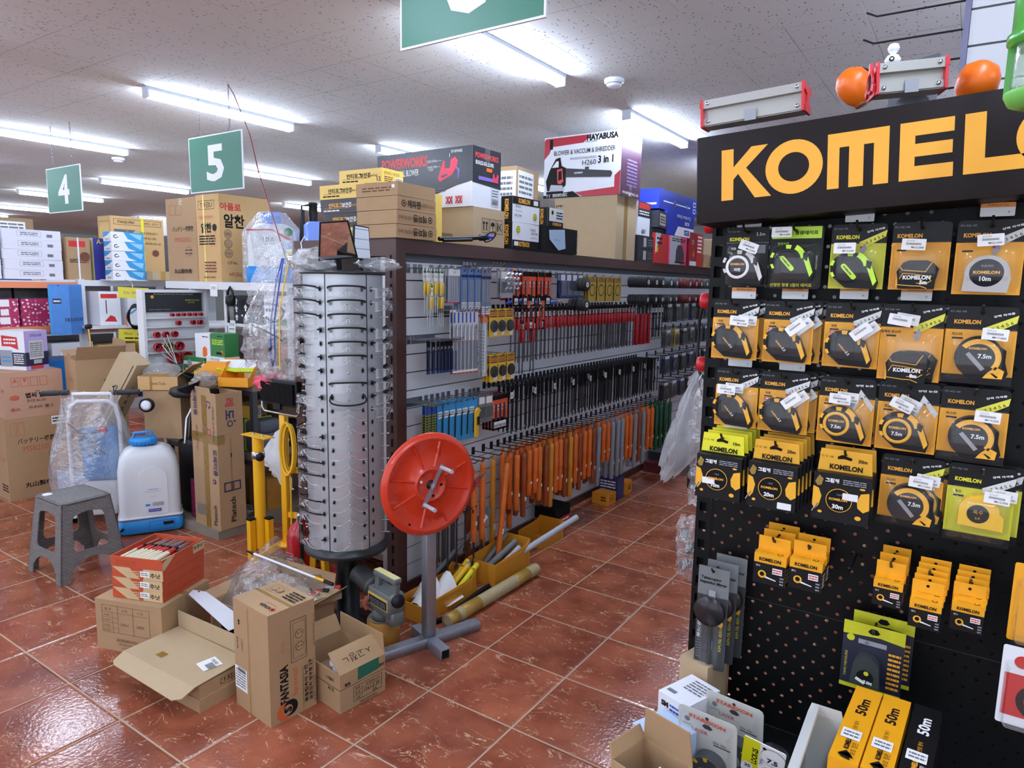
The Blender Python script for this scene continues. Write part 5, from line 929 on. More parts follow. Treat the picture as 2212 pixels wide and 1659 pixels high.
b=MB();b.tube([(-2.72,2.10,1.72),(-2.745,2.08,1.6),(-2.765,2.06,1.42),(-2.76,2.05,1.26),(-2.748,2.05,1.215),(-2.735,2.055,1.26),(-2.74,2.06,1.42),(-2.72,2.08,1.6),(-2.71,2.10,1.72)],.0032,blue,6);tag(b.build('lanyard'),'blue cord looped down in front of the hanging clear bag','cord')
b=MB();b.tube([(-2.70,2.12,1.70),(-2.705,2.07,1.5),(-2.70,2.055,1.3),(-2.70,2.055,1.2)],.0035,ylw2,6);tag(b.build('lanyard'),'yellow cord hanging between the clear bag and the tower','cord')
b=MB();b.tube([(-2.72,2.22,1.74),(-2.73,2.22,1.80),(-2.715,2.23,1.83),(-2.70,2.235,1.81)],.003,white,6);tag(b.build('hanger_hook'),'white wire hanger hook above the hanging clear bag','hook')
b=MB();b.tube([(-3.98,2.85,2.55),(-3.86,2.82,2.3),(-3.55,2.7,1.95),(-3.2,2.5,1.73),(-3.02,2.45,1.62)],.0035,mat('wine_cord',(130,36,52),.5),6);b.tube([(-3.98,2.85,2.55),(-4.1,2.83,2.80),(-4.16,2.83,CEIL)],.003,mat('wine_cord',(0,0,0)),6);tag(b.build('power_cord'),'thin wine red cord running from the ceiling past sign 5','cord')
# ---------------------------------------------------------------- yellow work light stands, extinguisher
yst=mat('stand_yellow',(240,178,24),.38)
def leg(o,x,y,a,ln,z0,tilt,w_=.03):c,s=math.cos(a),math.sin(a);MB().bar((x+c*.035,y+s*.035,z0),(x+c*(.035+ln*math.sin(tilt)),y+s*(.035+ln*math.sin(tilt)),z0-ln*math.cos(tilt)if z0>.2 else max(0.02,z0-ln*math.cos(tilt))),w_,w_,yst).build('leg',o)
o=thing('work_light_stand','short yellow tubular stand with three folded square legs and a flat top plate','stand',(-3.36,2.39,0))
MB().cyl((0,0,.06),(0,0,.725),.032,yst,24).build('post',o);MB().box(-.11,-.035,.727,.11,.035,.733,yst,).build('top_plate',o)
for a in(.3,2.4,4.5):
 q=MB();c,s=math.cos(a)*.058,math.sin(a)*.058;q.box(c-.017,s-.017,.0,c+.017,s+.017,.24,yst);l_=q.build('leg',o);MB().box(c-.019,s-.019,.24,c+.019,s+.019,.25,blackm).build('rubber_foot',l_)
MB().lathe([(.033,.60),(.037,.60),(.037,.64),(.033,.64)],steel,20,caps=False).build('clamp_ring',o);b=MB();b.lathe([(.0,.05),(.022,.048),(.026,.04),(.018,.03),(.02,0)],black,8,(.03,-.01,.62),(.8,-.6,0));b.build('clamp_knob',o)
for s in(-1,1):MB().lathe([(.008,0),(.008,.008),(0,.009)],steel,6,(s*.04,0,.733)).build('bolt',o)
o=thing('work_light_stand','tall yellow square stand with cable coil, carrying the black work light','stand',(-3.20,2.45,0),.2)
MB().rbox(-.019,-.019,.10,.019,.019,.865,yst,.004).build('post',o);MB().lathe([(.0,.085),(.055,.09),(.058,.10),(.055,.108),(0,.11)],yst,24).build('leg_hub',o)
for a in(-.4,1.9,3.9):MB().bar((math.cos(a)*.04,math.sin(a)*.04,.10),(math.cos(a)*.19,math.sin(a)*.19,.016),.030,.030,yst).build('leg',o)
for z in(.55,.28):MB().bar((.0,0,z),(.16,0,z),.02,.03,yst).build('cross_arm',o)
b=MB()
for k in range(9):b.tube([(.06+.012*math.sin(k*1.7)+(.035+.004*(k%4))*math.cos(t),-.03-.004*k*.6,.68+(.135+.006*((k*5)%4))*math.sin(t))for t in[2*PI*i/24 for i in range(24)]],.0048,ylw2,6,True)
cc=b.build('cable_coil',o);b=MB();b.tube([(.06,-.03,.54),(.055,-.02,.4),(.05,-.02,.2),(.055,-.02,.17)],.0045,ylw2,6);b.lathe([(.012,-.07),(.014,-.03),(.008,0),(.005,.02)],ylw2,10,(.055,-.02,.17));b.build('hanging_plug',o)
o=thing('work_light','black finned LED work light on a bracket atop the tall yellow stand','work light',(-3.20,2.45,.866),.0)
b=MB();b.tube([(-.16,-.02,.13),(-.165,-.02,.03),(-.14,-.02,.008),(.14,-.02,.008),(.165,-.02,.03),(.16,-.02,.13)],.006,steel,8);b.build('bracket',o);b=MB();b.rbox(-.15,-.028,.055,.15,.012,.20,black,.01)
for k in range(26):b.box(-.138+k*.0108,-.046,.07,-.134+k*.0108,-.028,.185,black)
b.build('finned_body',o);MB().box(-.03,-.0465,.035,.03,-.03,.07,black).build('junction_box',o)
for s in(-1,1):MB().lathe([(.011,0),(.012,.006),(.007,.02),(0,.022)],steel,8,(s*.152,-.02,.125),(s,0,0)).build('side_screw',o)
exr=mat('extinguisher_red',(176,18,30),.3,coat=.5);o=thing('fire_extinguisher','red fire extinguisher standing behind the tower base','fire extinguisher',(-2.93,2.33,0))
MB().lathe([(.06,0),(.07,.008),(.072,.02),(.072,.25),(.055,.30),(.025,.325),(.02,.34)],exr,28).build('cylinder',o);b=MB();decal(b,((-.03,-.0735,.08),(1,0,0),(0,0,1),(0,-1,0),.06,.09),[('F',0,0,1,1,.002,whitep),('L',.1,.2,.9,.9,4,whitep)]);b.build('label',o)
MB().lathe([(.018,.34),(.018,.37),(.008,.375)],steel,12).build('valve',o);b=MB();b.tube([(.018,-.02,.36),(.07,-.05,.33),(.082,-.06,.2),(.08,-.06,.04)],.011,black,8);b.build('hose',o);b=MB();b.bar((0,0,.375),(.08,0,.40),.02,.004,exr);b.build('carry_lever',o)
o=thing('tripod','pair of yellow tripod legs standing behind the tower pedestal','tripod',(-2.80,2.32,0));MB().bar((-.03,0,0),(0,.02,.55),.03,.03,yst).build('leg',o);MB().bar((.06,.02,0),(.02,.02,.55),.03,.03,yst).build('leg',o);MB().rbox(-.03,-.01,.55,.05,.05,.60,yst,.008).build('hub',o)
# ================================================================ storage rack left of the yellow stands
wood=mat('weathered_board',(132,120,106),.75,noise=.25,nscale=9);rkst=mat('rack_steel',(84,84,88),.5,.4);wht=mat('white_steel',(222,224,226),.45)
tag(MB().box(-4.9,2.39,0,-3.79,6.4,.055,wood).build('floor_platform',None,(0,0,0)),'weathered board platform on the floor under the storage rack','platform')
rk=thing('storage_rack','steel storage rack with wooden boards left of the yellow stands','rack',(-4.37,2.9,0));ro=(4.37,-2.9,0)
for x,y in((-3.855,2.72),(-4.87,2.72),(-3.855,6.3),(-4.87,6.3),(-3.855,4.5)):MB().box(x-.018,y-.018,.056,x+.018,y+.018,.93,rkst).build('post',rk,ro)
for z in(.435,.90):MB().box(-4.9,2.70,z,-3.83,6.32,z+.035,wood).build('board',rk,ro);
for z in(.40,.865):MB().box(-4.89,2.705,z,-3.84,2.725,z+.034,rkst).build('beam',rk,ro);MB().box(-3.86,2.725,z,-3.84,6.3,z+.034,rkst).build('beam',rk,ro)if 0 else None
MB().box(-4.60,4.0,.94,-4.58,6.3,1.58,wht).build('rear_panel',rk,ro)
ws=thing('white_shelf_unit','white steel shelf unit standing on the rack boards','shelf',(-4.4,3.3,.936));wo=(4.4,-3.3,-.936)
for x,y in((-4.56,3.02),(-3.85,3.02),(-5.0,3.02),(-3.85,3.9)):MB().box(x-.014,y-.012,.937,x+.014,y+.012,1.575,wht).build('post',ws,wo)
MB().box(-5.27,2.985,1.575,-3.80,3.95,1.600,wht).build('top_board',ws,wo);MB().box(-4.56,3.0,1.285,-3.82,3.6,1.305,wht).build('shelf_board',ws,wo);MB().box(-5.27,2.97,1.545,-3.80,2.985,1.600,wht).build('front_rail',ws,wo)
sl=lambda lb,x,y,z,t_:(lambda b:(decal(b,((-.045,0,-.05),(1,0,0),(0,0,1),(0,-1,0),.09,.09),[('R',0,0,1,1,whitep)]+[('T',.5,.68-.36*i,.022,s,ink,{'w':.06})for i,s in enumerate(t_)]),tag(b.build('price_note',None,(x,y,z)),lb,'note')))(MB())
sl('handwritten white note on the front rail above the black lantern',-4.63,2.968,1.545,['곤방톨스'])
sl('handwritten white note on the lower shelf left of the two line note',-4.47,2.996,1.285,['충부커플','----'])
sl('handwritten two line white note in the middle of the lower shelf',-4.22,2.996,1.275,['매직호스','7.5m'])
sl('handwritten white note at the right end of the lower shelf',-4.02,2.996,1.285,['VIS'])
def mid(name,lb,cat,x,y,z,w_,d_,h_,m,rz=0,**k):return carton(name,lb,cat,(x,y,z),(w_,d_,h_),m,rz,**k)
arr=[('P',[(.12+.001,.1+o_),(.12,.22+o_),(.06,.22+o_),(.16,.32+o_),(.26,.22+o_),(.20,.22+o_),(.20,.1+o_)],whitep)for o_ in(.0,.3,.58)]+[('R',.42,.25,.5,.32,whitep),('P',[(.62,.1),(.62,.22),(.56,.22),(.66,.34),(.76,.22),(.70,.22),(.70,.1)],whitep),('P',[(.62,.45),(.62,.57),(.56,.57),(.66,.69),(.76,.57),(.70,.57),(.70,.45)],whitep)]
mid('black_box','black box with white arrows on the lower white shelf','box',-4.38,3.14,1.306,.22,.22,.20,bb,f=arr);mid('black_box','plain black box right of the arrow box on the lower white shelf','box',-4.22,3.14,1.306,.09,.2,.20,black,f=[('L',.1,.5,.9,.9,3,greyink)])
for i in range(2):mid('seed_box',('left','right')[i]+' white box with green hills on the lower white shelf','box',-4.10+i*.125,3.14,1.306,.12,.18,.21,white,f=[('P',[(0,0),(0,.2),(.3,.3),(.6,.18),(.8,.28),(1,.2),(1,0)],green)]+[('R',.1+.3*a,.45+.2*c,.32+.3*a,.55+.2*c,greyink)for a in range(3)for c in range(2)])
o=thing('camping_lantern','black lantern hanging under the white top shelf in front of the arrow box','lantern',(-4.42,2.96,1.33));MB().tube([(-.03,0,-.02),(-.03,0,.2),(0,0,.235),(.03,0,.2),(.03,0,.15)],.008,black,8).build('handle',o);MB().lathe([(.02,.1),(.035,.12),(.035,.17),(.02,.18)],black,16).build('cap',o);MB().lathe([(.006,.02),(.02,.04),(.024,.08),(.018,.1)],blister,14).build('glass',o)
for k,(x,w_,h_,c,nm_)in enumerate(((-4.50,.16,.28,(90,80,76),'brown'),(-4.28,.2,.27,(214,214,210),'white bottle picture'),(-4.09,.12,.27,(70,62,60),'dark brown'),(-3.93,.14,.24,(190,120,90),'salmon'))):mid('hose_box',nm_+' box under the lower white shelf','box',x,3.15,.937,w_,.2,h_,mat(nm_.replace(' ','_')+'_box',c,.6),f=[('R',.2,.6,.8,.7,mat('salmon',(216,130,96))),('P',[(.4,.1),(.4,.45),(.5,.6),(.6,.45),(.6,.1)],skyb)]if k==1 else[('L',.1,.2,.9,.5,3,greyink)])
# cartons and sprayers on the white top board
ct=[('F',.12,.80,.32,.92,.002,inkbr),('F',.34,.80,.54,.92,.002,inkbr),('T',.55,.63,.040,'バッテリー噴霧機',ink,{'w':.28,'bold':.01}),('T',.55,.50,.036,'MSB205Li',mat('rust_red_ink',(190,92,66),.7),{'w':.22}),('O',.72,.36,.036,inkbr),('O',.72,.36,.033,kraft),('R',.6,.37,.84,.38,ink),('R',.6,.33,.84,.34,ink),('T',.5,.12,.036,'丸山製作所',ink,{'w':.24,'bold':.02})]
mid('sprayer_carton','tall kraft carton with Japanese print, left of the yellow banded carton','box',-5.065,3.20,1.601,.40,.40,.62,kraft,.0,f=ct,parts={'packing_tape':{'f':[('R',.45,.9,.55,1,clear),('R',.45,0,.55,.06,clear)]}})
at=[('F',.10,.83,.80,.93,.003,ink),('T',.45,.88,.035,'T↑▨U',ink,{'w':.15}),('T',.42,.74,.024,'아폴로 충전식분무기',mat('rust_red_ink',(0,0,0)),{'w':.18}),('T',.42,.62,.07,'알찬',ink,{'bold':.04,'w':.13}),('O',.78,.62,.026,ink),('L',.1,.42,.8,.54,4,ink),('L',.3,.1,.8,.24,4,inkbr),('T',.5,.05,.014,'MADE IN KOREA',ink,{'w':.14})]
ar_=[('T',.22,.86,.055,'아폴로',red,{'bold':.03,'w':.17}),('T',.28,.70,.10,'알찬',ink,{'bold':.03,'w':.17}),('O',.15,.55,.032,ink),('O',.15,.55,.030,kraft),('T',.15,.55,.02,'20L',ink),('O',.15,.44,.032,ink),('O',.15,.44,.030,kraft),('O',.15,.33,.032,ink),('O',.15,.33,.030,kraft),('T',.15,.33,.012,'Li-Ion',ink),('T',.22,.22,.018,'C/T No.',ink),('T',.3,.09,.026,'APOLLO',mat('rust_red_ink',(0,0,0)),{'w':.14})]
mid('sprayer_carton','tall golden kraft carton with a yellow strap and Korean brush print','box',-4.685,3.19,1.601,.285,.42,.625,mat('kraft_golden',(204,164,108),.7,noise=.05),0,f=at,r=ar_,parts={'strap':{'f':[('R',.30,0,.36,1,mat('strap_yellow',(240,220,120),.4))],'t':[('R',.30,0,.36,1,mat('strap_yellow',(0,0,0)))]}})
tankm=mat('tank_translucent',(218,222,226),.35);cyb=mat('sprayer_blue',(38,140,214),.35)
def tank(b,w_,d_,z0,z1,m,sh=.08,r=.05):
 n=0;rings=[]
 for z,k in((z0,1),(z1-sh,1),(z1-sh*.5,.93),(z1-sh*.15,.74),(z1,.5)):
  o=rrect(w_*k,d_*(k if k==1 else(k+.1)),min(r,w_*k*.3,d_*k*.4),4);n=len(o);rings+=[(p[0],p[1],z)for p in o]
 b.add(rings,[(a*n+i,a*n+(i+1)%n,(a+1)*n+(i+1)%n,(a+1)*n+i)for a in range(4)for i in range(n)],m,True);b.add(rings,[tuple(range(n))[::-1],tuple(range(4*n,5*n))],m)
o=thing('backpack_sprayer','white and blue backpack sprayer wrapped in clear film on the white top board','sprayer',(-4.27,3.22,1.601),.9)
b=MB();tank(b,.34,.20,.115,.42,tankm,.12);b.build('tank',o);b=MB();b.rbox(-.18,-.11,0,.18,.11,.115,cyb,.03);b.build('base',o);MB().lathe([(.07,.42),(.072,.47),(.04,.49)],mat('lid_blue',(90,130,220),.35),24).build('lid',o);b=MB();b.bar((-.06,0,.49),(.06,0,.50),.02,.015,mat('lid_blue',(0,0,0)));b.build('lid_handle',o)
b=MB();decal(b,((-.17,-.1012,.12),(1,0,0),(0,0,1),(0,-1,0),.34,.3),[('T',.40,.62,.03,'기정스',ink,{'w':.1}),('R',.70,.05,.95,.55,cyb),('R',.76,.1,.90,.4,limey),('P',[(.0,.80),(.5,.82),(.9,.55),(.95,.6),(.5,.86),(0,.84)],mat('red_string',(206,60,70),.5)),('O',.82,.8,.03,green)]);b.build('print',o)
b=MB();b.grid(lambda u,v:((.20+.012*math.sin(u*40))*math.cos(2*PI*u)*(1-.55*max(0,v-.72)/.28),(.135+.012*math.sin(u*33+v*8))*math.sin(2*PI*u)*(1-.55*max(0,v-.72)/.28),-.0+v*.50),40,14,clearbag);tag(b.build('film_wrap',None,(-4.27,3.22,1.603),.9),'clear crinkled film around the white and blue sprayer on the top board','plastic bag')
pbl=mat('periwinkle_plastic',(120,150,224),.28,coat=.4);o=thing('backpack_sprayer','periwinkle blue backpack sprayer tank with black lid and lance','sprayer',(-3.96,3.50,1.601),.7)
b=MB();b.rbox(-.19,-.11,.05,.19,.11,.44,pbl,.05);b.build('tank',o);b=MB();b.rbox(-.17,-.09,0,.17,.09,.05,black,.02);b.build('base',o);MB().lathe([(.085,.44),(.09,.46),(.06,.475)],black,24,(.08,0,0)).build('lid',o);b=MB();b.tube([(.02,0,.475),(.04,0,.51),(.12,0,.51),(.14,0,.475)],.008,black,8);b.build('lid_grip',o)
MB().lathe([(.03,.44),(.035,.5),(.03,.56),(.036,.565),(.03,.58)],black,14,(-.13,0,0)).build('pump',o);b=MB();b.tube([(-.21,-.05,.03),(-.215,-.05,.3),(-.2,-.05,.55),(-.15,-.04,.56)],.008,black,8);b.tube([(-.19,-.07,.3),(-.19,-.07,.52)],.013,black,10);b.build('lance',o)
# things on the upper wooden board
o=thing('hole_saw_display','white display stand of red hole saws with a dark header panel','display',(-4.92,2.82,.937),(0,0,PI/2+.0));wd,hd_=.50,.60
b=MB();b.box(-wd/2,0,0,wd/2,.03,hd_,wht);b.box(-wd/2,-.05,0,-wd/2+.02,0,hd_,wht);b.box(wd/2-.02,-.05,0,wd/2,0,hd_,wht);b.box(-wd/2+.02,-.05,hd_-.02,wd/2-.02,0,hd_,wht);b.build('backing',o)
b=MB();b.box(-.215,-.02,.44,.215,-.001,.585,mat('header_black',(38,40,44),.5));decal(b,((-.215,-.02,.44),(1,0,0),(0,0,1),(0,-1,0),.43,.145),[('T',.5,.88,.010,'Bi-Metal (M42/M3) Hole Saws Super',whitep,{'w':.3}),('T',.83,.58,.010,'Bi-Metal Hole Saws',limey,{'w':.11}),('T',.8,.46,.009,'- Core Cutter',limey,{'w':.06}),('O',.12,.75,.012,gold),('L',.05,.08,.45,.16,1,greyink)]);b.build('header_panel',o)
for z in(.06,.16,.26,.345,.41):MB().box(-.23,-.045,z-.018,.23,-.001,z-.006,wht).build('tray',o)
hsr=mat('hole_saw_red',(176,22,34),.35)
for zi,(z,r_,n_,full)in enumerate(((.41,.012,9,(3,4,5,6,7,8)),(.345,.017,7,(3,5,6)),(.26,.022,6,(0,1,2)),(.16,.032,5,(0,1,2,4)),(.06,.045,4,(1,2)))):
 for i in full:
  x=-.20+(i+.5)*.40/n_;q=thing('hole_saw','red hole saw in the %s tray of the white display, %s place'%(('top','second','middle','fourth','bottom')[zi],('first','second','third','fourth','fifth','sixth','seventh','eighth','ninth')[i]),'hole saw',(-4.92+.004-(-.055)-.0,2.82+x,.937+z+r_-.003),PI/2,'red hole saws in the display')
  MB().lathe([(r_*.2,.035),(r_*.92,.035),(r_,.03),(r_,0),(r_*.88,0),(r_*.88,.03)],hsr if not(zi==3 and i==1)else mat('brass_saw',(150,120,60),.4,.5),22,(0,-.02,0),(0,1,0),caps=False).build('cup',q);MB().cyl((0,-.018,0),(0,.02,0),r_*.22,dsteel,8).build('arbor',q)
for k,(x,y,z,w_,d_,h_,nm_)in enumerate(((-4.60,2.83,.937,.26,.12,.13,'lower left green and white respirator box'),(-4.34,2.83,.937,.21,.12,.15,'lower right white box picturing goggles'),(-4.50,2.835,1.068,.18,.11,.17,'upper left box picturing a girl and firewood'),(-4.32,2.835,1.088,.16,.11,.16,'upper right green printed box'))):
 mid('respirator_box',nm_+' in front of the white shelf unit','box',x,y,z,w_,d_,h_,white if k in(1,2)else green,f=[[('R',0,.55,1,.75,whitep),('O',.3,.6,.03,greyh),('L',.5,.2,.9,.45,3,whitep),('L',.1,.22,.5,.38,1,whitep)],[('T',.5,.88,.014,'END-ZONE',greyink,{'w':.1}),('P',[(.1,.5),(.3,.65),(.7,.65),(.9,.5),(.8,.3),(.6,.4),(.4,.4),(.2,.3)],greyh),('T',.5,.1,.012,'SAFETY GLASSES',ink,{'w':.15})],[('P',[(.5,.05),(.5,.4),(.65,.5),(.8,.4),(.8,.05)],orange),('L',.5,.84,.9,.92,1,ink)],[('L',.1,.5,.9,.75,3,lime),('L',.5,.84,.9,.92,1,ink),('O',.8,.2,.014,orange),('R',.4,.1,.8,.2,ink)]][k])
binj=mat('bin_orange_yellow',(246,164,30),.4)
def hbin(lb,x,y,z,w_,d_,h_,rz):
 o=thing('stacking_bin',lb,'bin',(x,y,z),rz);t=.004
 for s in(-1,1):MB().prism([(-d_/2,0),(d_/2,0),(d_/2,h_),(-d_*.05,h_),(-d_/2+.02,h_*.5),(-d_/2,h_*.5)],t,binj,(s*(w_/2-t/2)+t/2,0,0),(0,1,0),(0,0,1)).build('side_wall',o)
 MB().box(-w_/2+t,d_/2-t,0,w_/2-t,d_/2,h_,binj).build('back_wall',o);MB().box(-w_/2+t,-d_/2,0,w_/2-t,-d_/2+t,h_*.5,binj).build('front_wall',o);MB().box(-w_/2+t,-d_/2+t,0,w_/2-t,d_/2-t,t,binj).build('bottom',o)
hbin('orange stacking bin turned sideways under the green printed boxes',-4.17,2.69,.937,.20,.24,.15,-1.2);hbin('orange stacking bin filled with green and white brushes',-3.95,2.70,.937,.20,.22,.12,.5)
brg=mat('brush_lime',(190,214,40),.5);first=None
for i in range(9):
 o=thing('brush','','brush')if first is None else None
 loc,rot,lb=(-4.02+i*.016,2.64+i*.014,1.03),(-.75,.1,.5),('leftmost','second','third','fourth','middle','sixth','seventh','eighth','rightmost')[i]+' of the lime and white brushes fanned in the orange bin'
 if first is None:
  MB().prism([(-.07,0),(.07,0),(.06,.03),(-.06,.03)],.006,brg,(0,0,0)).build('back',o);MB().prism([(-.065,.03),(.065,.03),(.08,.085),(-.075,.08)],.005,white,(0,0,0)).build('bristles',o);first=o;o.location=loc;o.rotation_euler=rot;tag(o,lb,None,'lime brushes')
 else:dup(first,loc,rot,lb,'lime brushes')
mid('glove_box','small green box with a red emblem beside the brushes','box',-4.10,2.55,.937,.06,.05,.10,green,f=[('R',.2,.45,.8,.8,red),('R',.1,.1,.9,.3,whitep)])if 0 else None
o=thing('face_shield','black face shield with a chrome edge standing by the clear bag','face shield',(-3.93,2.89,.937),.35);b=MB();b.grid(lambda u,v:(.10*math.cos(PI*(.15+.7*u))*(1-.15*v),-.09*math.sin(PI*(.15+.7*u)),.235*v+.0),12,6,black);b.build('shell',o);b=MB();b.tube([(.089,-.04,.0),(.083,-.04,.12),(.076,-.04,.235)],.005,steel,6);b.tube([(-.089,-.04,.0),(-.083,-.04,.12),(-.076,-.04,.235)],.005,steel,6);b.build('chrome_edge',o);b=MB();b.text('오토스',whitep,(0,-.0935,.20),(1,0,0),(0,0,1),.014);b.build('print',o)
mid('wood_box','pale wooden block under the pink bag at the board edge','block',-3.89,2.76,.937,.10,.08,.08,kraft2,.1)
o=thing('wire_basket','bundle of chrome wire hooks beside the hole saw display','hooks',(-4.66,2.68,1.02));
for k in range(14):a=2.0+k*.09;MB().tube([(0,0,0),(math.cos(a)*.14,-.03+.01*(k%4),.06+math.sin(a)*.16)],.003,steel,5).build('hook_wire',o)
MB().lathe([(.03,-.083),(.035,0),(.03,0)],mat('dark_pot',(60,60,64),.5),14,caps=False).build('pot',o)
# lower rack goods
for k,(x,z,w_,h_,c,nm_)in enumerate(((-4.02,.471,.22,.12,(84,88,96),'grey folded tarp with a lime strap'),(-4.02,.592,.20,.09,(70,72,78),'upper grey folded tarp with a lime strap'))):
 b=MB();b.rbox(-w_/2-.06,-.10,0,w_/2,.10,h_,mat('tarp_grey',(96,102,112),.6,bump=.5,bscale=25),.035);o=b.build('folded_tarp',None,(x+.04,2.86,z));tag(o,nm_+' on the lower board','tarp');MB().box(-.035,-.104,-.0,-.025,.104,h_+.004,lime).build('strap',o)
mid('small_box','small yellow box with a barcode on the folded tarps','box',-4.08,2.84,.684,.14,.08,.085,ylw2,.3,r=[('R',.1,.1,.9,.9,whitep),('B',.15,.2,.85,.8,ink)])
b=MB();b.rbox(-.13,-.1,0,.13,.1,.16,blackm,.05);tag(b.build('black_roll',None,(-3.98,3.10,.471)),'black padded roll behind the tarps on the lower board','roll')
sheet('white_bag','white plastic bag hanging behind the short yellow stand',[[(-3.62,2.60,.55),(-3.50,2.62,.70),(-3.42,2.64,.72)],[(-3.60,2.58,.50),(-3.48,2.58,.52),(-3.38,2.62,.50)],[(-3.52,2.60,.44),(-3.44,2.6,.38),(-3.36,2.62,.34)]],mat('white_poly',(220,222,226),.4),6,.006,4)
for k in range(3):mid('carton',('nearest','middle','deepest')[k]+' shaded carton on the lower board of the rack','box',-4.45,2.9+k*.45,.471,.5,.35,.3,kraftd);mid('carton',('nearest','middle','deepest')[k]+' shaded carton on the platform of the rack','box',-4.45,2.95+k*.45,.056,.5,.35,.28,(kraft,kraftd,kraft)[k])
mid('ochre_case','ochre case standing low behind the tall music note carton','case',-3.98,2.92,.056,.2,.2,.22,mat('dirty_ochre',(0,0,0)))
b=MB()
for k in range(4):b.tube([(.09*math.cos(t)*(1+.06*k),.07*math.sin(t)+.02*k,.008+.008*k+.01*math.sin(t+k))for t in[2*PI*i/20 for i in range(20)]],.004,mat('cable_grey',(176,178,176),.5),6,True)
b.tube([(.09,0,.01),(.2,-.03,.008),(.24,.06,.008)],.004,mat('cable_grey',(0,0,0)),6);tag(b.build('cable',None,(-3.98,2.66,.056)),'pale grey coiled cable lying on the platform','cable')
for k in range(2):
 b=MB()
 for i in range(9):b.lathe([(.0,i*.014),(.075,i*.014),(.078,i*.014+.006),(.075,i*.014+.012),(0,i*.014+.012)],mat('magenta_plastic',(140,40,80),.4),20)
 tag(b.build('plastic_tub',None,(-4.16,2.53,.056+k*.13)),('lower','upper')[k]+' ribbed magenta tub between the white tank and the music note carton','tub')
 # tall carton with music notes, standing on the platform
pb=mat('kraft_print_navy',(40,44,90),.6);pr=mat('kraft_print_red',(190,60,60),.6)
note=lambda u,v,m:[('O',u,v,.008,m),('R',u+.03,v,u+.045,v+.035,m),('O',u+.12,v-.005,.008,m),('R',u+.15,v-.005,u+.165,v+.03,m),('P',[(u+.03,v+.035),(u+.03,v+.042),(u+.165,v+.037),(u+.165,v+.03)],m)]
pf=note(.62,.90,pb)+note(.60,.70,pr)+[('T',.88,.78,.026,'(메리용 오수제래밈',pb,{'rot':-PI/2,'w':.22}),('T',.90,.50,.044,'도레미용',pb,{'rot':-PI/2,'w':.17,'bold':.02}),('T',.86,.36,.05,'ᘔᘔ',pb,{'rot':-PI/2,'w':.05})if 0 else('O',.84,.36,.016,pb),('O',.84,.36,.009,kraft),('T',.20,.92,.040,'도레미용',pb,{'rot':-PI/2,'w':.17,'bold':.02}),('T',.22,.66,.022,'(메리용 오수제)',pb,{'rot':-PI/2,'w':.16}),('F',.08,.18,.42,.42,.0015,greyink),('R',.19,.18,.195,.42,greyink),('R',.30,.18,.305,.42,greyink),('L',.1,.08,.45,.17,5,greyink),('T',.84,.11,.030,'Platech',ink,{'rot':PI/2,'w':.13,'bold':.01})]
prr=[('T',.5,.93,.062,'레',pr,{'rot':-PI/2,'bold':.03}),('T',.5,.84,.055,'도',pb,{'rot':-PI/2,'bold':.03}),('O',.5,.775,.020,pb),('O',.5,.775,.013,kraft),('O',.68,.79,.007,pb),('R',.475,.35,.50,.67,mat('print_brown_grey',(130,108,86),.7)),('R',.47,.53,.515,.56,ink),('F',.18,.28,.82,.35,.008,pb),('R',.44,.29,.56,.34,inkbr),('T',.5,.14,.036,'Platech',ink,{'rot':PI/2,'w':.16,'bold':.01})]
open_box('carton','tall kraft carton printed with music notes standing on the platform',(-3.925,2.50,.0555),(.28,.18,.87),kraft,-.02,flaps=[('f',.03,.1,.6),('l',.05,.5)],f=pf,r=prr)
b=MB();b.box(-.015,-.0925,0,.035,-.0912,.85,tapec);b.box(-.14,-.0926,.55,.141,-.0913,.61,tapec);b.box(.1403,-.09,.55,.1412,-.04,.61,tapec);b.build('packing_tape',[x for x in bpy.data.objects if x.get('label','').startswith('tall kraft carton printed with music')][0])
# ---------------------------------------------------------------- white sprayer tank with blue base and the bagged cart behind it
o=thing('sprayer_tank','white translucent sprayer tank with blue cap and blue base on the floor','sprayer',(-4.315,2.255,0),1.08)
b=MB();b.rbox(-.185,-.105,.012,.185,.105,.105,cyb,.03);b.rbox(-.225,-.09,.02,-.185,-.02,.05,cyb,.008);b.build('base',o)
b=MB();tank(b,.35,.195,.118,.565,tankm,.15,.045);b.rbox(-.185,-.108,.106,.185,.108,.120,tankm,.03);b.build('tank',o)
b=MB();b.prism([(-.08,0),(.08,0),(.08,.24)]+[(.08*math.cos(a),.24+.07*math.sin(a))for a in[PI*i/8 for i in range(1,8)]]+[(-.08,.24)],.006,mat('tank_panel',(226,229,232),.3),(.02,-.1025,.13));b.build('front_panel',o)
b=MB();b.lathe([(.055,.55),(.055,.572),(.078,.575),(.080,.60),(.072,.612),(.0,.616)],cyb,32,(-.02,0,0));
for k in range(24):a=2*PI*k/24;b.bar((-.02+.08*math.cos(a),.08*math.sin(a),.577),(-.02+.08*math.cos(a),.08*math.sin(a),.60),.006,.006,cyb)
b.build('cap',o);b=MB();b.tube([(-.08,0,.61),(-.07,0,.645),(.03,0,.645),(.04,0,.61)],.009,cyb,8);b.build('cap_handle',o)
b=MB();decal(b,((-.06,-.1095,.13),(1,0,0),(0,0,1),(0,-1,0),.16,.30),[('T',.5,.55,.008,'· SPRAYER ·',cyb,{'w':.07}),('R',.22,.50,.78,.504,greyink),('T',.5,.40,.005,'MKS-2010',greyink),('L',.45,.19,.85,.27,4,greyink),('R',.2,.2,.36,.24,cyb),('R',.3,.07,.75,.13,mat('violet_label',(70,74,170),.5)),('T',.52,.10,.006,'MODEL NO. MS2010',whitep,{'w':.06})]);b.build('print',o)
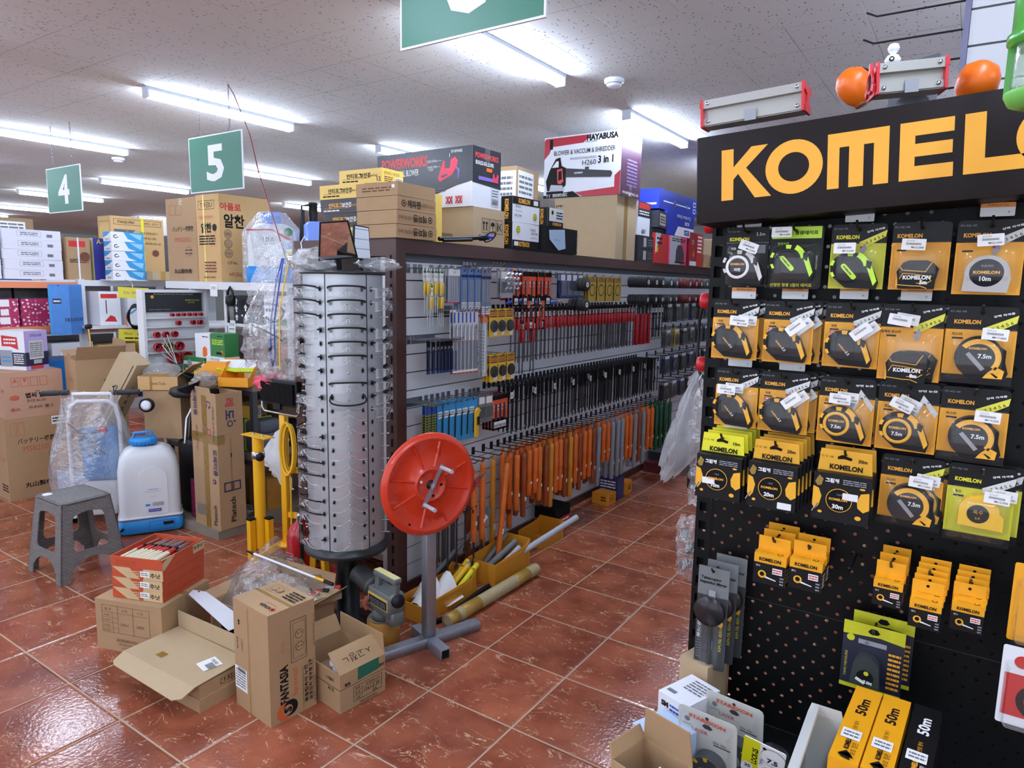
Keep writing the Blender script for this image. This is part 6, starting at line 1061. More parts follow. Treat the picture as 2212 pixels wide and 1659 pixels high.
b=MB();decal(b,((-.185,-.1055,.012),(1,0,0),(0,0,1),(0,-1,0),.37,.093),[('F',.46,.15,.86,.80,.003,mat('blue_dark',(28,100,170),.4)),('R',.68,.45,.84,.68,ink)]);b.build('battery_door',o)
b=MB();b.lathe([(.008,0),(.008,.03),(.004,.04)],blackm,10,(-.16,-.105,.055),(-.3,-1,0));b.build('outlet',o)
o=thing('sprayer_cart','blue sprayer cart with a white tube frame and black grips, under a clear bag','sprayer',(-4.66,2.10,0),.80)
b=MB();b.tube([(-.14,-.02,.06),(-.14,-.02,.70),(-.12,-.02,.80),(-.08,-.02,.83),(.10,-.02,.83),(.14,-.02,.80),(.16,-.02,.70),(.16,-.02,.06)],.013,white,10);b.tube([(-.10,-.02,.83),(-.10,-.03,.88),(.12,-.03,.88),(.12,-.02,.83)],.011,white,10);b.build('tube_frame',o)
for s,x0 in((-1,-.27),(1,.14)):MB().cyl((x0,-.03,.885),(x0+.15,-.03,.89),.017,mat('ribbed_grip',(38,38,40),.6,bump=.6,bscale=120),14).build('grip',o)
b=MB();b.rbox(-.10,.02,.30,.12,.13,.64,cyb,.03);b.rbox(-.10,.02,.06,.12,.13,.29,tankm,.03);b.build('tank',o);b=MB();b.tube([(-.02,-.06,.66)]+[(-.02+.05*math.cos(i*.8),-.06+.05*math.sin(i*.8),.66-.004*i)for i in range(40)],.008,mat('coil_hose',(60,90,130),.4),6);b.build('coiled_hose',o)
b=MB();b.tube([(-.12,-.08,.70),(.10,-.12,.50)],.005,dsteel,8);b.lathe([(.009,-.01),(.009,.01)],mat('brass',(0,0,0)),8,(-.12,-.08,.70),(-.7,.1,.7));b.build('lance',o)
for s in(-1,1):MB().lathe([(0,-.02),(.07,-.02),(.08,-.012),(.08,.012),(.07,.02),(0,.02)],blackm,24,(s*.18,.08,.081),(1,0,0)).build('wheel',o)
MB().box(.02,-.004,.62,.07,.012,.66,red).build('red_tag',o)
b=MB();b.grid(lambda u,v:((.20+.05*math.sin(v*5)+.018*math.sin(u*37+v*9))*math.cos(2*PI*u),(.16+.02*math.sin(u*29-v*7))*math.sin(2*PI*u)-.03,.20+v*.68+.02*math.sin(u*19)),48,18,clearbag);tag(b.build('clear_bag',None,(-4.63,2.08,0),.8),'large clear crinkled bag draped over the blue sprayer cart','plastic bag')
# woven plastic stool
wv=mat('woven_resin',(118,116,114),.5)
def wv_nodes():
 nt=wv.node_tree;B=nt.nodes['Principled BSDF'];tc=nt.nodes.new('ShaderNodeTexCoord');mp=nt.nodes.new('ShaderNodeMapping');br=nt.nodes.new('ShaderNodeTexBrick')
 sp=nt.nodes.new('ShaderNodeSeparateXYZ');ad=nt.nodes.new('ShaderNodeMath');ad.operation='ADD';ad2=nt.nodes.new('ShaderNodeMath');ad2 .operation='ADD';cb=nt.nodes.new('ShaderNodeCombineXYZ');L=nt.links.new
 L(tc.outputs['Object'],sp.inputs[0]);L(sp.outputs[0],ad.inputs[0]);L(sp.outputs[1],ad.inputs[1]);L(ad.outputs[0],cb.inputs[0]);ng=nt.nodes.new('ShaderNodeNewGeometry');s2=nt.nodes.new('ShaderNodeSeparateXYZ');L(ng.outputs['Normal'],s2 .inputs[0])
 mx=nt.nodes.new('ShaderNodeMath');mx.operation='GREATER_THAN';mx.inputs[1].default_value=.7;L(s2 .outputs[2],mx.inputs[0]);m2=nt.nodes.new('ShaderNodeMath');m2 .operation='MULTIPLY';L(mx.outputs[0],m2 .inputs[0]);L(sp.outputs[1],m2 .inputs[1]);L(sp.outputs[2],ad2 .inputs[0]);L(m2 .outputs[0],ad2 .inputs[1]);L(ad2 .outputs[0],cb.inputs[1])
 br.inputs['Scale'].default_value=1;br.inputs['Brick Width'].default_value=.026;br.inputs['Row Height'].default_value=.010;br.inputs['Mortar Size'].default_value=.0012;br.inputs['Mortar Smooth'].default_value=.8
 br.inputs['Color1'].default_value=lin((126,124,122));br.inputs['Color2'].default_value=lin((112,110,108));br.inputs['Mortar'].default_value=lin((74,72,72));L(cb.outputs[0],br.inputs['Vector']);L(br.outputs['Color'],B.inputs['Base Color'])
 bp=nt.nodes.new('ShaderNodeBump');bp.inputs['Strength'].default_value=.8;bp.inputs['Distance'].default_value=.003;bp.invert=True;L(br.outputs['Fac'],bp.inputs['Height']);L(bp.outputs[0],B.inputs['Normal'])
wv_nodes()
o=thing('plastic_stool','grey woven look plastic stool with a rectangular seat and arched legs','stool',(-4.045,1.690,0),.02)
ST,SB=(.148,.125),(.190,.175);H_=.425
def lp(k):return(ST[0]+(SB[0]-ST[0])*(1-k),ST[1]+(SB[1]-ST[1])*(1-k))
for nm_,ax in(('side_panel',0),('side_panel',1),('side_panel',2),('side_panel',3)):
# each side: frame with a rounded opening and an arch between the feet, sloping outward
 wt,wb=(ST[0],SB[0])if ax%2==0 else(ST[1],SB[1]);dt,db=(ST[1],SB[1])if ax%2==0 else(ST[0],SB[0]);ang=ax*PI/2
 def P3(x,z,inn=0):
  k=z/H_;y=-(dt+(db-dt)*(1-k))+inn;return(x*math.cos(ang)-y*math.sin(ang),x*math.sin(ang)+y*math.cos(ang),z)
 def W(z):return wt+(wb-wt)*(1-z/H_)
 zs=[0,.04,.08,.10,.115,.14,.155,.165,.19,.25,.30,.335,.350,.365,.39,H_-.008,H_];b=MB();q1,q2=[],[]
 def hole(z):
  if z<.115:return W(z)*(.70 if z<.06 else.66*math.sqrt(max(0,1-((z-.04)/.075)**2))+.0)if z<.113 else 0
  if.155<z<.355:k=min(z-.155,.355-z);return W(z)*.60 if k>.03 else W(z)*.60-.03+math.sqrt(max(0,.03**2-(.03-k)**2))
  return 0
 zs=sorted(set(zs+[.05,.06,.07,.09,.105,.112,.157,.16,.172,.18,.33,.345,.353]));N=len(zs)
 for sgn in(-1,1):
  v=[]
  for z in zs:
   h0=hole(z);w1=W(z)
   for inn in(0,.006):v+=[P3(sgn*h0,z,inn),P3(sgn*w1,z,inn)]
  f=[]
  for i in range(N-1):
   a,c=i*4,(i+1)*4
   f+=[(a,a+1,c+1,c),(a+2,c+2,c+3,a+3),(a,c,c+2,a+2),(a+1,a+3,c+3,c+1)]
  b.add(v,f,wv)
 b.build(nm_,o)
b=MB();b.rbox(-ST[0]-.002,-ST[1]-.002,H_-.012,ST[0]+.002,ST[1]+.002,H_+.004,wv,.03);b.build('seat',o)
tag(MB().lathe([(0,.0025),(.022,.0025),(.024,.0)],whitep,24).build('paper_disc',None,(-4.135,1.60,H_+.005)),'small white disc lying on a corner of the grey stool','disc')
# ================================================================ cartons at the left picture edge
jp=[('T',.52,.72,.042,'バッテリー噴霧機',ink,{'w':.27,'bold':.01}),('T',.50,.62,.040,'MSB210Li',mat('rust_red_ink',(0,0,0)),{'w':.19}),('F',.66,.50,.90,.55,.003,inkbr),('T',.52,.17,.040,'丸山製作所',ink,{'w':.22,'bold':.02}),('F',.08,.80,.18,.95,.002,mat('rust_red_ink',(0,0,0))),('F',.20,.80,.30,.95,.002,mat('rust_red_ink',(0,0,0))),('R',.74,.88,.97,.985,whitep),('L',.76,.9,.95,.97,2,ink)]
carton('sprayer_carton','kraft carton with Japanese print on the floor at the left, under the rosy carton','box',(-5.80,2.155,0),(.34,.40,.60),kraft,-.05,f=[('T',.8,.5,.03,'20Li',mat('rust_red_ink',(0,0,0))),('L',.6,.1,.95,.2,3,ink)],r=jp)
bg=[('F',.12+.16*i,.68,.25+.16*i,.88,.003,mat('rust_red_ink',(0,0,0)))for i in range(4)]+[('P',[(.14,.78),(.185,.86),(.23,.78)],mat('rust_red_ink',(0,0,0))),('P',[(.31,.85),(.38,.85),(.345,.76)],mat('rust_red_ink',(0,0,0))),('O',.16,.45,.030,mat('rust_red_ink',(0,0,0)),.6),('T',.60,.48,.040,'볍씨 발아기',ink,{'bold':.03,'w':.19}),('T',.55,.56,.014,'공식',ink),('T',.52,.36,.022,'형식명: BG-300',ink,{'w':.12}),('T',.16,.20,.022,'온스',mat('rust_red_ink',(0,0,0)),{'w':.06,'bold':.05}),('T',.6,.22,.022,'SUNC 몰스',ink,{'w':.16})]
carton('carton','rosy kraft carton with red handling marks on top of the Japanese printed carton','box',(-5.80,2.16,.601),(.34,.37,.335),kraftp,-.06,f=[('T',.9,.6,.03,'아기',ink)],r=bg,parts={'packing_tape':{'t':[('R',0,.42,1,.58,tapec)]}})
lil=mat('lilac_box',(176,160,210),.5)
carton('heater_box','white, lilac and navy printed box on the rosy kraft carton','box',(-5.83,2.17,.937),(.25,.19,.285),white,.38,f=[('R',0,.1,1,.45,navy),('P',[(.2,.6),(.2,.88),(.75,.84),(.78,.52),(.5,.6)],red),('L',.28,.64,.7,.82,2,whitep),('R',.12,.08,.55,.5,greyh),('R',.17,.3,.5,.34,skyb),('R',.17,.2,.5,.24,skyb),('L',.6,.15,.95,.42,5,whitep)],r=[('R',0,0,1,1,lil),('R',0,.1,1,.45,navy),('R',.18,.27,.8,.75,mat('grey_label',(196,196,194),.6)),('L',.22,.32,.76,.7,7,greyink),('B',.35,.15,.7,.25,whitep),('T',.5,.88,.018,'STELLAR',pb,{'w':.1}),('R',.2,.02,.75,.1,pr)])
open_box('carton','tall open kraft carton with raised flaps, right of the rosy carton',(-5.40,2.47,0),(.36,.32,1.03),kraft,-.22,flaps=[('b',.13,.1),('l',.13,1.3),('r',.12,.6),('f',.04,.1,.3)],r=[('F',.55+.11*i,.80,.64+.11*i,.86,.003,ink)for i in range(4)]+[('F',.5,.45,.9,.66,.002,inkbr)],f=[('T',.5,.85,.03,'성산범어',mat('rust_red_ink',(0,0,0)),{'w':.14}),('F',.45,.2,.75,.72,.002,inkbr),('L',.15,.3,.4,.6,6,inkbr)])
b=MB();b.tube([(0,0,0),(-.03,0,.22),(-.04,0,.30)],.007,mat('brass',(0,0,0)),8);b.lathe([(.02,-.02),(.02,.02),(.012,.03)],black,10,(-.04,0,.31),(1,0,.2));tag(b.build('brass_lance',None,(-5.33,2.43,.95)),'brass lance with a black head poking out of the tall open carton','lance')
o=carton('long_carton','long narrow kraft carton leaning diagonally against the open carton','box',(-5.16,2.20,.26),(.16,.14,.96),kraft2,0,rot=(-.08,.55,.30),f=[('R',.84,.02,.88,.98,ink),('T',.55,.5,.045,'두더지 스틴 포터 마스',ink,{'rot':PI/2,'w':.55,'bold':.03}),('L',.2,.05,.4,.2,3,inkbr)],r=[('T',.5,.6,.03,'두더지 스민 포 마스',ink,{'rot':PI/2,'w':.4,'bold':.02})])
open_box('carton','small kraft carton with bubble wrap bulging out, above the sprayer grips',(-4.50,2.50,.885),(.26,.22,.09),mat('kraft_golden',(0,0,0)),.62,flaps=[('r',.13,.9),('f',.03,.6,.5)],f=[('T',.5,.5,.02,'Electric Tools',ink,{'w':.1}),('R',.3,0,.36,1,tapec)])
bagmesh('bubble_wrap','silvery bubble wrap bulging from the small kraft carton',(-4.53,2.50,.90),.13,.10,.075,film('bubble_film',(230,234,238),.45,1,90),7,26,10,crumple=.12,cat='bubble wrap')
carton('carton','kraft carton carrying the small one with bubble wrap','box',(-4.48,2.53,.56),(.26,.24,.32),kraft,.5)
for k,(x,y,z)in enumerate(((-4.30,2.56,.90),(-4.13,2.60,.915),(-4.08,2.44,.88))):
 o=thing('headlamp_cone',('black cup with flared rim tipped up behind the bubble wrap','black flared cup in the middle of the heap before the green boxes','black flared cup above the music note carton')[k],'cup',(x,y,z),(.25*(k-1),.2-.2*k,0));MB().lathe([(.02,0),(.03,.02),(.075,.075),(.078,.08),(.07,.08),(.026,.026)],black,22,caps=False).build('cone',o);MB().lathe([(0,-.012),(.02,-.01),(.02,0)],dsteel,12,caps=False).build('foot',o)
for k,(x,y,z)in enumerate(((-4.42,2.33,.80),(-4.02,2.50,.845))):
 o=thing('caster',('black and white wheel of the chrome stool frame at the left','black and white wheel of the chrome stool frame at the right')[k],'wheel',(x,y,z),.7);MB().lathe([(.028,0),(.045,.004),(.045,.03),(.02,.034)],black,24,(0,0,0),(0,-1,0)).build('tyre',o);MB().lathe([(.018,.035),(.032,.031),(.034,.032),(.016,.0365),(.0,.0365)],white,20,(0,0,0),(0,-1,0),caps=False).build('hub_ring',o)
o=thing('stool_frame','chrome framed black round stool lying behind the sprayer grips','stool',(-4.18,2.50,.56));MB().lathe([(0,0),(.15,.005),(.17,.025),(.16,.055),(0,.06)],black,28,(0,.03,.30)).build('seat',o)
for a in(0,1.6,3.1,4.7):MB().tube([(0,.03,.29),(.10*math.cos(a),.03+.08*math.sin(a),.16),(.13*math.cos(a),.03+.1*math.sin(a),.0)],.010,steel,8).build('leg',o)
tag(MB().rbox(-.14,-.14,0,.14,.14,.50,black,.04).build('black_tub',None,(-4.24,2.62,.057)),'black tub under the chrome stool frame behind the white tank','tub')
bagmesh('clear_bag','crinkled clear bag on top of the music note carton',(-4.06,2.52,.93),.08,.07,.05,clearbag,17,cat='plastic bag')
o=carton('small_carton','small kraft carton half behind the bagged sprayer cart','box',(-5.03,2.18,.30),(.24,.16,.19),kraft,.3,f=[('T',.5,.6,.02,'온열',ink),('L',.2,.1,.8,.3,2,ink)],r=[('T',.5,.5,.025,'ORNG',ink,{'w':.08})])
carton('small_carton','pale blue carton under the small kraft one by the sprayer cart','box',(-5.03,2.19,0),(.28,.20,.30),mat('pale_blue_box',(150,180,214),.5),.25,f=[('T',.5,.75,.03,'brise',pb,{'w':.1})])
# ---------------------------------------------------------------- far left rack
obm=mat('beam_orange',(226,136,96),.5);r2=thing('warehouse_rack','long white rack with orange beams at the far left','rack',(-6.5,3,0));r0=(6.5,-3,0)
for y in(1.35,2.75,3.42,5.2):
 for x in(-6.98,-6.17):MB().box(x-.025,y-.025,0,x+.025,y+.025,1.60,wht).build('post',r2,r0)
for z,y0,y1,m in((1.525,1.37,2.73,obm),(1.175,1.37,2.73,obm),(.62,1.37,2.73,obm),(1.545,2.77,3.40,wht),(1.17,2.77,3.40,obm),(1.545,3.44,5.18,wht)):MB().box(-6.20,y0,z,-6.155,y1,z+.048,m).build('beam',r2,r0)
for z in(.60,1.15,1.565):MB().box(-6.95,1.37,z,-6.205,5.18,z+.018,mat('shelf_white',(214,214,212),.6)).build('shelf_board',r2,r0)
TB=1.594
for c in range(2):
 for k in range(5):carton('white_carton',('lower','second','middle','fourth','upper')[k]+' white carton of the '+('left','right')[c]+' pile on the far left rack','box',(-6.40-(.0 if c else.02),2.02+c*.425,TB+k*.077),(.36,.41,.0765),mat('white_carton',(222,222,230),.5),(0,.02,-.02,.01,0)[k],'white cartons on the far left rack',r=[('F',.25,.3,.65,.85,.0015,greyink),('L',.3,.4,.6,.75,2,greyink),('R',.75,.3,.85,.6,greyink)],f=[('L',.5,.3,.9,.8,2,greyink)])
for k in range(4):carton('white_carton',('lowest','second','third','top')[k]+' white carton at the picture edge on the far left rack','box',(-6.42,1.58,TB+k*.077),(.36,.40,.0765),mat('white_carton',(0,0,0)),0,'edge white cartons',r=[('R',.6,.3,.75,.6,greyink)])
lft=lambda nm_,lb,y,d_,w_,h_,m,z=TB,x=-6.20,rz=0,**k:carton(nm_,lb,'box',(x-w_/2,y+d_/2,z),(w_,d_,h_),m,rz,**k)
lft('kettle_carton','kraft carton with a red label and white strap, next to the white carton piles',2.68,.18,.3,.345,kraft,r=[('R',.1,.78,.8,.92,red),('L',.1,.4,.9,.5,3,ink),('O',.75,.55,.04,inkbr)],parts={'strap':{'r':[('R',.45,0,.52,1,white)]}})
lft('thin_box','pale yellow and navy printed box between the kraft cartons',2.885,.11,.3,.35,mat('pale_yellow_box',(226,220,150),.5),r=[('R',.0,0,1,1,mat('navy_blue_box',(50,50,140),.4)),('T',.5,.92,.04,'A-',limey)],f=[('L',.2,.1,.6,.95,12,ink)])
spf=[('F',.05,.87,.95,.96,.003,ink),('T',.28,.915,.022,'STAINLESS SPRAY',ink,{'w':.15,'bold':.02}),('T',.74,.915,.022,'스텐레스 분무기',ink,{'w':.15}),('P',[(.05,.80),(.45,.80),(.05,.48)],mat('slate_triangle',(90,96,100),.6)),('T',.20,.70,.022,'ISO 9001 인증',kraft,{'rot':.75,'w':.14}),('T',.70,.76,.022,'사진은 분리형 분무기',ink,{'w':.16}),('T',.70,.68,.020,'· 약제 최소 경량',ink,{'w':.13}),('T',.78,.60,.020,'부드러운 압축 실현',ink,{'w':.14}),('O',.82,.45,.03,inkbr)]
lft('spray_carton','wide kraft carton with a grey printed triangle and yellow strap',3.04,.46,.22,.55,mat('kraft_golden',(0,0,0)),r=spf,f=[('F',.1,.05,.9,.92,.003,inkbr),('R',.1,.6,.9,.62,ink),('R',.1,.3,.9,.32,ink)],parts={'strap':{'r':[('R',.56,.0,.61,1,limey)],'t':[('R',.0,.56,1,.61,limey)]}})
for k in range(5):carton('phone_box',('bottom','second','middle','fourth','top')[k]+' blue and white swoosh printed box of the stack of five','box',(-6.04+.005*(k%2),3.06,TB+.008+k*.079),(.13,.27,.078),white,.0,'stack of five blue and white boxes',f=[('P',[(0,1),(0,.4),(.5,.6),(1,1)],skyb),('T',.5,.2,.014,'렌탈폰',ink,{'w':.07})],r=[('P',[(.38,1),(.5,.3),(.75,0),(1,0),(1,1)],skyb),('P',[(.55,.9),(.72,.5),(.9,.2),(.95,.8)],mat('pale_cyan',(140,200,236),.4)),('T',.14,.5,.03,'C-',ink,{'bold':.03})])
tag(MB().box(-.09,-.25,0,.09,.25,.008,wht).build('shelf_lip',None,(-6.06,3.15,TB)),'white shelf lip under the stack of five blue and white boxes','board')
carton('flat_carton','flat taped kraft carton lying right of the stack of five','box',(-6.0,3.38,TB+.009),(.22,.36,.075),kraft2,.05,parts={'packing_tape':{'r':[('R',.2,0,.32,1,tpb),('R',.7,0,.8,1,tpb)]}})
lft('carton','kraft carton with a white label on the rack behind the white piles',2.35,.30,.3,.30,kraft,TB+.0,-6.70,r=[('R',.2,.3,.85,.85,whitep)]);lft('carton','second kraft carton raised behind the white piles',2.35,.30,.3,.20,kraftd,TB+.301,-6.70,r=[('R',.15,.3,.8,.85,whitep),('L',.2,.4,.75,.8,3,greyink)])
dkf=mat('dark_floral',(44,44,46),.5,noise=.9,nscale=26)
for k in range(3):lft('pot_box',('lowest','middle','highest')[k]+' dark box with white pot pictures right of the wide kraft carton',3.62,.3,.3,.14,dkf,TB+k*.141,-6.2,r=[('R',.1,.15,.45,.85,whitep),('R',.55,.2,.9,.8,whitep),('O',.3,.5,.02,greyh)])
lft('white_carton','white carton on top of the dark pot picture boxes',3.66,.26,.3,.16,mat('white_carton',(0,0,0)),TB+.425)
def floral():
 m,nt,N,L,B=node_mat('magenta_floral');tc=N('TexCoord');v=N('TexVoronoi');v.inputs['Scale'].default_value=38;L(tc.outputs['Object'],v.inputs['Vector']);r=N('ValToRGB');L(v.outputs['Distance'],r.inputs[0]);e=r.color_ramp.elements
 e[0].position=.3;e[0].color=lin((236,214,222));e[1].position=.36;e[1].color=lin((176,44,92));L(r.outputs[0],B.inputs['Base Color']);B.inputs['Roughness'].default_value=.5;return m
flo=floral()
for j in range(3):
 for k in range(2):lft('floral_box',('lower','upper')[k]+' magenta floral box, '+('at the picture edge','beside the price tickets','by the blue packets')[j]+', on the orange beam shelf',1.62+j*.36,.34,.4,.135,flo,1.169+k*.136,-6.24,group='magenta floral boxes',r=[('R',.62,.55,.82,.95,whitep),('R',.64,.05,.80,.4,whitep)])
for j in range(2):lft('floral_box',('left','right')[j]+' dark floral box above the magenta ones',1.9+j*.40,.38,.4,.10,dkf,1.442,-6.24)
for k in range(2):lft('floral_box',('front','rear')[k]+' dark floral box by the blue packets',2.70+k*.3,.25,.38,.30,dkf if k==0 else flo,1.169,-6.26)
blp=mat('blue_packet',(70,130,200),.35,noise=.25,nscale=12);bpk=None
for k in range(7):
 loc,rot,lb=(-6.02-.012*k,2.52+k*.022,1.545),(0,0,PI/2-.35+.05*k),('nearest','second','third','fourth','fifth','sixth','last')[k]+' blue printed packet hanging from the far left rack'
 if bpk is None:bpk=card('blue_packet','packet',.14,.40,blp,[('R',.2,.62,.6,.72,navy),('L',.24,.64,.56,.70,1,whitep),('T',.85,.3,.03,'10',navy,{'bold':.03}),('R',.03,.02,.1,.98,skyb)]);bpk.location=loc;bpk.rotation_euler=rot;tag(bpk,lb,None,'blue packets')
 else:dup(bpk,loc,rot,lb,'blue packets')
for k,(y,w_)in enumerate(((2.83,.17),(3.06,.2))):lft('vacuum_box',('white box with a red floor cleaner picture under the dark bag','white box with blue diagonal lettering beside the yellow packet')[k],y-.02,w_,.25,.28,white,1.222,-6.0,r=[[('R',.08,.80,.85,.93,redl),('P',[(.2,.12),(.5,.30),(.7,.25),(.8,.1)],red),('R',.3,.35,.34,.75,ink)],[('P',[(.1,.3),(.75,.62),(.73,.68),(.08,.36)],skyb),('R',.8,0,.86,1,red)]][k])
tag(MB().box(-.14,-.3,0,.14,.3,.02,wht).build('side_board',None,(-6.06,3.0,1.20)),'white board carrying the two white boxes beside the blue packets','board')
lft('white_box','lower white box under the board beside the tall open carton',2.80,.4,.25,.25,white,.64,-6.22,r=[('R',.1,.6,.9,.7,skyb)])
bagmesh('dark_bag','dark blue bag standing on the white box with the red cleaner',(-6.10,2.98,1.503-.0),.05,.09,.05,mat('denim_bag',(50,74,100),.5),21,cat='bag')if 0 else None
yk=card('cable_packet','packet',.22,.43,blister,[('R',0,.80,1,1,mat('packet_yellow',(226,210,60),.4)),('T',.45,.90,.022,'만능 점퍼선',blue,{'w':.12}),('R',0,0,1,.22,mat('packet_yellow',(0,0,0))),('O',.7,.13,.02,ink),('T',.3,.14,.02,'70cm',ink),('L',.2,.03,.9,.08,1,ink)])
b=MB()
for k in range(7):b.tube([(.01+(.05+.003*k)*math.cos(t)*.9,-.012-.003*k,-.22+(.10-.004*k)*math.sin(t))for t in[2*PI*i/18 for i in range(18)]],.006,black,6,True)
b.build('cable',yk);MB().tube([(-.05,-.02,-.30),(-.06,-.02,-.24),(-.04,-.02,-.18)],.004,orange,6).build('wire_end',yk);yk.location=(-5.62,2.90,1.53);yk.rotation_euler=(0,.04,PI/2-.35);tag(yk,'clear packet with yellow header holding a black cable, left of the hole saw display')
b=MB();b.tube([(-5.64,2.90,1.515),(-5.63,2.90,1.56),(-5.66,2.90,1.59),(-5.9,2.98,1.60)],.004,steel,6);tag(b.build('wire_hook'),'wire hook holding the yellow headed cable packet','hook')
crt=mat('crate_blue',(20,124,206),.4)
for k,(y,z,h_)in enumerate(((1.75,.63,.20),(2.12,.63,.20),(2.50,.63,.30),(1.8,.845,.16),(2.15,.845,.16))):lft('blue_crate',('lower blue crate at the picture edge on the far left rack','lower blue crate behind the lilac box','tall blue crate right of the lilac box','upper blue crate at the picture edge','upper blue crate behind the lilac box')[k],y,.34,.4,h_,crt,z,-6.24,r=[('R',.6,.3,.8,.8,whitep),('T',.2,.6,.03,'22',whitep)])
o=thing('cable_reel','yellow cable reel with a teal frame, cut by the left picture edge','reel',(-5.22,1.46,.60),.5);MB().lathe([(.10,-.02),(.15,-.02),(.155,-.01),(.155,.01),(.15,.02),(.10,.02)],ylw2,32,(0,0,.20),(0,1,0),caps=False).build('flange',o);MB().lathe([(.0,-.03),(.11,-.03),(.11,.03),(0,.03)],orange,24,(0,0,.20),(0,1,0)).build('drum',o);MB().tube([(-.16,.06,-.6),(-.16,.06,.3),(-.1,.06,.40),(.05,.06,.40),(.09,.06,.30),(.16,.06,-.6)],.011,mat('teal_tube',(30,110,120),.4),8).build('frame',o)
# far goods filling the aisles beyond
for k,(x,y,w_,d_,h_,c)in enumerate(((-9.2,4.2,1.0,3.4,1.55,(168,170,172)),(-11.6,4.0,1.0,4,1.6,(170,168,160)),(-14.2,4.5,1.0,4,1.7,(150,156,160)),(-9.2,9,1.0,4,1.6,(160,156,150)),(-6.6,8,.9,4.5,1.6,(172,172,172)),(-4.4,8.6,1,3,1.6,(164,164,168)))):
 g_=thing('far_gondola','grey shelving, the '+('nearest far gondola','second far gondola','third far gondola','back left gondola','gondola behind the orange beams','gondola behind the storage rack')[k],'gondola',(x,y,0));m=mat('far_panel_%d'%k,c,.7)
 MB().box(-w_/2,-d_/2,0,w_/2,d_/2,.12,m).build('base',g_);MB().box(-.03,-d_/2,.12,.03,d_/2,h_,m).build('centre_panel',g_)
 for z in(.5,.95,h_-.03):MB().box(-w_/2,-d_/2,z,w_/2,d_/2,z+.03,m).build('shelf',g_)
 for i in range(int(d_/.5)):
  for j,z in enumerate((.121,.531,.981,h_+.001)):
   hh=min(.34,.3+.04*math.sin(i*3+j))if j<3 else.18+.16*((i*7+k*3)%4)/3
   cc=[(190,158,118),(206,208,214),(60,84,140),(170,60,60),(120,140,110),(220,190,90)][(i*5+j*3+k)%6]
   carton('stock_box','%s level box of the %s, %s along'%(('base','low','upper','top')[j],g_['label'][18:],('first','second','third','fourth','fifth','sixth','seventh','eighth','ninth')[i]),'box',(x+w_*.27,y-d_/2+.26+i*.5,z),(w_*.42,.44,hh),mat('stock_%d'%((i*5+j*3+k)%6),cc,.6),0,'stock boxes',r=[('R',.2,.3,.7,.7,whitep if(i+j)%2 else ink)])
   # ================================================================ black pegboard rack with the lettered header
pgb=mat('pegboard_black',(14,15,16),.45,spec=.2);kh=mat('header_brown_black',(26,18,17),.5,spec=.2);yc=mat('card_yellow',(240,166,22),.45);rub=mat('tape_rubber',(20,20,22),.55,spec=.25);yac=mat('tape_accent',(240,176,40),.4);neon=mat('neon_green',(196,240,50),.4);chr_=mat('tape_chrome',(150,144,142),.2,1)
BY=1.70;pgr=thing('pegboard_rack','black pegboard rack with yellow tape measures in the right foreground','pegboard rack',(-.09,BY,0));po=(.09,-BY,0)
b=MB();px_,pz_=.0215,.0225;nx,nz=43,62;x0,z0=-.515,.555;k8=[(math.cos(PI/4*i+PI/8)*.0042,math.sin(PI/4*i+PI/8)*.0042)for i in range(8)]
q8=[(px_/2*max(-1,min(1,1.42*math.cos(PI/4*i+PI/8))),pz_/2*max(-1,min(1,1.42*math.sin(PI/4*i+PI/8))))for i in range(8)];q8=[((px_/2 if a>0 else-px_/2)if abs(a)>abs(c)*.5 else a,(pz_/2 if c>0 else-pz_/2)if abs(c)>abs(a)*.5 else c)for a,c in q8]
V_,F_=[],[]
for i in range(nx):
 for j in range(nz):
  cx,cz=x0+(i+.5)*px_,z0+(j+.5)*pz_;n=len(V_)
  if(i+j)%2==0:V_+=[(cx-px_/2,BY,cz-pz_/2),(cx+px_/2,BY,cz-pz_/2),(cx+px_/2,BY,cz+pz_/2),(cx-px_/2,BY,cz+pz_/2)];F_.append((n,n+1,n+2,n+3));continue
  V_+=[(cx+a,BY,cz+c)for a,c in q8]+[(cx+a,BY,cz+c)for a,c in k8]+[(cx+a,BY+.0015,cz+c)for a,c in k8]
  F_+=[(n+m,n+(m+1)%8,n+8+(m+1)%8,n+8+m)for m in range(8)]+[(n+8+m,n+8+(m+1)%8,n+16+(m+1)%8,n+16+m)for m in range(8)]
b.add(V_,F_,pgb);b.box(x0-.0,BY,z0-.034,x0+nx*px_,BY+.001,z0,pgb);b.box(x0,BY-.002,.845,x0+nx*px_,BY-.0003,.8465,mat('seam_grey',(46,47,48),.5));b.build('perforated_panel',pgr,po)
def upright(x):
 b=MB();b.box(x-.018,BY-.006,0,x-.009,BY+.03,1.95,pgb);b.box(x+.009,BY-.006,0,x+.018,BY+.03,1.95,pgb)
 z=0.02
 while z<1.9:b.box(x-.009,BY-.006,z,x+.009,BY-.004,z+.022,pgb);b.box(x-.009,BY+.01,z+.022,x+.009,BY+.012,z+.05,blackm);z+=.05
 b.build('upright',pgr,po)
upright(-.535);upright(.43);MB().box(-.55,1.10,.500,.44,BY+.02,.520,pgb).build('base_shelf',pgr,po);MB().box(-.55,1.10,0,.44,BY-.007,.499,pgb).build('base_cabinet',pgr,po)
hdr=thing('header_sign','long dark header sign with large golden capital letters on the pegboard rack','sign',(-.075,1.625,1.785),(0,-.055,0))
b=MB();b.rbox(-.47,-.075,0,.45,.06,.188,kh,.004);b.build('sign_box',hdr)
ky=.052;kz0=.045;kH=.108;b=MB()
def LP(p,x,w_):b.flat([(x+a*w_,kz0+c*kH)for a,c in p],gold,(0,-.0757,0),(1,0,0),(0,0,1))
hx=-.40
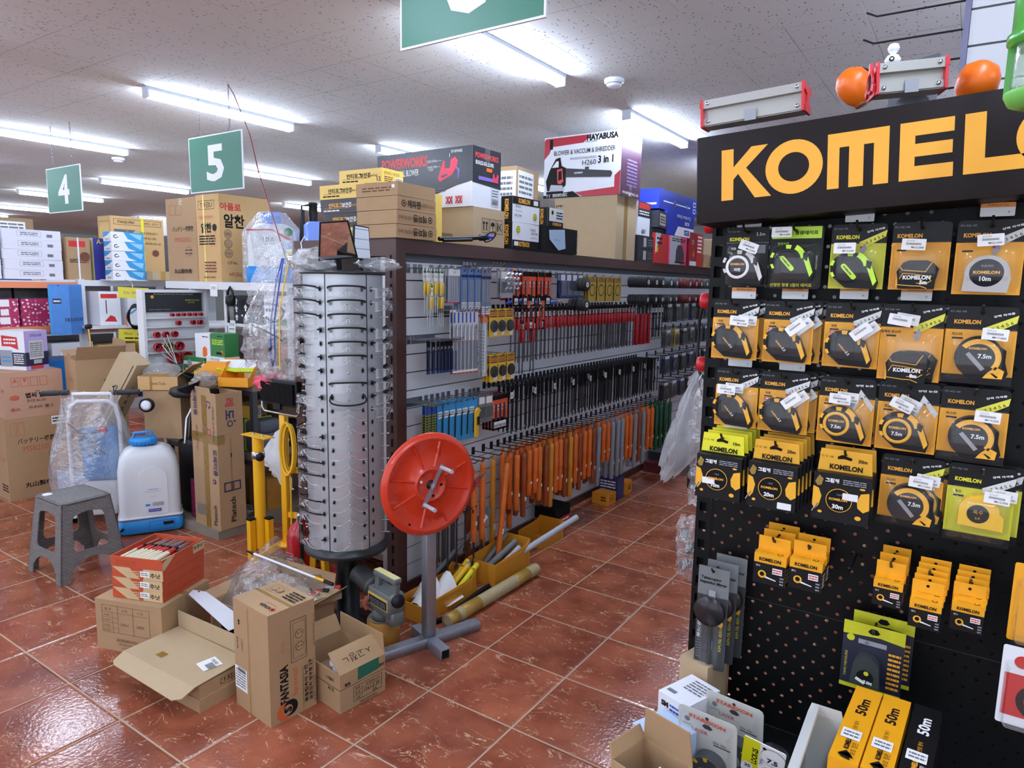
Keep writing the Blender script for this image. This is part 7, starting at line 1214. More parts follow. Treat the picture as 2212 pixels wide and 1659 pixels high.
LP([(0,0),(.26,0),(.26,.40),(.36,.50),(.72,0),(1.06,0),(.53,.60),(.98,1),(.64,1),(.26,.64),(.26,1),(0,1)],-.413,.100)
def ring(cx,ro,ri,a0=0,a1=2*PI,n=36):
 v=[(cx+r_*math.cos(a0+(a1-a0)*i/n),-.0757,kz0+kH/2+r_*math.sin(a0+(a1-a0)*i/n)*.97)for r_ in(ro,ri)for i in range(n+1)];b.add(v,[(i,i+1,n+2+i,n+1+i)for i in range(n)],gold)
ring(-.263,.0565,.0305)
LP([(0,0),(.20,0),(.20,.74),(.36,.74),(.36,0),(.60,0),(.60,.74),(.76,.74),(.76,0),(1,0),(1,1),(0,1)],-.198,.110);LP([(0,0),(1,0),(1,.24),(.29,.24),(.29,.40),(.98,.40),(.98,.62),(.29,.62),(.29,.76),(1,.76),(1,1),(0,1)],-.070,.088)
LP([(0,0),(1,0),(1,.24),(.26,.24),(.26,1),(0,1)],.034,.125);ring(.168,.0565,.0305);LP([(0,0),(.26,0),(.26,.74),(.6,.74),(.7,.6),(.7,0),(1,0),(1,.7),(.8,1),(0,1)],.24,.095)
b.build('lettering',hdr)
# hooks, price strips
def peg():t=thing('peg_hook','','hook');MB().tube([(-.011,.112,0),(-.011,.108,.006),(.011,.108,.006),(.011,.112,0)],.0022,black,6).build('hook_base',t);MB().tube([(0,.108,.006),(0,.02,0),(0,.0,.002),(0,-.012,.014)],.0027,black,6).build('prong',t);return t
PK=peg();pk_first=[1]
def ph(x,z,lb):
 lb=' '.join(lb.split()[:15])
 if pk_first[0]:PK.location=(x,BY-.11,z);tag(PK,lb,None,'black peg hooks');pk_first[0]=0;KC[PK.name]=[(c,[])for c in kids(PK)]
 else:dup(PK,(x,BY-.11,z),None,lb,'black peg hooks')
def ptag(x,z,t_,lb,w_=.056):
 b=MB();b.prism(rrect(w_,.026,.002,2),.001,whitep);b.flat(rrect(w_,.009,.001,2,0,.0085),mat('tag_orange',(236,150,70),.5),(0,-.0003,0),(1,0,0),(0,0,1));b.text(t_,ink,(0,-.0007,.0085),(1,0,0),(0,0,1),.0045,0,w_*.6);b.text('원',ink,(w_*.32,-.0007,-.005),(1,0,0),(0,0,1),.004)
 tag(b.build('price_tag',None,(x,BY-.045,z)),lb,'price tag','orange topped price tags')
def D2(b,y,pts,m,th=.0):b.prism(pts,th,m,(0,y,0))if th else b.flat(pts,m,(0,y,0),(1,0,0),(0,0,1))
def kom(b,y,x,z,h_,m,w_,rot=0):b.text('KOMELON',m,(x,y,z),(math.cos(rot),0,math.sin(rot)),(-math.sin(rot),0,math.cos(rot)),h_,.045,w_)
def side_body(o,cz,rb_,acc,th=.022,ringm=None,txt='5.5',lab=None):
 """tape measure seen from its side: rounded hump with a flat foot to the right"""
 cx=-.010;pr=[(cx+.030*math.cos(a),cz+.028*math.sin(a))for a in[math.radians(t)for t in(35,55,75,95,115,135,155,175,195,215,235)]]+[(cx-.004,cz-.034),(cx+.043,cz-.036),(cx+.046,cz-.024),(cx+.040,cz-.008),(cx+.034,cz+.006)]
 b=MB();b.prism(pr,th,rb_,(0,-th-.002,0));b.v=[(x,y+th if 0 else y,z)for x,y,z in b.v];b.build('tape_body',o);y=-th-.0026
 b=MB()
 for a0,a1,r0_,r1_ in((8,62,.0235,.033),(78,98,.022,.0295),(150,170,.026,.031),(196,214,.026,.0305)):
  n=5;v=[(cx+r_*math.cos(math.radians(a0+(a1-a0)*i/n)),y,cz+r_*.93*math.sin(math.radians(a0+(a1-a0)*i/n)))for r_ in(r1_,r0_)for i in range(n+1)];b.add(v,[(i+1,i,n+1+i,n+2+i)for i in range(n)],acc)
 b.flat([(cx+.026,cz+.006),(cx+.034,cz+.010),(cx+.045,cz-.022),(cx+.040,cz-.030)],acc,(0,y,0),(1,0,0),(0,0,1));b.flat([(cx+.027,cz+.014),(cx+.036,cz+.010),(cx+.034,cz-.002),(cx+.027,cz+.002)],blackm,(0,y-.0004,0),(1,0,0),(0,0,1));b.build('accents',o)
 b=MB()
 if ringm:b.lathe([(.0165,0),(.0175,.0012),(.0215,.0012),(.022,0)],ringm,26,(cx-.002,y+.0004,cz-.004),(0,-1,0),caps=False);b.flat(disc(.0166,24,cx-.002,cz-.004),blackm,(0,y-.0002,0),(1,0,0),(0,0,1));kom(b,y-.0006,cx-.002,cz+.0015,.0042,gold,.026);b.text(txt,whitep,(cx-.002,y-.0006,cz-.009),(1,0,0),(0,0,1),.0065,.03)
 else:
  b.lathe([(.0195,0),(.0195,.0008),(.021,.0008),(.021,0)],blackm,26,(cx-.002,y+.0002,cz-.004),(0,-1,0),caps=False)
  if lab:b.X=Matrix.Translation((cx,y-.0005,cz-.006))@Matrix.Rotation(math.radians(48),4,'Y');b.flat(rrect(.034,.0085,.0042,3),lab,(0,0,0),(1,0,0),(0,0,1));kom(b,-.0004,-.003,0,.0032,ink,.02);b.X=None
  else:kom(b,y-.0005,cx-.001,cz-.004,.0028,gold,.018,-.85);b.text(txt,whitep,(cx+.008,y-.0005,cz-.013),(.66,0,-.75),(.75,0,.66),.0045,.02)
 b.build('side_label',o)
def front_body(o,cz,w_=.078,h_=.062,n_='8m'):
 b=MB();out=[(-.36,.42),(-.22,.5),(.22,.5),(.36,.42),(.5,.22),(.44,-.2),(.42,-.5),(-.44,-.5),(-.46,-.2),(-.5,.1)];b.prism([(x*w_,cz+z*h_)for x,z in out],.028,rub,(0,-.030,0));b.build('tape_body',o);b=MB();y=-.0306
 def ln(p,m=yac,t_=.0014):
  for(a,c),(d_,e)in zip(p,p[1:]):
   dx,dz=(d_-a)*w_,(e-c)*h_;l_=math.hypot(dx,dz);ux,uz=-dz/l_*t_/2,dx/l_*t_/2;b.flat([(a*w_+ux,cz+c*h_+uz),(a*w_-ux,cz+c*h_-uz),(d_*w_-ux,cz+e*h_-uz),(d_*w_+ux,cz+e*h_+uz)],m,(0,y,0),(1,0,0),(0,0,1))
 ln([(-.42,.26),(-.36,.16),(.20,.10),(.28,.30),(.34,.42)]);ln([(-.42,-.16),(-.34,.04),(-.1,.02),(.36,-.06)]);ln([(-.46,-.36),(-.1,-.40),(.1,-.40),(.26,-.48)]);ln([(.0,-.30),(.26,-.30),(.36,-.20)]);b.box(-.5*w_,-.028,cz-.45*h_,-.46*w_,-.006,cz+.08*h_,yac);kom(b,y-.0005,0,cz-.10*h_,.0085,whitep,.048);b.text(n_,whitep,(.012,y-.0005,cz-.27*h_),(1,0,0),(0,0,1),.0082,.05);b.build('front_print',o)
def master_body(o,cz):
 b=MB();b.prism([(.033*math.cos(a),cz+.034*math.sin(a))for a in[math.radians(t)for t in range(30,236,12)]]+[(-.012,cz-.036),(.036,cz-.036),(.041,cz-.024),(.036,cz-.006),(.036,cz+.012)],.024,rub,(0,-.026,0));b.build('tape_body',o);y=-.0266;b=MB();n=16
 v=[(r_*math.cos(math.radians(-38+(180)*i/n)),y,cz-.001+r_*math.sin(math.radians(-38+(180)*i/n)))for r_ in(.0305,.0225)for i in range(n+1)];b.add(v,[(i+1,i,n+1+i,n+2+i)for i in range(n)],yac);b.flat([(.008,cz-.033),(.034,cz-.033),(.036,cz-.020),(.024,cz-.014),(.014,cz-.024)],yac,(0,y,0),(1,0,0),(0,0,1))
 b.flat([(.018,cz-.0245),(.021,cz-.0245),(.029,cz-.03),(.026,cz-.032)],blackm,(0,y-.0003,0),(1,0,0),(0,0,1));b.flat([(-.018,cz+.004),(-.013,cz+.008),(.010,cz-.018),(.005,cz-.022)],mat('label_silver',(150,150,152),.4),(0,y-.0003,0),(1,0,0),(0,0,1));kom(b,y-.0004,-.002,cz+.014,.0036,gold,.024);b.text('7.5m',whitep,(.008,y-.0004,cz+.002),(1,0,0),(0,0,1),.0072,.03);b.build('front_print',o)
def chrome_body(o,cz):
 b=MB();b.prism([(.036*math.cos(a),cz+.034*math.sin(a))for a in[math.radians(t)for t in range(20,200,12)]]+[(-.038,cz-.034),(.034,cz-.036),(.038,cz-.01)],.028,chr_,(0,-.030,0),side=chr_);b.build('tape_body',o);b=MB();b.flat(disc(.0275,32,-.001,cz+.001,.95),blackm,(0,-.0306,0),(1,0,0),(0,0,1));kom(b,-.031,-.001,cz+.002,.006,gold,.042);b.text('10m',whitep,(-.002,-.031,cz-.010),(1,0,0),(0,0,1),.009,.03);b.text('프로라인',greyh,(-.001,-.031,cz+.014),(1,0,0),(0,0,1),.005);b.build('front_print',o)
def yellow_body(o,cz):
 b=MB();b.prism([(.028*math.cos(a),cz+.027*math.sin(a))for a in[math.radians(t)for t in range(10,190,15)]]+[(-.028,cz-.026),(.034,cz-.028),(.034,cz-.005),(.028,cz)],.022,ylw2,(0,-.024,0));b.build('tape_body',o);b=MB();b.flat(disc(.0155,24,-.001,cz-.004),blackm,(0,-.0246,0),(1,0,0),(0,0,1));b.text('옥수',gold,(-.001,-.025,cz-.001),(1,0,0),(0,0,1),.007);b.text('5.0',gold,(-.001,-.025,cz-.011),(1,0,0),(0,0,1),.004);b.build('front_print',o)
def tpack(w_,h_,kind,cm=None,price='₩12,000',pr_at=(.66,.66,0),name='자켓'):
 blackcard=kind in('white','neon8');hd=.70
 ds=[]if blackcard else[('R',0,0,1,hd,cm or yc)]
 ds+=[('T',.16,.93,.004,'KC AQ 160',greyh,{'w':.026}),('T',.30,.80 if kind!='monster'else.78,.0085,'KOMELON',limey if kind in('white','lime','oksu')else gold,{'bold':.045,'w':.044}),('T',.17,.64,.006,name,ink if not blackcard else whitep,{'bold':.02}),('R',.10,.575,.26,.598,ink)]
 if kind=='mag':ds+=[('R',.10,.52,.40,.56,red),('T',.25,.54,.0035,'MAGNETIC',whitep,{'w':.026})]
 if kind in('mag','ring','lime','monster','master','chrome','oksu'):
  tc=mat('tape_strip_white',(214,214,210),.4)if kind not in('lime','monster','master')else mat('tape_strip_yellow',(226,220,70),.4)
  ds+=[('P',[(.55,.60),(.98,.80),(1.0,.90),(.52,.72)]if kind!='ring'else[(.60,.55),(.74,.84),(.99,.60),(.95,.52),(.76,.72),(.66,.52)],tc),('T',.79,.76,.006,'2 3 4 5 6',ink,{'rot':.42,'w':.036})if kind!='ring'else('T',.80,.72,.006,'3 4',ink,{'rot':.7}),('P',[(.53,.60),(.62,.70),(.66,.62),(.58,.52)],greyh),('O',.56,.64,.0025,red),('T',.80,.90 if kind!='monster'else.93,.0045,{'ring':'양면 눈금'}.get(kind,'강력 자석용'),whitep,{'rot':.25 if kind!='ring'else.06,'w':.034,'bold':.03})]
 if kind=='neon8':ds=[('R',.04,.80,.96,.985,neon),('T',.68,.89,.009,'형광테이프',ink,{'w':.048,'bold':.03}),('T',.26,.72,.006,'형광자켓',neon),('T',.45,.06,.008,'선명한 형광 2컬러 테이프',limey,{'w':.088,'bold':.02}),('T',.90,.42,.004,'프로슈거시리즈',whitep,{'rot':PI/2,'w':.03})]
 if kind in('white',):ds+=[('R',0,.735,1,.741,greyh),('T',.80,.88,.007,'5.5m',whitep),('R',.70,.56,.93,.70,greyh)]
 o=card('tape_measure_pack','tape measure',w_,h_,mat('card_black',(20,20,22),.4,spec=.25),ds,.0015,None,.008);fz=.012-h_
 {'mag':lambda:side_body(o,fz+.040,rub,yac),'lime':lambda:side_body(o,fz+.036,rub,neon,lab=neon),'neon8':lambda:side_body(o,fz+.052,rub,neon,lab=neon),'white':lambda:side_body(o,fz+.040,rub,mat('tape_white',(214,212,206),.4),ringm=whitep,txt='자켓'),'ring':lambda:side_body(o,fz+.042,rub,yac,ringm=yac,txt='7.5m'),'monster':lambda:front_body(o,fz+.030),'mon5':lambda:front_body(o,fz+.030,.072,.056,'5m'),'master':lambda:master_body(o,fz+.046),'chrome':lambda:chrome_body(o,fz+.040),'oksu':lambda:yellow_body(o,fz+.060)}[kind]()
 if kind in('master','oksu'):b=MB();decal(b,((-w_/2,-.0035,fz),(1,0,0),(0,0,1),(0,-1,0),w_,h_),[('R',0,0,1,.115,mat('card_black',(0,0,0))),('T',.4,.06,.006,'2600mm 고정력',whitep,{'w':.055,'bold':.03,'rot':-.05}),('P',[(.78,.02),(.9,.09),(.96,.06),(.86,.01)],red)]);b.build('foot_strip',o)
 for c_ in kids(o):
  if c_.name.split('.')[0]in('tape_body','accents','side_label')and kind in('mag','ring','lime','neon8','white','oksu','master'):s_=1.2;c_.scale=(s_,1,s_);c_.location=((1-s_)*-.004,0,(1-s_)*(fz+.002))
  if c_.name.startswith('front_print')and kind in('oksu','master'):c_.scale=(1.2,1,1.2);c_.location=(-.2*-.004,0,-.2*(fz+.002))
 b=MB();b.grid(lambda u,v:((u-.5)*w_*(1-.03),-.032*min(1,6*min(u,1-u),5*min(v+.02,1.0-v)),fz+.004+v*h_*.70),10,8,blister,True);b.build('blister',o)
 b=MB();u,v,rt=pr_at;c,s=math.cos(rt),math.sin(rt);O=Vector(((u-.5)*w_,-.0335,fz+v*h_));U,V=Vector((c,0,s)),Vector((-s,0,c));b.prism(rrect(.042,.022,.001,1),.0004,whitep,O,U,V);b.text(price,ink,O+U*.007-V*.006+Vector((0,-.0006,0)),U,V,.0045,0,.022);b.text('공구스타',greyink,O-U*.006+V*.0065+Vector((0,-.0006,0)),U,V,.0035)
 for i in range(14):b.flat([(-.013+i*.0019,-.001),(-.0122+i*.0019,-.001),(-.0122+i*.0019,.003),(-.013+i*.0019,.003)],ink,O+Vector((0,-.0006,0)),U,V)
 b.build('price_sticker',o);return o
limec=mat('card_lime',(206,206,40),.45)
rows=[(1.755,[('white',-.447,.095,.133,None,1,'₩12,000',(.62,.66,-.35),'자켓','black card pack of a tape with a white ring'),('neon8',-.342,.112,.137,None,1,'₩15,000',(.28,.89,0),'','clear boxed pack of a black and neon green tape'),('lime',-.218,.105,.135,limec,1,'₩13,000',(.30,.62,0),'','lime card pack with a black and neon tape'),('mon5',-.104,.103,.135,None,1,'₩15,000',(.40,.66,-.05),'','yellow card pack of a squat black tape marked 5m'),('chrome',.011,.110,.142,None,1,'₩25,000',(.50,.72,.06),'','yellow card pack with a chrome tape marked 10m')]),(1.590,[('mag',-.463,.106,.138,None,2,'₩12,000',(.66,.66,-.06),'자켓','yellow magnetic tape pack, leftmost of the second row'),('mag',-.345,.106,.138,None,3,'',(.70,.60,.7),'자켓','yellow magnetic tape pack, second of the second row'),('mag',-.216,.108,.138,None,2,'',(.70,.58,.7),'자켓','yellow magnetic tape pack, third of the second row'),('monster',-.105,.112,.156,None,2,'',(.32,.80,-.15),'컴팩트 몬스타','yellow pack of a wide black tape marked 8m'),('master',.012,.116,.152,None,1,'₩17,000',(.70,.66,-.06),'마스터','yellow pack with a big C shaped tape in the second row')]),(1.430,[('mag',-.450,.098,.138,None,2,'₩12,000',(.34,.66,-.03),'자켓','yellow magnetic tape pack, leftmost of the third row'),('mag',-.343,.108,.138,None,3,'',(.70,.58,.7),'자켓','yellow magnetic tape pack, second of the third row'),('ring',-.214,.110,.145,None,2,'₩13,000',(.42,.70,-.04),'프로','yellow pack of a tape with round ring label, left of two'),('ring',-.098,.110,.145,None,2,'₩13,000',(.42,.70,-.40),'프로','yellow pack of a tape with round ring label, right of two'),('master',.016,.114,.150,None,1,'₩17,000',(.70,.66,-.05),'마스터','yellow pack with a big C shaped tape in the third row')]),(1.276,[('master',-.078,.114,.152,None,2,'₩17,000',(.66,.70,-.06),'마스터','yellow pack with a big C shaped tape in the fourth row'),('oksu',.042,.112,.160,limec,2,'₩12,000',(.74,.66,-.04),'옥수','lime card pack of a plain yellow tape')])]
for zt,rw in rows:
 for k,x,w_,h_,cm,n,prc,pa,nm_,lb in rw:
  p=tpack(w_,h_,k,cm,prc,pa,nm_);z=zt-.012;ph(x,z+.001,'peg hook of the '+lb);p.location=(x,1.625,z);tag(p,lb+(', frontmost'if n>1 else ''))
  for i in range(1,n):dup(p,(x+.012*i,1.625+.024*i,z+.0015*i),None,lb+(', hanging behind it'if i==1 else ', rearmost one'))
for x,z,t_,lb in((-.455,1.767,'자켓 II 5.5m x 25mm','over the white ringed tape'),(-.224,1.771,'파워라인 II 5.5m','over the lime card pack'),(.017,1.773,'파워라인 II 7.5m','over the chrome tape'),(-.457,1.602,'형광자켓 8m x 25mm','leftmost between first and second row'),(-.343,1.604,'자켓 II 3.5m','second between first and second row'),(-.222,1.607,'형광자켓 5m x 25mm','third between first and second row'),(-.105,1.607,'형광자켓 5m x 25mm','over the wide 8m tape'),(-.455,1.441,'자켓 7.5m x 25mm','leftmost between second and third row'),(-.337,1.441,'자켓 7.5m x 25mm','second between second and third row'),(-.456,1.290,'프로자켓','just over the lime topped boxes')):ptag(x,z+.004,t_,'white price tag with orange top '+lb)
# gripper boxes under a header card
def gbox(m,n_,w_=.108):
 o=thing('tape_box','','tape measure');b=MB();b.prism([(-w_/2+.002,-.036),(w_/2-.002,-.036),(w_/2-.006,.012),(-w_/2+.006,.012)],.002,m,(0,0,0));decal(b,((-w_/2,0,-.036),(1,0,0),(0,0,1),(0,-1,0),w_,.048),[('P',[(.36,.70),(.44,.80),(.52,.74),(.62,.68),(.60,.56),(.48,.62),(.36,.58)],blackm),('T',.80,.60,.008,n_+'m',ink,{'bold':.03}),('T',.52,.22,.012,'KOMELON',ink,{'bold':.045,'w':.065}),('T',.18,.66,.005,'ⓒ ⓚ 140',ink,{'w':.024})]);b.build('header_card',o)
 b=MB();h_=.105;b.box(-w_/2,-.024,-.036-h_,w_/2,.004,-.036,mat('card_black',(0,0,0)));f_=((-w_/2,-.024,-.036-h_),(1,0,0),(0,0,1),(0,-1,0),w_,h_)
 ov=lambda cx,cy,rx,ry:('P',[(cx+rx*math.cos(2*PI*i/18),cy+ry*math.sin(2*PI*i/18))for i in range(18)],yac)
 decal(b,f_,[('P',[(0,.30),(0,.70),(.10,.66),(.16,.5),(.12,.3),(.05,.2)],yac),('P',[(.84,.66),(.98,.70),(1,.35),(.9,.28),(.80,.36),(.78,.5)],yac),ov(.82,.15,.055,.045),ov(.15,.17,.04,.03),ov(.86,.76,.05,.02),('O',.47,.46,.026,yac),('O',.47,.46,.0245,blackm),('T',.33,.86,.010,'그립퍼',whitep,{'bold':.04}),('L',.52,.80,.92,.92,3,greyh),('T',.47,.58,.004,'그립퍼',greyh),('T',.46,.48,.0055,'KOMELON',gold,{'bold':.045,'w':.036}),('T',.46,.33,.010,n_+'m',whitep,{'bold':.04}),('P',[(.03,.80),(.10,.95),(.18,.88),(.15,.74),(.08,.72)],mat('glove_ochre',(150,120,50),.5))]);b.build('box',o)
 b=MB();b.tube([(-.055,-.026,-.125),(-.045,-.026,-.105)],.0016,steel,6);b.build('clip',o);return o
yh=mat('header_lime',(232,224,40),.5);yh2=mat('header_ochre',(232,170,40),.5)
for x,m,n_,cnt,lb in((-.455,yh,'10',5,'lime topped black tape box marked 10m'),(-.333,yh2,'20',5,'ochre topped black tape box marked 20m'),(-.190,yh2,'30',2,'ochre topped black tape box marked 30m')):
 p=gbox(m,n_,.112 if n_=='30'else.106);p.location=(x-.012,1.60,1.262);tag(p,lb+', frontmost');ph(x-.012,1.264,'peg hook of the '+lb)
 b=MB();b.prism(rrect(.030,.015,.001,1),.0004,whitep,({'10':-.022,'20':.03,'30':.018}[n_],-.0265,{'10':-.098,'20':-.128,'30':-.082}[n_]));b.build('price_sticker',p)
 for i in range(1,cnt):dup(p,(x-.012+.004*i,1.60+.029*i if cnt<4 else 1.60+.0195*i,1.262+.003*i),None,lb+', '+('second','third','fourth','rearmost')[i-1 if i<cnt-1 else 3])
 if cnt>3:
  pass
def hbox(w_):
 o=thing('tape_box','','tape measure');b=MB();b.prism([(-w_/2,-.022),(w_/2,-.022),(w_/2,.010),(-w_/2,.010)],.0015,yc,(0,0,0));b.flat(disc(.003,12,0,0),blackm,(0,-.0004,0),(1,0,0),(0,0,1));b.build('header_card',o);h_=w_*1.0;d_=.034;b=MB();b.box(-w_/2,-d_,-.022-h_,w_/2,.0,-.022,yc)
 decal(b,((-w_/2,-d_,-.022-h_),(1,0,0),(0,0,1),(0,-1,0),w_,h_),[('R',0,0,1,.70,mat('card_black',(0,0,0))),('T',.5,.83,w_*.12,'KOMELON',ink,{'bold':.045,'w':w_*.68}),('O',.28,.32,w_*.13,yac),('O',.28,.33,w_*.075,blackm),('P',[(.38,.22),(.38,.28),(.72,.20),(.72,.17)],whitep),('R',.60,.40,.90,.60,whitep),('L',.62,.42,.88,.58,2,red),('T',.14,.60,w_*.07,'핸디',whitep),('L',.84,.06,.96,.36,3,greyh)])
 decal(b,((-w_/2,-d_,-.022),(1,0,0),(0,1,0),(0,0,1),w_,d_),[('O',.76,.45,w_*.09,ink),('O',.76,.45,w_*.065,yc),('T',.36,.4,w_*.07,'KOMELON',inkbr,{'rot':PI,'w':w_*.4})]);decal(b,((w_/2,-d_,-.022-h_),(0,1,0),(0,0,1),(1,0,0),d_,h_),[('R',0,0,1,.7,ink),('L',.2,.1,.9,.6,4,whitep)]);b.build('box',o);return o
for x,z,w_,cnt,lb in((-.334,1.045,.070,3,'small yellow and black tape box of the left pair'),(-.258,1.045,.068,2,'small yellow and black tape box right beside the left pair'),(-.097,1.045,.054,3,'smallest yellow tape box right of the empty hook'),(-.027,1.045,.055,5,'smallest yellow tape box in the middle of the lower three'),(.043,1.045,.054,4,'smallest yellow tape box at the right of the lower three')):
 y0=1.665-.020*cnt if cnt>3 else 1.60;st_=(1.668-y0)/max(1,cnt);p=hbox(w_);p.location=(x,y0,z-.006*cnt+.012);tag(p,lb+', frontmost');ph(x,z-.004,'peg hook carrying the '+lb.replace('small yellow and black ','').replace('smallest yellow ','smallest '))
 for i in range(1,cnt):dup(p,(x+.002*i,y0+.035*i if cnt<4 else y0+.0345*i*.55,z-.006*cnt+.012+.006*i),None,lb+', '+('second','third','fourth','rearmost')[i-1 if i<cnt-1 else 3])
ph(-.174,1.010,'empty black peg hook between the small yellow tape boxes')
# dark yellow banded pack and inspection mirrors
nv=mat('card_navy',(34,38,58),.4)
def bpack():
 o=card('tape_measure_pack','tape measure',.120,.155,nv,[('R',0,.87,1,1,limec),('P',[(0,.80),(0,.87),(1,.87),(1,.80),(.6,.84)],limec),('R',0,0,1,.06,limec),('P',[(.40,.90),(.45,.95),(.55,.95),(.60,.90),(.55,.87),(.45,.87)],blackm),('O',.13,.76,.008,limec),('R',.26,.70,.72,.77,greyh),('T',.4,.735,.006,'25',ink),('T',.08,.35,.005,'TAPE MEASURE',limec,{'rot':PI/2,'w':.06}),('L',.76,.12,.96,.68,8,gold)],.0015,None,.008)
 b=MB();b.prism([(.026*math.cos(a),-.080+.030*math.sin(a))for a in[math.radians(t)for t in range(0,181,15)]]+[(-.03,-.118),(.03,-.118)],.026,mat('smoked_shell',(58,66,66),.2,coat=.5),(-.008,-.028,0));b.build('tape_body',o);b=MB();b.flat(disc(.017,24,-.008,-.098),blackm,(0,-.0286,0),(1,0,0),(0,0,1));b.text('7.5M',whitep,(-.002,-.029,-.108),(1,0,-.1),(.1,0,1),.007,.05);b.flat([(-.024,-.10),(-.006,-.108),(-.009,-.114),(-.027,-.106)],whitep,(0,-.0292,0),(1,0,0),(0,0,1));b.flat(disc(.005,12,-.006,-.088),limec,(0,-.029,0),(1,0,0),(0,0,1));b.build('front_print',o);return o
p=bpack();p.location=(-.117,1.615,.880);tag(p,'navy and lime card pack with a smoked grey tape, the front one');ph(-.117,.882,'peg hook of the navy and lime packs');dup(p,(-.103,1.65,.893),None,'navy and lime card pack with a smoked grey tape, hanging behind')
p=card('inspection_mirror_pack','inspection mirror',.076,.262,mat('mirror_card',(58,60,62),.35),[('R',0,.72,1,1,mat('mirror_card_top',(116,120,122),.35)),('T',.42,.885,.010,'Telescoping',ink,{'bold':.04,'w':.050}),('T',.50,.845,.010,'Inspection Mirror',ink,{'bold':.04,'w':.066}),('T',.82,.34,.007,'KIM-75L 0531-503',limey,{'rot':PI/2,'w':.075}),('O',.78,.47,.008,gold),('R',.45,.20,.58,.28,whitep),('L',.06,.08,.22,.52,16,greyink),('T',.12,.40,.009,'검경거울',whitep,{'rot':-PI/2,'w':.06})],.0015,None,.006)
MB().lathe([(.0,-.012),(.036,-.012),(.038,-.008),(.038,-.003),(.030,-.001)],mat('mirror_disc',(42,38,40),.25,.3),32,(-.004,-.004,-.098),(0,1,0),caps=False).build('mirror_disc',p);MB().tube([(0,-.006,-.06),(0,-.006,-.235)],.006,mat('rod_black',(30,30,30),.3),8).build('rod',p);MB().box(-.008,-.008,-.075,.008,-.004,-.045,greyh).build('bracket',p);blist(.05,.19,.014,-.245).build('blister',p)
p.location=(-.468,1.60,.930);tag(p,'grey inspection mirror pack at the pegboard edge, frontmost');ph(-.468,.932,'peg hook of the inspection mirror packs');dup(p,(-.456,1.63,.938),None,'grey inspection mirror pack at the pegboard edge, middle one');dup(p,(-.444,1.66,.946),None,'grey inspection mirror pack at the pegboard edge, rearmost')
# goods standing on the base shelf
SH=.521
for x,m,im,nm_ in((-.113,yc,ink,'left of the two yellow 50m tape boxes'),(-.062,yc,ink,'right of the two yellow 50m tape boxes'),(-.008,mat('card_black',(0,0,0)),whitep,'black 50m tape box beside the yellow ones')):
 carton('long_tape_box',nm_,'tape measure',(x,1.375,SH),(.048,.27,.279),m,-.04,t=[('T',.5,.72,.020,'50m',im,{'rot':PI/2,'bold':.03,'w':.062}),('T',.5,.45,.008,'인증 형식',im if im is ink else gold,{'rot':PI/2,'w':.03}),('T',.45,.22,.009,'KOMELON',ink if im is ink else gold,{'rot':PI/2,'bold':.045,'w':.045}),('T',.70,.16,.010,'보호 철판',im,{'rot':PI/2,'w':.04}),('P',[(.25,.06),(.5,.12),(.8,.05),(.6,.10),(.7,.02),(.4,.03)],im if im is ink else gold)],f=[('T',.5,.8,.008,'KOMELON',im,{'w':.036})],parts={'price_sticker':{'t':[('R',.12,.26,.80,.38,whitep),('L',.2,.28,.75,.36,2,greyink)]}})
open_box('white_box','open white tray box left of the yellow 50m tape boxes',(-.180,1.37,SH),(.070,.24,.20),mat('off_white_card',(206,208,204),.6),.02,flaps=[('b',.02,.2),('l',.03,-.8)],inner=white)
def starex(lb,loc,rz):
 o=card('tape_measure_pack','tape measure',.135,.165,mat('starex_card',(206,204,196),.4),[('T',.5,.88,.010,'STAREXON',mat('starex_orange',(214,90,50),.5),{'bold':.06,'w':.085,'rot':-.03}),('T',.38,.70,.009,'LASER',redl,{'w':.036}),('P',[(.42,.80),(.46,.84),(.54,.84),(.60,.80),(.56,.77),(.46,.77)],blackm),('O',.16,.82,.006,greyink),('T',.17,.74,.0045,'EXPERT',greyink),('T',.72,.62,.007,'20x 10x',ink,{'w':.03}),('R',.62,.57,.9,.585,ink),('T',.24,.60,.004,'SRL519',ink)],.0015,None,.01)
 b=MB();b.prism([(.034*math.cos(a),-.105+.030*math.sin(a))for a in[math.radians(t)for t in range(-10,191,15)]]+[(-.034,-.145),(.036,-.145)],.03,mat('starex_body',(70,72,74),.35),(.012,-.032,0));b.build('tape_body',o);b=MB()
 for a0 in(35,95,150):b.flat([(.012+r_*math.cos(math.radians(a0+d_)),-.105+r_*.9*math.sin(math.radians(a0+d_)))for r_,d_ in((.035,-9),(.035,9),(.024,9),(.024,-9))],yac,(0,-.0325,0),(1,0,0),(0,0,1))
 b.flat(disc(.020,24,.008,-.120),greyh,(0,-.0328,0),(1,0,0),(0,0,1));b.flat(rrect(.012,.01,.001,1,.004,-.124),red,(0,-.0331,0),(1,0,0),(0,0,1));b.text('5m',ink,(.018,-.0331,-.124),(1,0,0),(0,0,1),.006);b.build('front_print',o)
 b=MB();b.tube([(-.045,-.008,-.14),(-.045,-.008,-.095)],.006,red,8);b.tube([(-.045,-.008,-.095),(-.045,-.008,-.05)],.0015,steel,6);b.build('screwdriver',o);blist(.12,.15,.03,-.148).build('blister',o);o.location=loc;o.rotation_euler=(.12,0,rz);tag(o,lb)
starex('grey card pack with a red screwdriver and laser tape, nearer of two',(-.405,1.40,SH+.156),-.08);starex('grey card pack with a laser tape leaning on the pegboard base, rear one',(-.372,1.49,SH+.155),-.1)
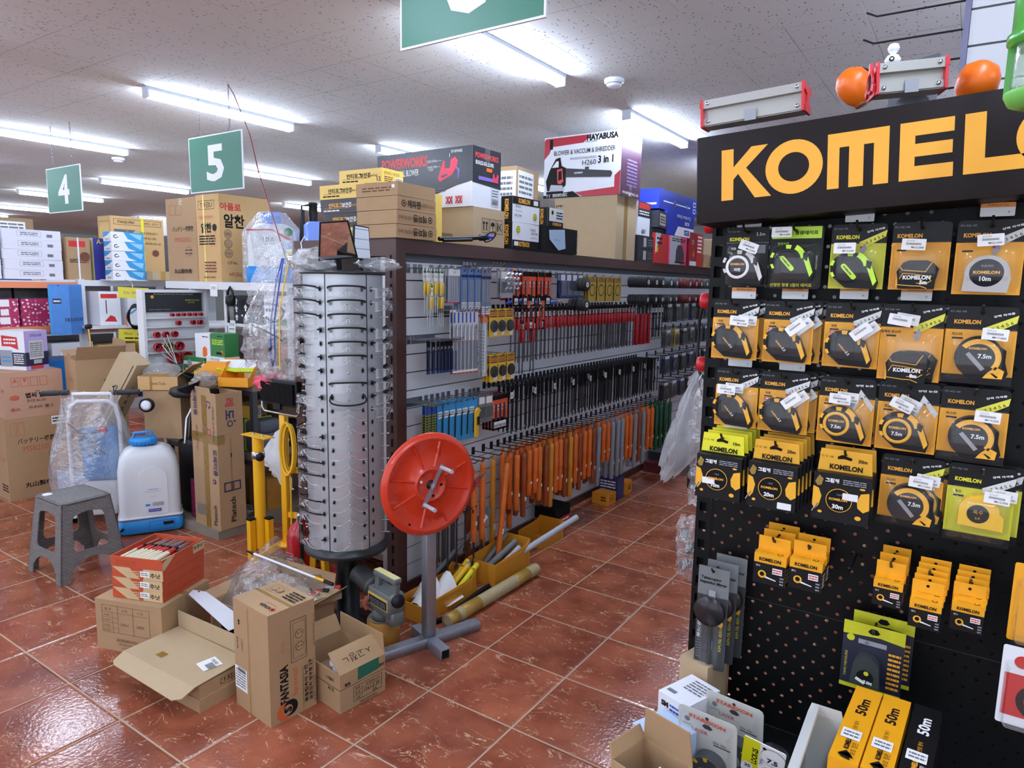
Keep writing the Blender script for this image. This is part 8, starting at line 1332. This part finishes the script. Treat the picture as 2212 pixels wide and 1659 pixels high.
o=card('tape_measure_pack','tape measure',.085,.11,whitep,[('P',[(0,.2),(0,1),(.40,1),(.40,.1)],limey),('T',.30,.55,.012,'LOCK-25',ink,{'rot':PI/2,'bold':.04,'w':.05}),('O',.16,.2,.011,whitep),('T',.16,.2,.010,'25',ink,{'bold':.04}),('T',.72,.62,.014,'7.5',ink,{'bold':.03}),('O',.66,.28,.013,gold),('O',.66,.28,.007,greyh),('T',.47,.5,.006,'TAPE',ink,{'rot':PI/2}),('F',.84,.2,.90,.5,.001,ink)],.002);b=MB();b.lathe([(.026,0),(.03,.01),(.026,.02)],black,24,(.02,-.002,-.02),(0,1,0),caps=False);b.build('tape_body',o);o.location=(-.275,1.37,SH+.158);o.rotation_euler=(.35,.12,0);tag(o,'white and yellow card pack marked LOCK-25'.replace('marked LOCK-25','with a black coil, between laser packs and white box'))
# boxes at the left end of the shelf
carton('drill_bit_box','white box with a printed checklist on top at the left end of the shelf','box',(-.480,1.50,SH),(.085,.12,.145),white,-.35,t=[('L',.3,.45,.9,.9,5,greyink),('L',.1,.1,.4,.3,1,greyink)],f=[('T',.24,.84,.014,'SM',ink,{'bold':.06}),('L',.42,.76,.8,.9,2,blue),('R',0,.45,1,.62,skyb)],l=[('R',0,.5,1,.62,skyb)]);
carton('glossy_box','pale blue glossy box in front of the white checklist box','box',(-.492,1.375,SH),(.10,.10,.115),mat('pale_foil',(178,200,226),.25),-.4,t=[('O',.25,.45,.012,blue),('T',.25,.45,.006,'HEX',whitep)])
carton('kraft_box','small kraft box standing behind the white checklist box at the upright','box',(-.490,1.63,SH),(.08,.09,.17),kraft2,-.25,t=[('L',.5,.3,.8,.4,1,ink)])
open_box('kraft_box','low open kraft box holding silver marker pens at the shelf corner',(-.455,1.21,SH),(.12,.11,.145),kraft,-.25,flaps=[('b',.075,-.1),('l',.03,.4)])
for i in range(4):
 o=thing('marker_pen',('nearest','second','third','farthest')[i]+' silver pen with a green cap in the low kraft box','pen',(-.485+.014*i,1.175+.018*i,SH+.125),(0,.15,-.6));MB().cyl((0,0,0),(.06,0,0),.0075,steel,12).build('barrel',o);MB().lathe([(.0078,0),(.0078,.028),(.006,.03)],whitep,12,(.02,0,0),(1,0,0),caps=False).build('label',o);MB().cyl((.06,0,0),(.082,0,0),.008,green,12).build('cap',o)
b=MB();b.grid(lambda u,v:(-.10+.2*u*.6,.0,.19*math.sqrt(max(0,1-(1-u*.98)**2))*v),10,2,kraft);tag(b.build('cardboard_flap',None,(-.46,1.685,SH)),'curved kraft flap rising behind the small kraft box','cardboard')
# lamps, bulbs on top of the header
alu2=mat('extruded_aluminium',(176,174,168),.4,.6);redc=mat('lamp_end_red',(206,44,52),.4)
def lamp(lb,loc,rot,L_):
 o=thing('bar_lamp',lb,'lamp',loc,rot);b=MB();pr=[(-.022,0),(.022,0),(.026,.012),(.010,.020),(.012,.034),(.030,.040),(.030,.050),(-.030,.050),(-.030,.040),(-.012,.034),(-.010,.020),(-.026,.012)];b.prism(pr,L_,alu2,(L_/2,0,0),(0,1,0),(0,0,1));b.box(-L_/2,-.027,.002,L_/2,-.018,.016,alu2);b.box(-L_/2,-.031,.038,L_/2,-.024,.056,alu2);b.box(-L_/2,-.020,.016,L_/2,-.014,.038,alu2);b.build('profile',o)
 for e in(-1,1):b=MB();b.prism([(x*1.08,z*1.06-.002)for x,z in pr],.005,redc,(e*L_/2+(.005 if e>0 else 0),0,0),(0,1,0),(0,0,1));b.box(e*L_/2-.0025,-.034,-.002,e*L_/2+.0025,-.018,.058,redc);b.build('end_cap',o)
 for e in(-1,1):
  for z in(.010,.048):MB().lathe([(.0,-.002),(.004,-.002),(.004,0)],steel,10,(e*(L_/2-.012),-.0315 if z>.03 else-.0275,z),(0,1,0),caps=False).build('screw',o)
 MB().box(-.012,-.0335,-.004,.012,-.030,.020,greyh).build('bracket',o);return o
lamp('aluminium bar lamp with red ends at the left of the header top',(-.448,1.615,1.985),(0,-.055,0),.215)
o=lamp('aluminium bar lamp with red ends turned toward the camera between orange bulbs',(-.155,1.62,2.004),(0,-.055,.35),.12);b=MB();b.lathe([(.016,0),(.016,.004),(.022,.004),(.022,0)],redc,24,(-.065,-.004,.027),(-1,0,0),caps=False);b.lathe([(0,.001),(.016,.001)],blackm,20,(-.065,-.004,.027),(-1,0,0),caps=False)
for a in(90,210,330):c_,s_=math.cos(math.radians(a)),math.sin(math.radians(a));b.bar((-.067,-.004+.018*c_,.027+.018*s_),(-.067,-.004+.036*c_,.027+.036*s_),.005,.013,redc)
b.build('ring_end',o)
for lb,loc,rot,s in(('orange dome left of the turned bar lamp',(-.248,1.70,2.016),(0,-.4,0),.95),('orange dome with a hollow rim right of the turned bar lamp',(-.048,1.73,1.992),(.6,.2,0),1.05)):
 o=thing('orange_dome',lb,'dome',loc,rot);MB().lathe([(.014*s,0),(.026*s,.012),(.036*s,.036*s),(.036*s,.056*s),(.028*s,.074*s),(.01*s,.084*s),(0,.086*s)],orange,28,caps=False).build('shell',o);MB().lathe([(.0,-.006),(.013*s,-.006),(.013*s,.004)],mat('amber_base',(190,110,60),.4),16,caps=False).build('base',o)
o=thing('ball_lamp','small white ball lamp standing on the turned bar lamp','lamp',(-.185,1.62,2.062));MB().lathe([(.006,0),(.012,.004),(.015,.012),(.010,.02),(.004,.022),(.009,.028),(.011,.034),(.008,.041),(0,.044)],white,18).build('body',o);MB().lathe([(0,-.013),(.005,-.0155)],blackm,10,(0,0,.010),(0,1,0),caps=False).build('lens',o)
grl=mat('lantern_green',(70,160,50),.3,coat=.5);o=thing('green_lantern','green lantern hanging into the picture at the top right corner','lantern',(.055,1.25,1.875))
MB().lathe([(.03,0),(.046,.006),(.052,.018),(.052,.022)],mat('lantern_pale_green',(120,200,90),.35),32).build('base',o);MB().lathe([(.044,.022),(.044,.085)],film('lantern_window',(200,230,200),.4,.1),32,caps=False).build('window',o);MB().lathe([(.050,.085),(.055,.09),(.055,.10),(.050,.104),(.050,.19),(.056,.195),(.054,.24),(.02,.26)],grl,32).build('head',o)
for i in range(5):a=i*1.257-1.9;MB().bar((.048*math.cos(a),.048*math.sin(a),.018),(.048*math.cos(a),.048*math.sin(a),.09),.008,.006,grl).build('rib',o)
b=MB();b.tube([(.055,1.25,2.13),(.055,1.25,2.20),(.06,1.40,2.22),(.06,1.63,2.10),(.06,1.66,2.02)],.004,black,6);tag(b.build('lantern_hook'),'black wire arm from the header carrying the green lantern','hook')
# red rollers and wire frame on the left upright, hanging clear bags
for i,z in enumerate((1.773,1.584,1.42)):
 o=thing('red_roller',('top','middle','bottom')[i]+' red roller sticking out left of the pegboard upright','roller',(-.572,1.75,z),(0,0,0));MB().lathe([(0,-.018),(.018,-.017),(.020,-.012),(.020,.018),(0,.018)],mat('roller_red',(190,24,34),.35),24,(0,0,0),(1,0,0)).build('cap',o);MB().cyl((.018,0,0),(.05,0,0),.006,black,10).build('axle',o)
b=MB();b.tube([(-.56,1.76,1.80),(-.59,1.77,1.83),(-.61,1.78,1.86)],.004,black,6);b.tube([(-.57,1.77,1.59),(-.60,1.80,1.57),(-.615,1.82,1.53),(-.615,1.82,1.43),(-.60,1.80,1.39),(-.56,1.76,1.37)],.004,black,6);tag(b.build('wire_rack'),'bent black wire frame beside the red rollers','frame')
sheet('clear_bag','large milky clear bag hanging on a chrome hook left of the pegboard',[[(-.628,1.83,1.385),(-.610,1.82,1.395),(-.590,1.82,1.39)],[(-.680,1.86,1.27),(-.64,1.80,1.28),(-.592,1.83,1.27)],[(-.722,1.88,1.17),(-.66,1.80,1.17),(-.60,1.84,1.16)],[(-.728,1.88,1.07),(-.700,1.84,1.06),(-.668,1.85,1.08)]],milky,8,.005,6)
tag(MB().rbox(-.03,-.02,0,.03,.02,.11,mat('grey_tool',(70,70,76),.5),.01).build('boxed_tool',None,(-.665,1.87,1.10),(0,.3,0)),'dark tool showing inside the milky clear bag','tool')
b=MB();b.tube([(-.59,1.80,1.33),(-.598,1.79,1.37),(-.585,1.785,1.395),(-.57,1.79,1.38),(-.565,1.78,1.36)],.0025,steel,6);tag(b.build('chrome_hook'),'chrome ring hook holding the clear bags at the upright','hook')
sheet('clear_bag','smaller clear bag with dark parts behind the milky one',[[(-.60,1.80,1.36),(-.575,1.79,1.36)],[(-.625,1.82,1.25),(-.56,1.80,1.25)],[(-.64,1.85,1.12),(-.56,1.82,1.11)],[(-.62,1.84,1.02),(-.57,1.82,1.01)]],clearbag,8,.006,16)
tag(MB().rbox(-.035,-.012,0,.035,.012,.07,black,.008).build('black_holder',None,(-.615,1.90,1.04),.3),'black plastic holder hanging below the clear bags','holder');
sheet('clear_bag','low clear bag of black fittings hanging beside the slotted upright',[[(-.655,1.87,.965),(-.62,1.86,.97),(-.58,1.86,.965)],[(-.665,1.86,.89),(-.62,1.84,.89),(-.57,1.86,.89)],[(-.655,1.86,.83),(-.62,1.83,.82),(-.575,1.86,.83)],[(-.645,1.86,.79),(-.62,1.86,.775),(-.585,1.87,.78)]],clearbag,8,.005,26)
for i,(x,z)in enumerate(((-.640,.905),(-.625,.865),(-.635,.815))):
 o=thing('black_fitting',('upper','middle','lower')[i]+' black fitting inside the low clear bag','fitting',(x,1.875,z),(.3,.6*i,0));MB().lathe([(.008,-.015),(.013,-.012),(.013,0),(.009,.003),(.009,.014),(.012,.018)],blackm,14).build('body',o);MB().lathe([(0,.0185),(.010,.0185)],black,12,caps=False).build('mouth',o)
 # packs at the right picture edge
for i,(x,y,z,c,nm_)in enumerate(((.165,1.52,1.115,yc,'yellow pack at the right picture edge below the lime card pack'),(.160,1.47,.975,red,'red and white pack at the right picture edge'),(.168,1.53,1.005,mat('card_black',(0,0,0)),'dark pack peeking out behind the red and white pack'))):
 p=card('hand_tool_pack','tool pack',.12,.15,white if i==1 else c,[('R',.05,.12,.95,.66,c),('O',.25,.82,.012,redl),('O',.5,.35,.034,blackm),('O',.5,.35,.022,redl),('O',.5,.35,.015,blackm)]);blist(.11,.12,.03,-.135).build('blister',p);p.location=(x,y,z);tag(p,nm_)
 b=MB();b.tube([(x,BY-.002,z+.006),(x,y-.02,z),(x,y-.03,z+.012)],.0027,black,6);tag(b.build('peg_hook'),'long hook of the '+nm_,'hook')
 # right hand gondola behind the pegboard: faces the aisle
rg=thing('display_gondola','tall white gondola behind the pegboard, seen above the header sign','gondola',(.4,5,0));go=(-.4,-5,0)
MB().box(-.085,2.30,0,.90,2.34,1.90,blackm).build('end_panel',rg,go);b=MB();z=1.90
while z<2.8:b.box(-.085,2.30,z,.90,2.34,z+.088,slatw);b.box(-.083,2.306,z+.088,.898,2.336,z+.094,slotm);z+=.094
b.build('slatted_end',rg,go);b=MB();z=.08;b.box(-.082,2.342,0,-.07,9.6,2.8,slotm)
while z<2.7:b.box(-.09,2.342,z,-.082,9.6,z+.090,slatw);z+=.0965
b.build('slat_panel',rg,go);MB().box(-.10,2.296,1.90,-.086,2.35,2.8,mat('clear_edge_profile',(120,120,150),.3)).build('corner_profile',rg,go);MB().box(.895,2.342,0,.90,9.6,2.8,slatw).build('rear_panel',rg,go)
for i in range(7):
 z=2.12+i*.085;o=thing('wall_hook','long wire hook high on the white gondola behind the header, '+('lowest','second','third','fourth','fifth','sixth','highest')[i],'hook',(-.10,2.42+.02*i,z),0,'hooks of the right gondola');MB().tube([(0,0,0),(-.24,0,.0),(-.27,0,.016)],.003,wired,6).build('prong',o);MB().box(-.004,-.012,-.02,.0,.012,.02,wired).build('hook_plate',o)
sbp=card('circular_blade_pack','blade',.15,.24,mat('pack_slate',(74,78,84),.4),[('L',.2,.62,.8,.78,2,greyh),('R',.1,.1,.9,.4,mat('card_black',(0,0,0)))]);b=MB();b.lathe([(.01,-.004),(.06,-.004),(.06,-.002)],dsteel,24,(0,0,-.14),(0,1,0),caps=False);b.build('blade',sbp);sbp.location=(-.22,2.455,2.29);sbp.rotation_euler=(0,0,-.5);tag(sbp,'slate grey blade pack hanging from the high wire hooks')
for r_ in range(5):
 for i in range(12):
  y=2.6+i*.35;z=.45+r_*.32;hook_=None;put(td[(i*3+r_*2)%4],-.20,y,z,nmz[(i*3+r_*2)%4]+' disc pack on the aisle face of the right gondola, '+('lowest','second','third','fourth','highest')[r_]+' row','disc packs of the right gondola',PI);dup(H2,(-.09,y,z+.006),-PI/2,'dark wire hook on the aisle face of the right gondola','hooks of the right gondola face')
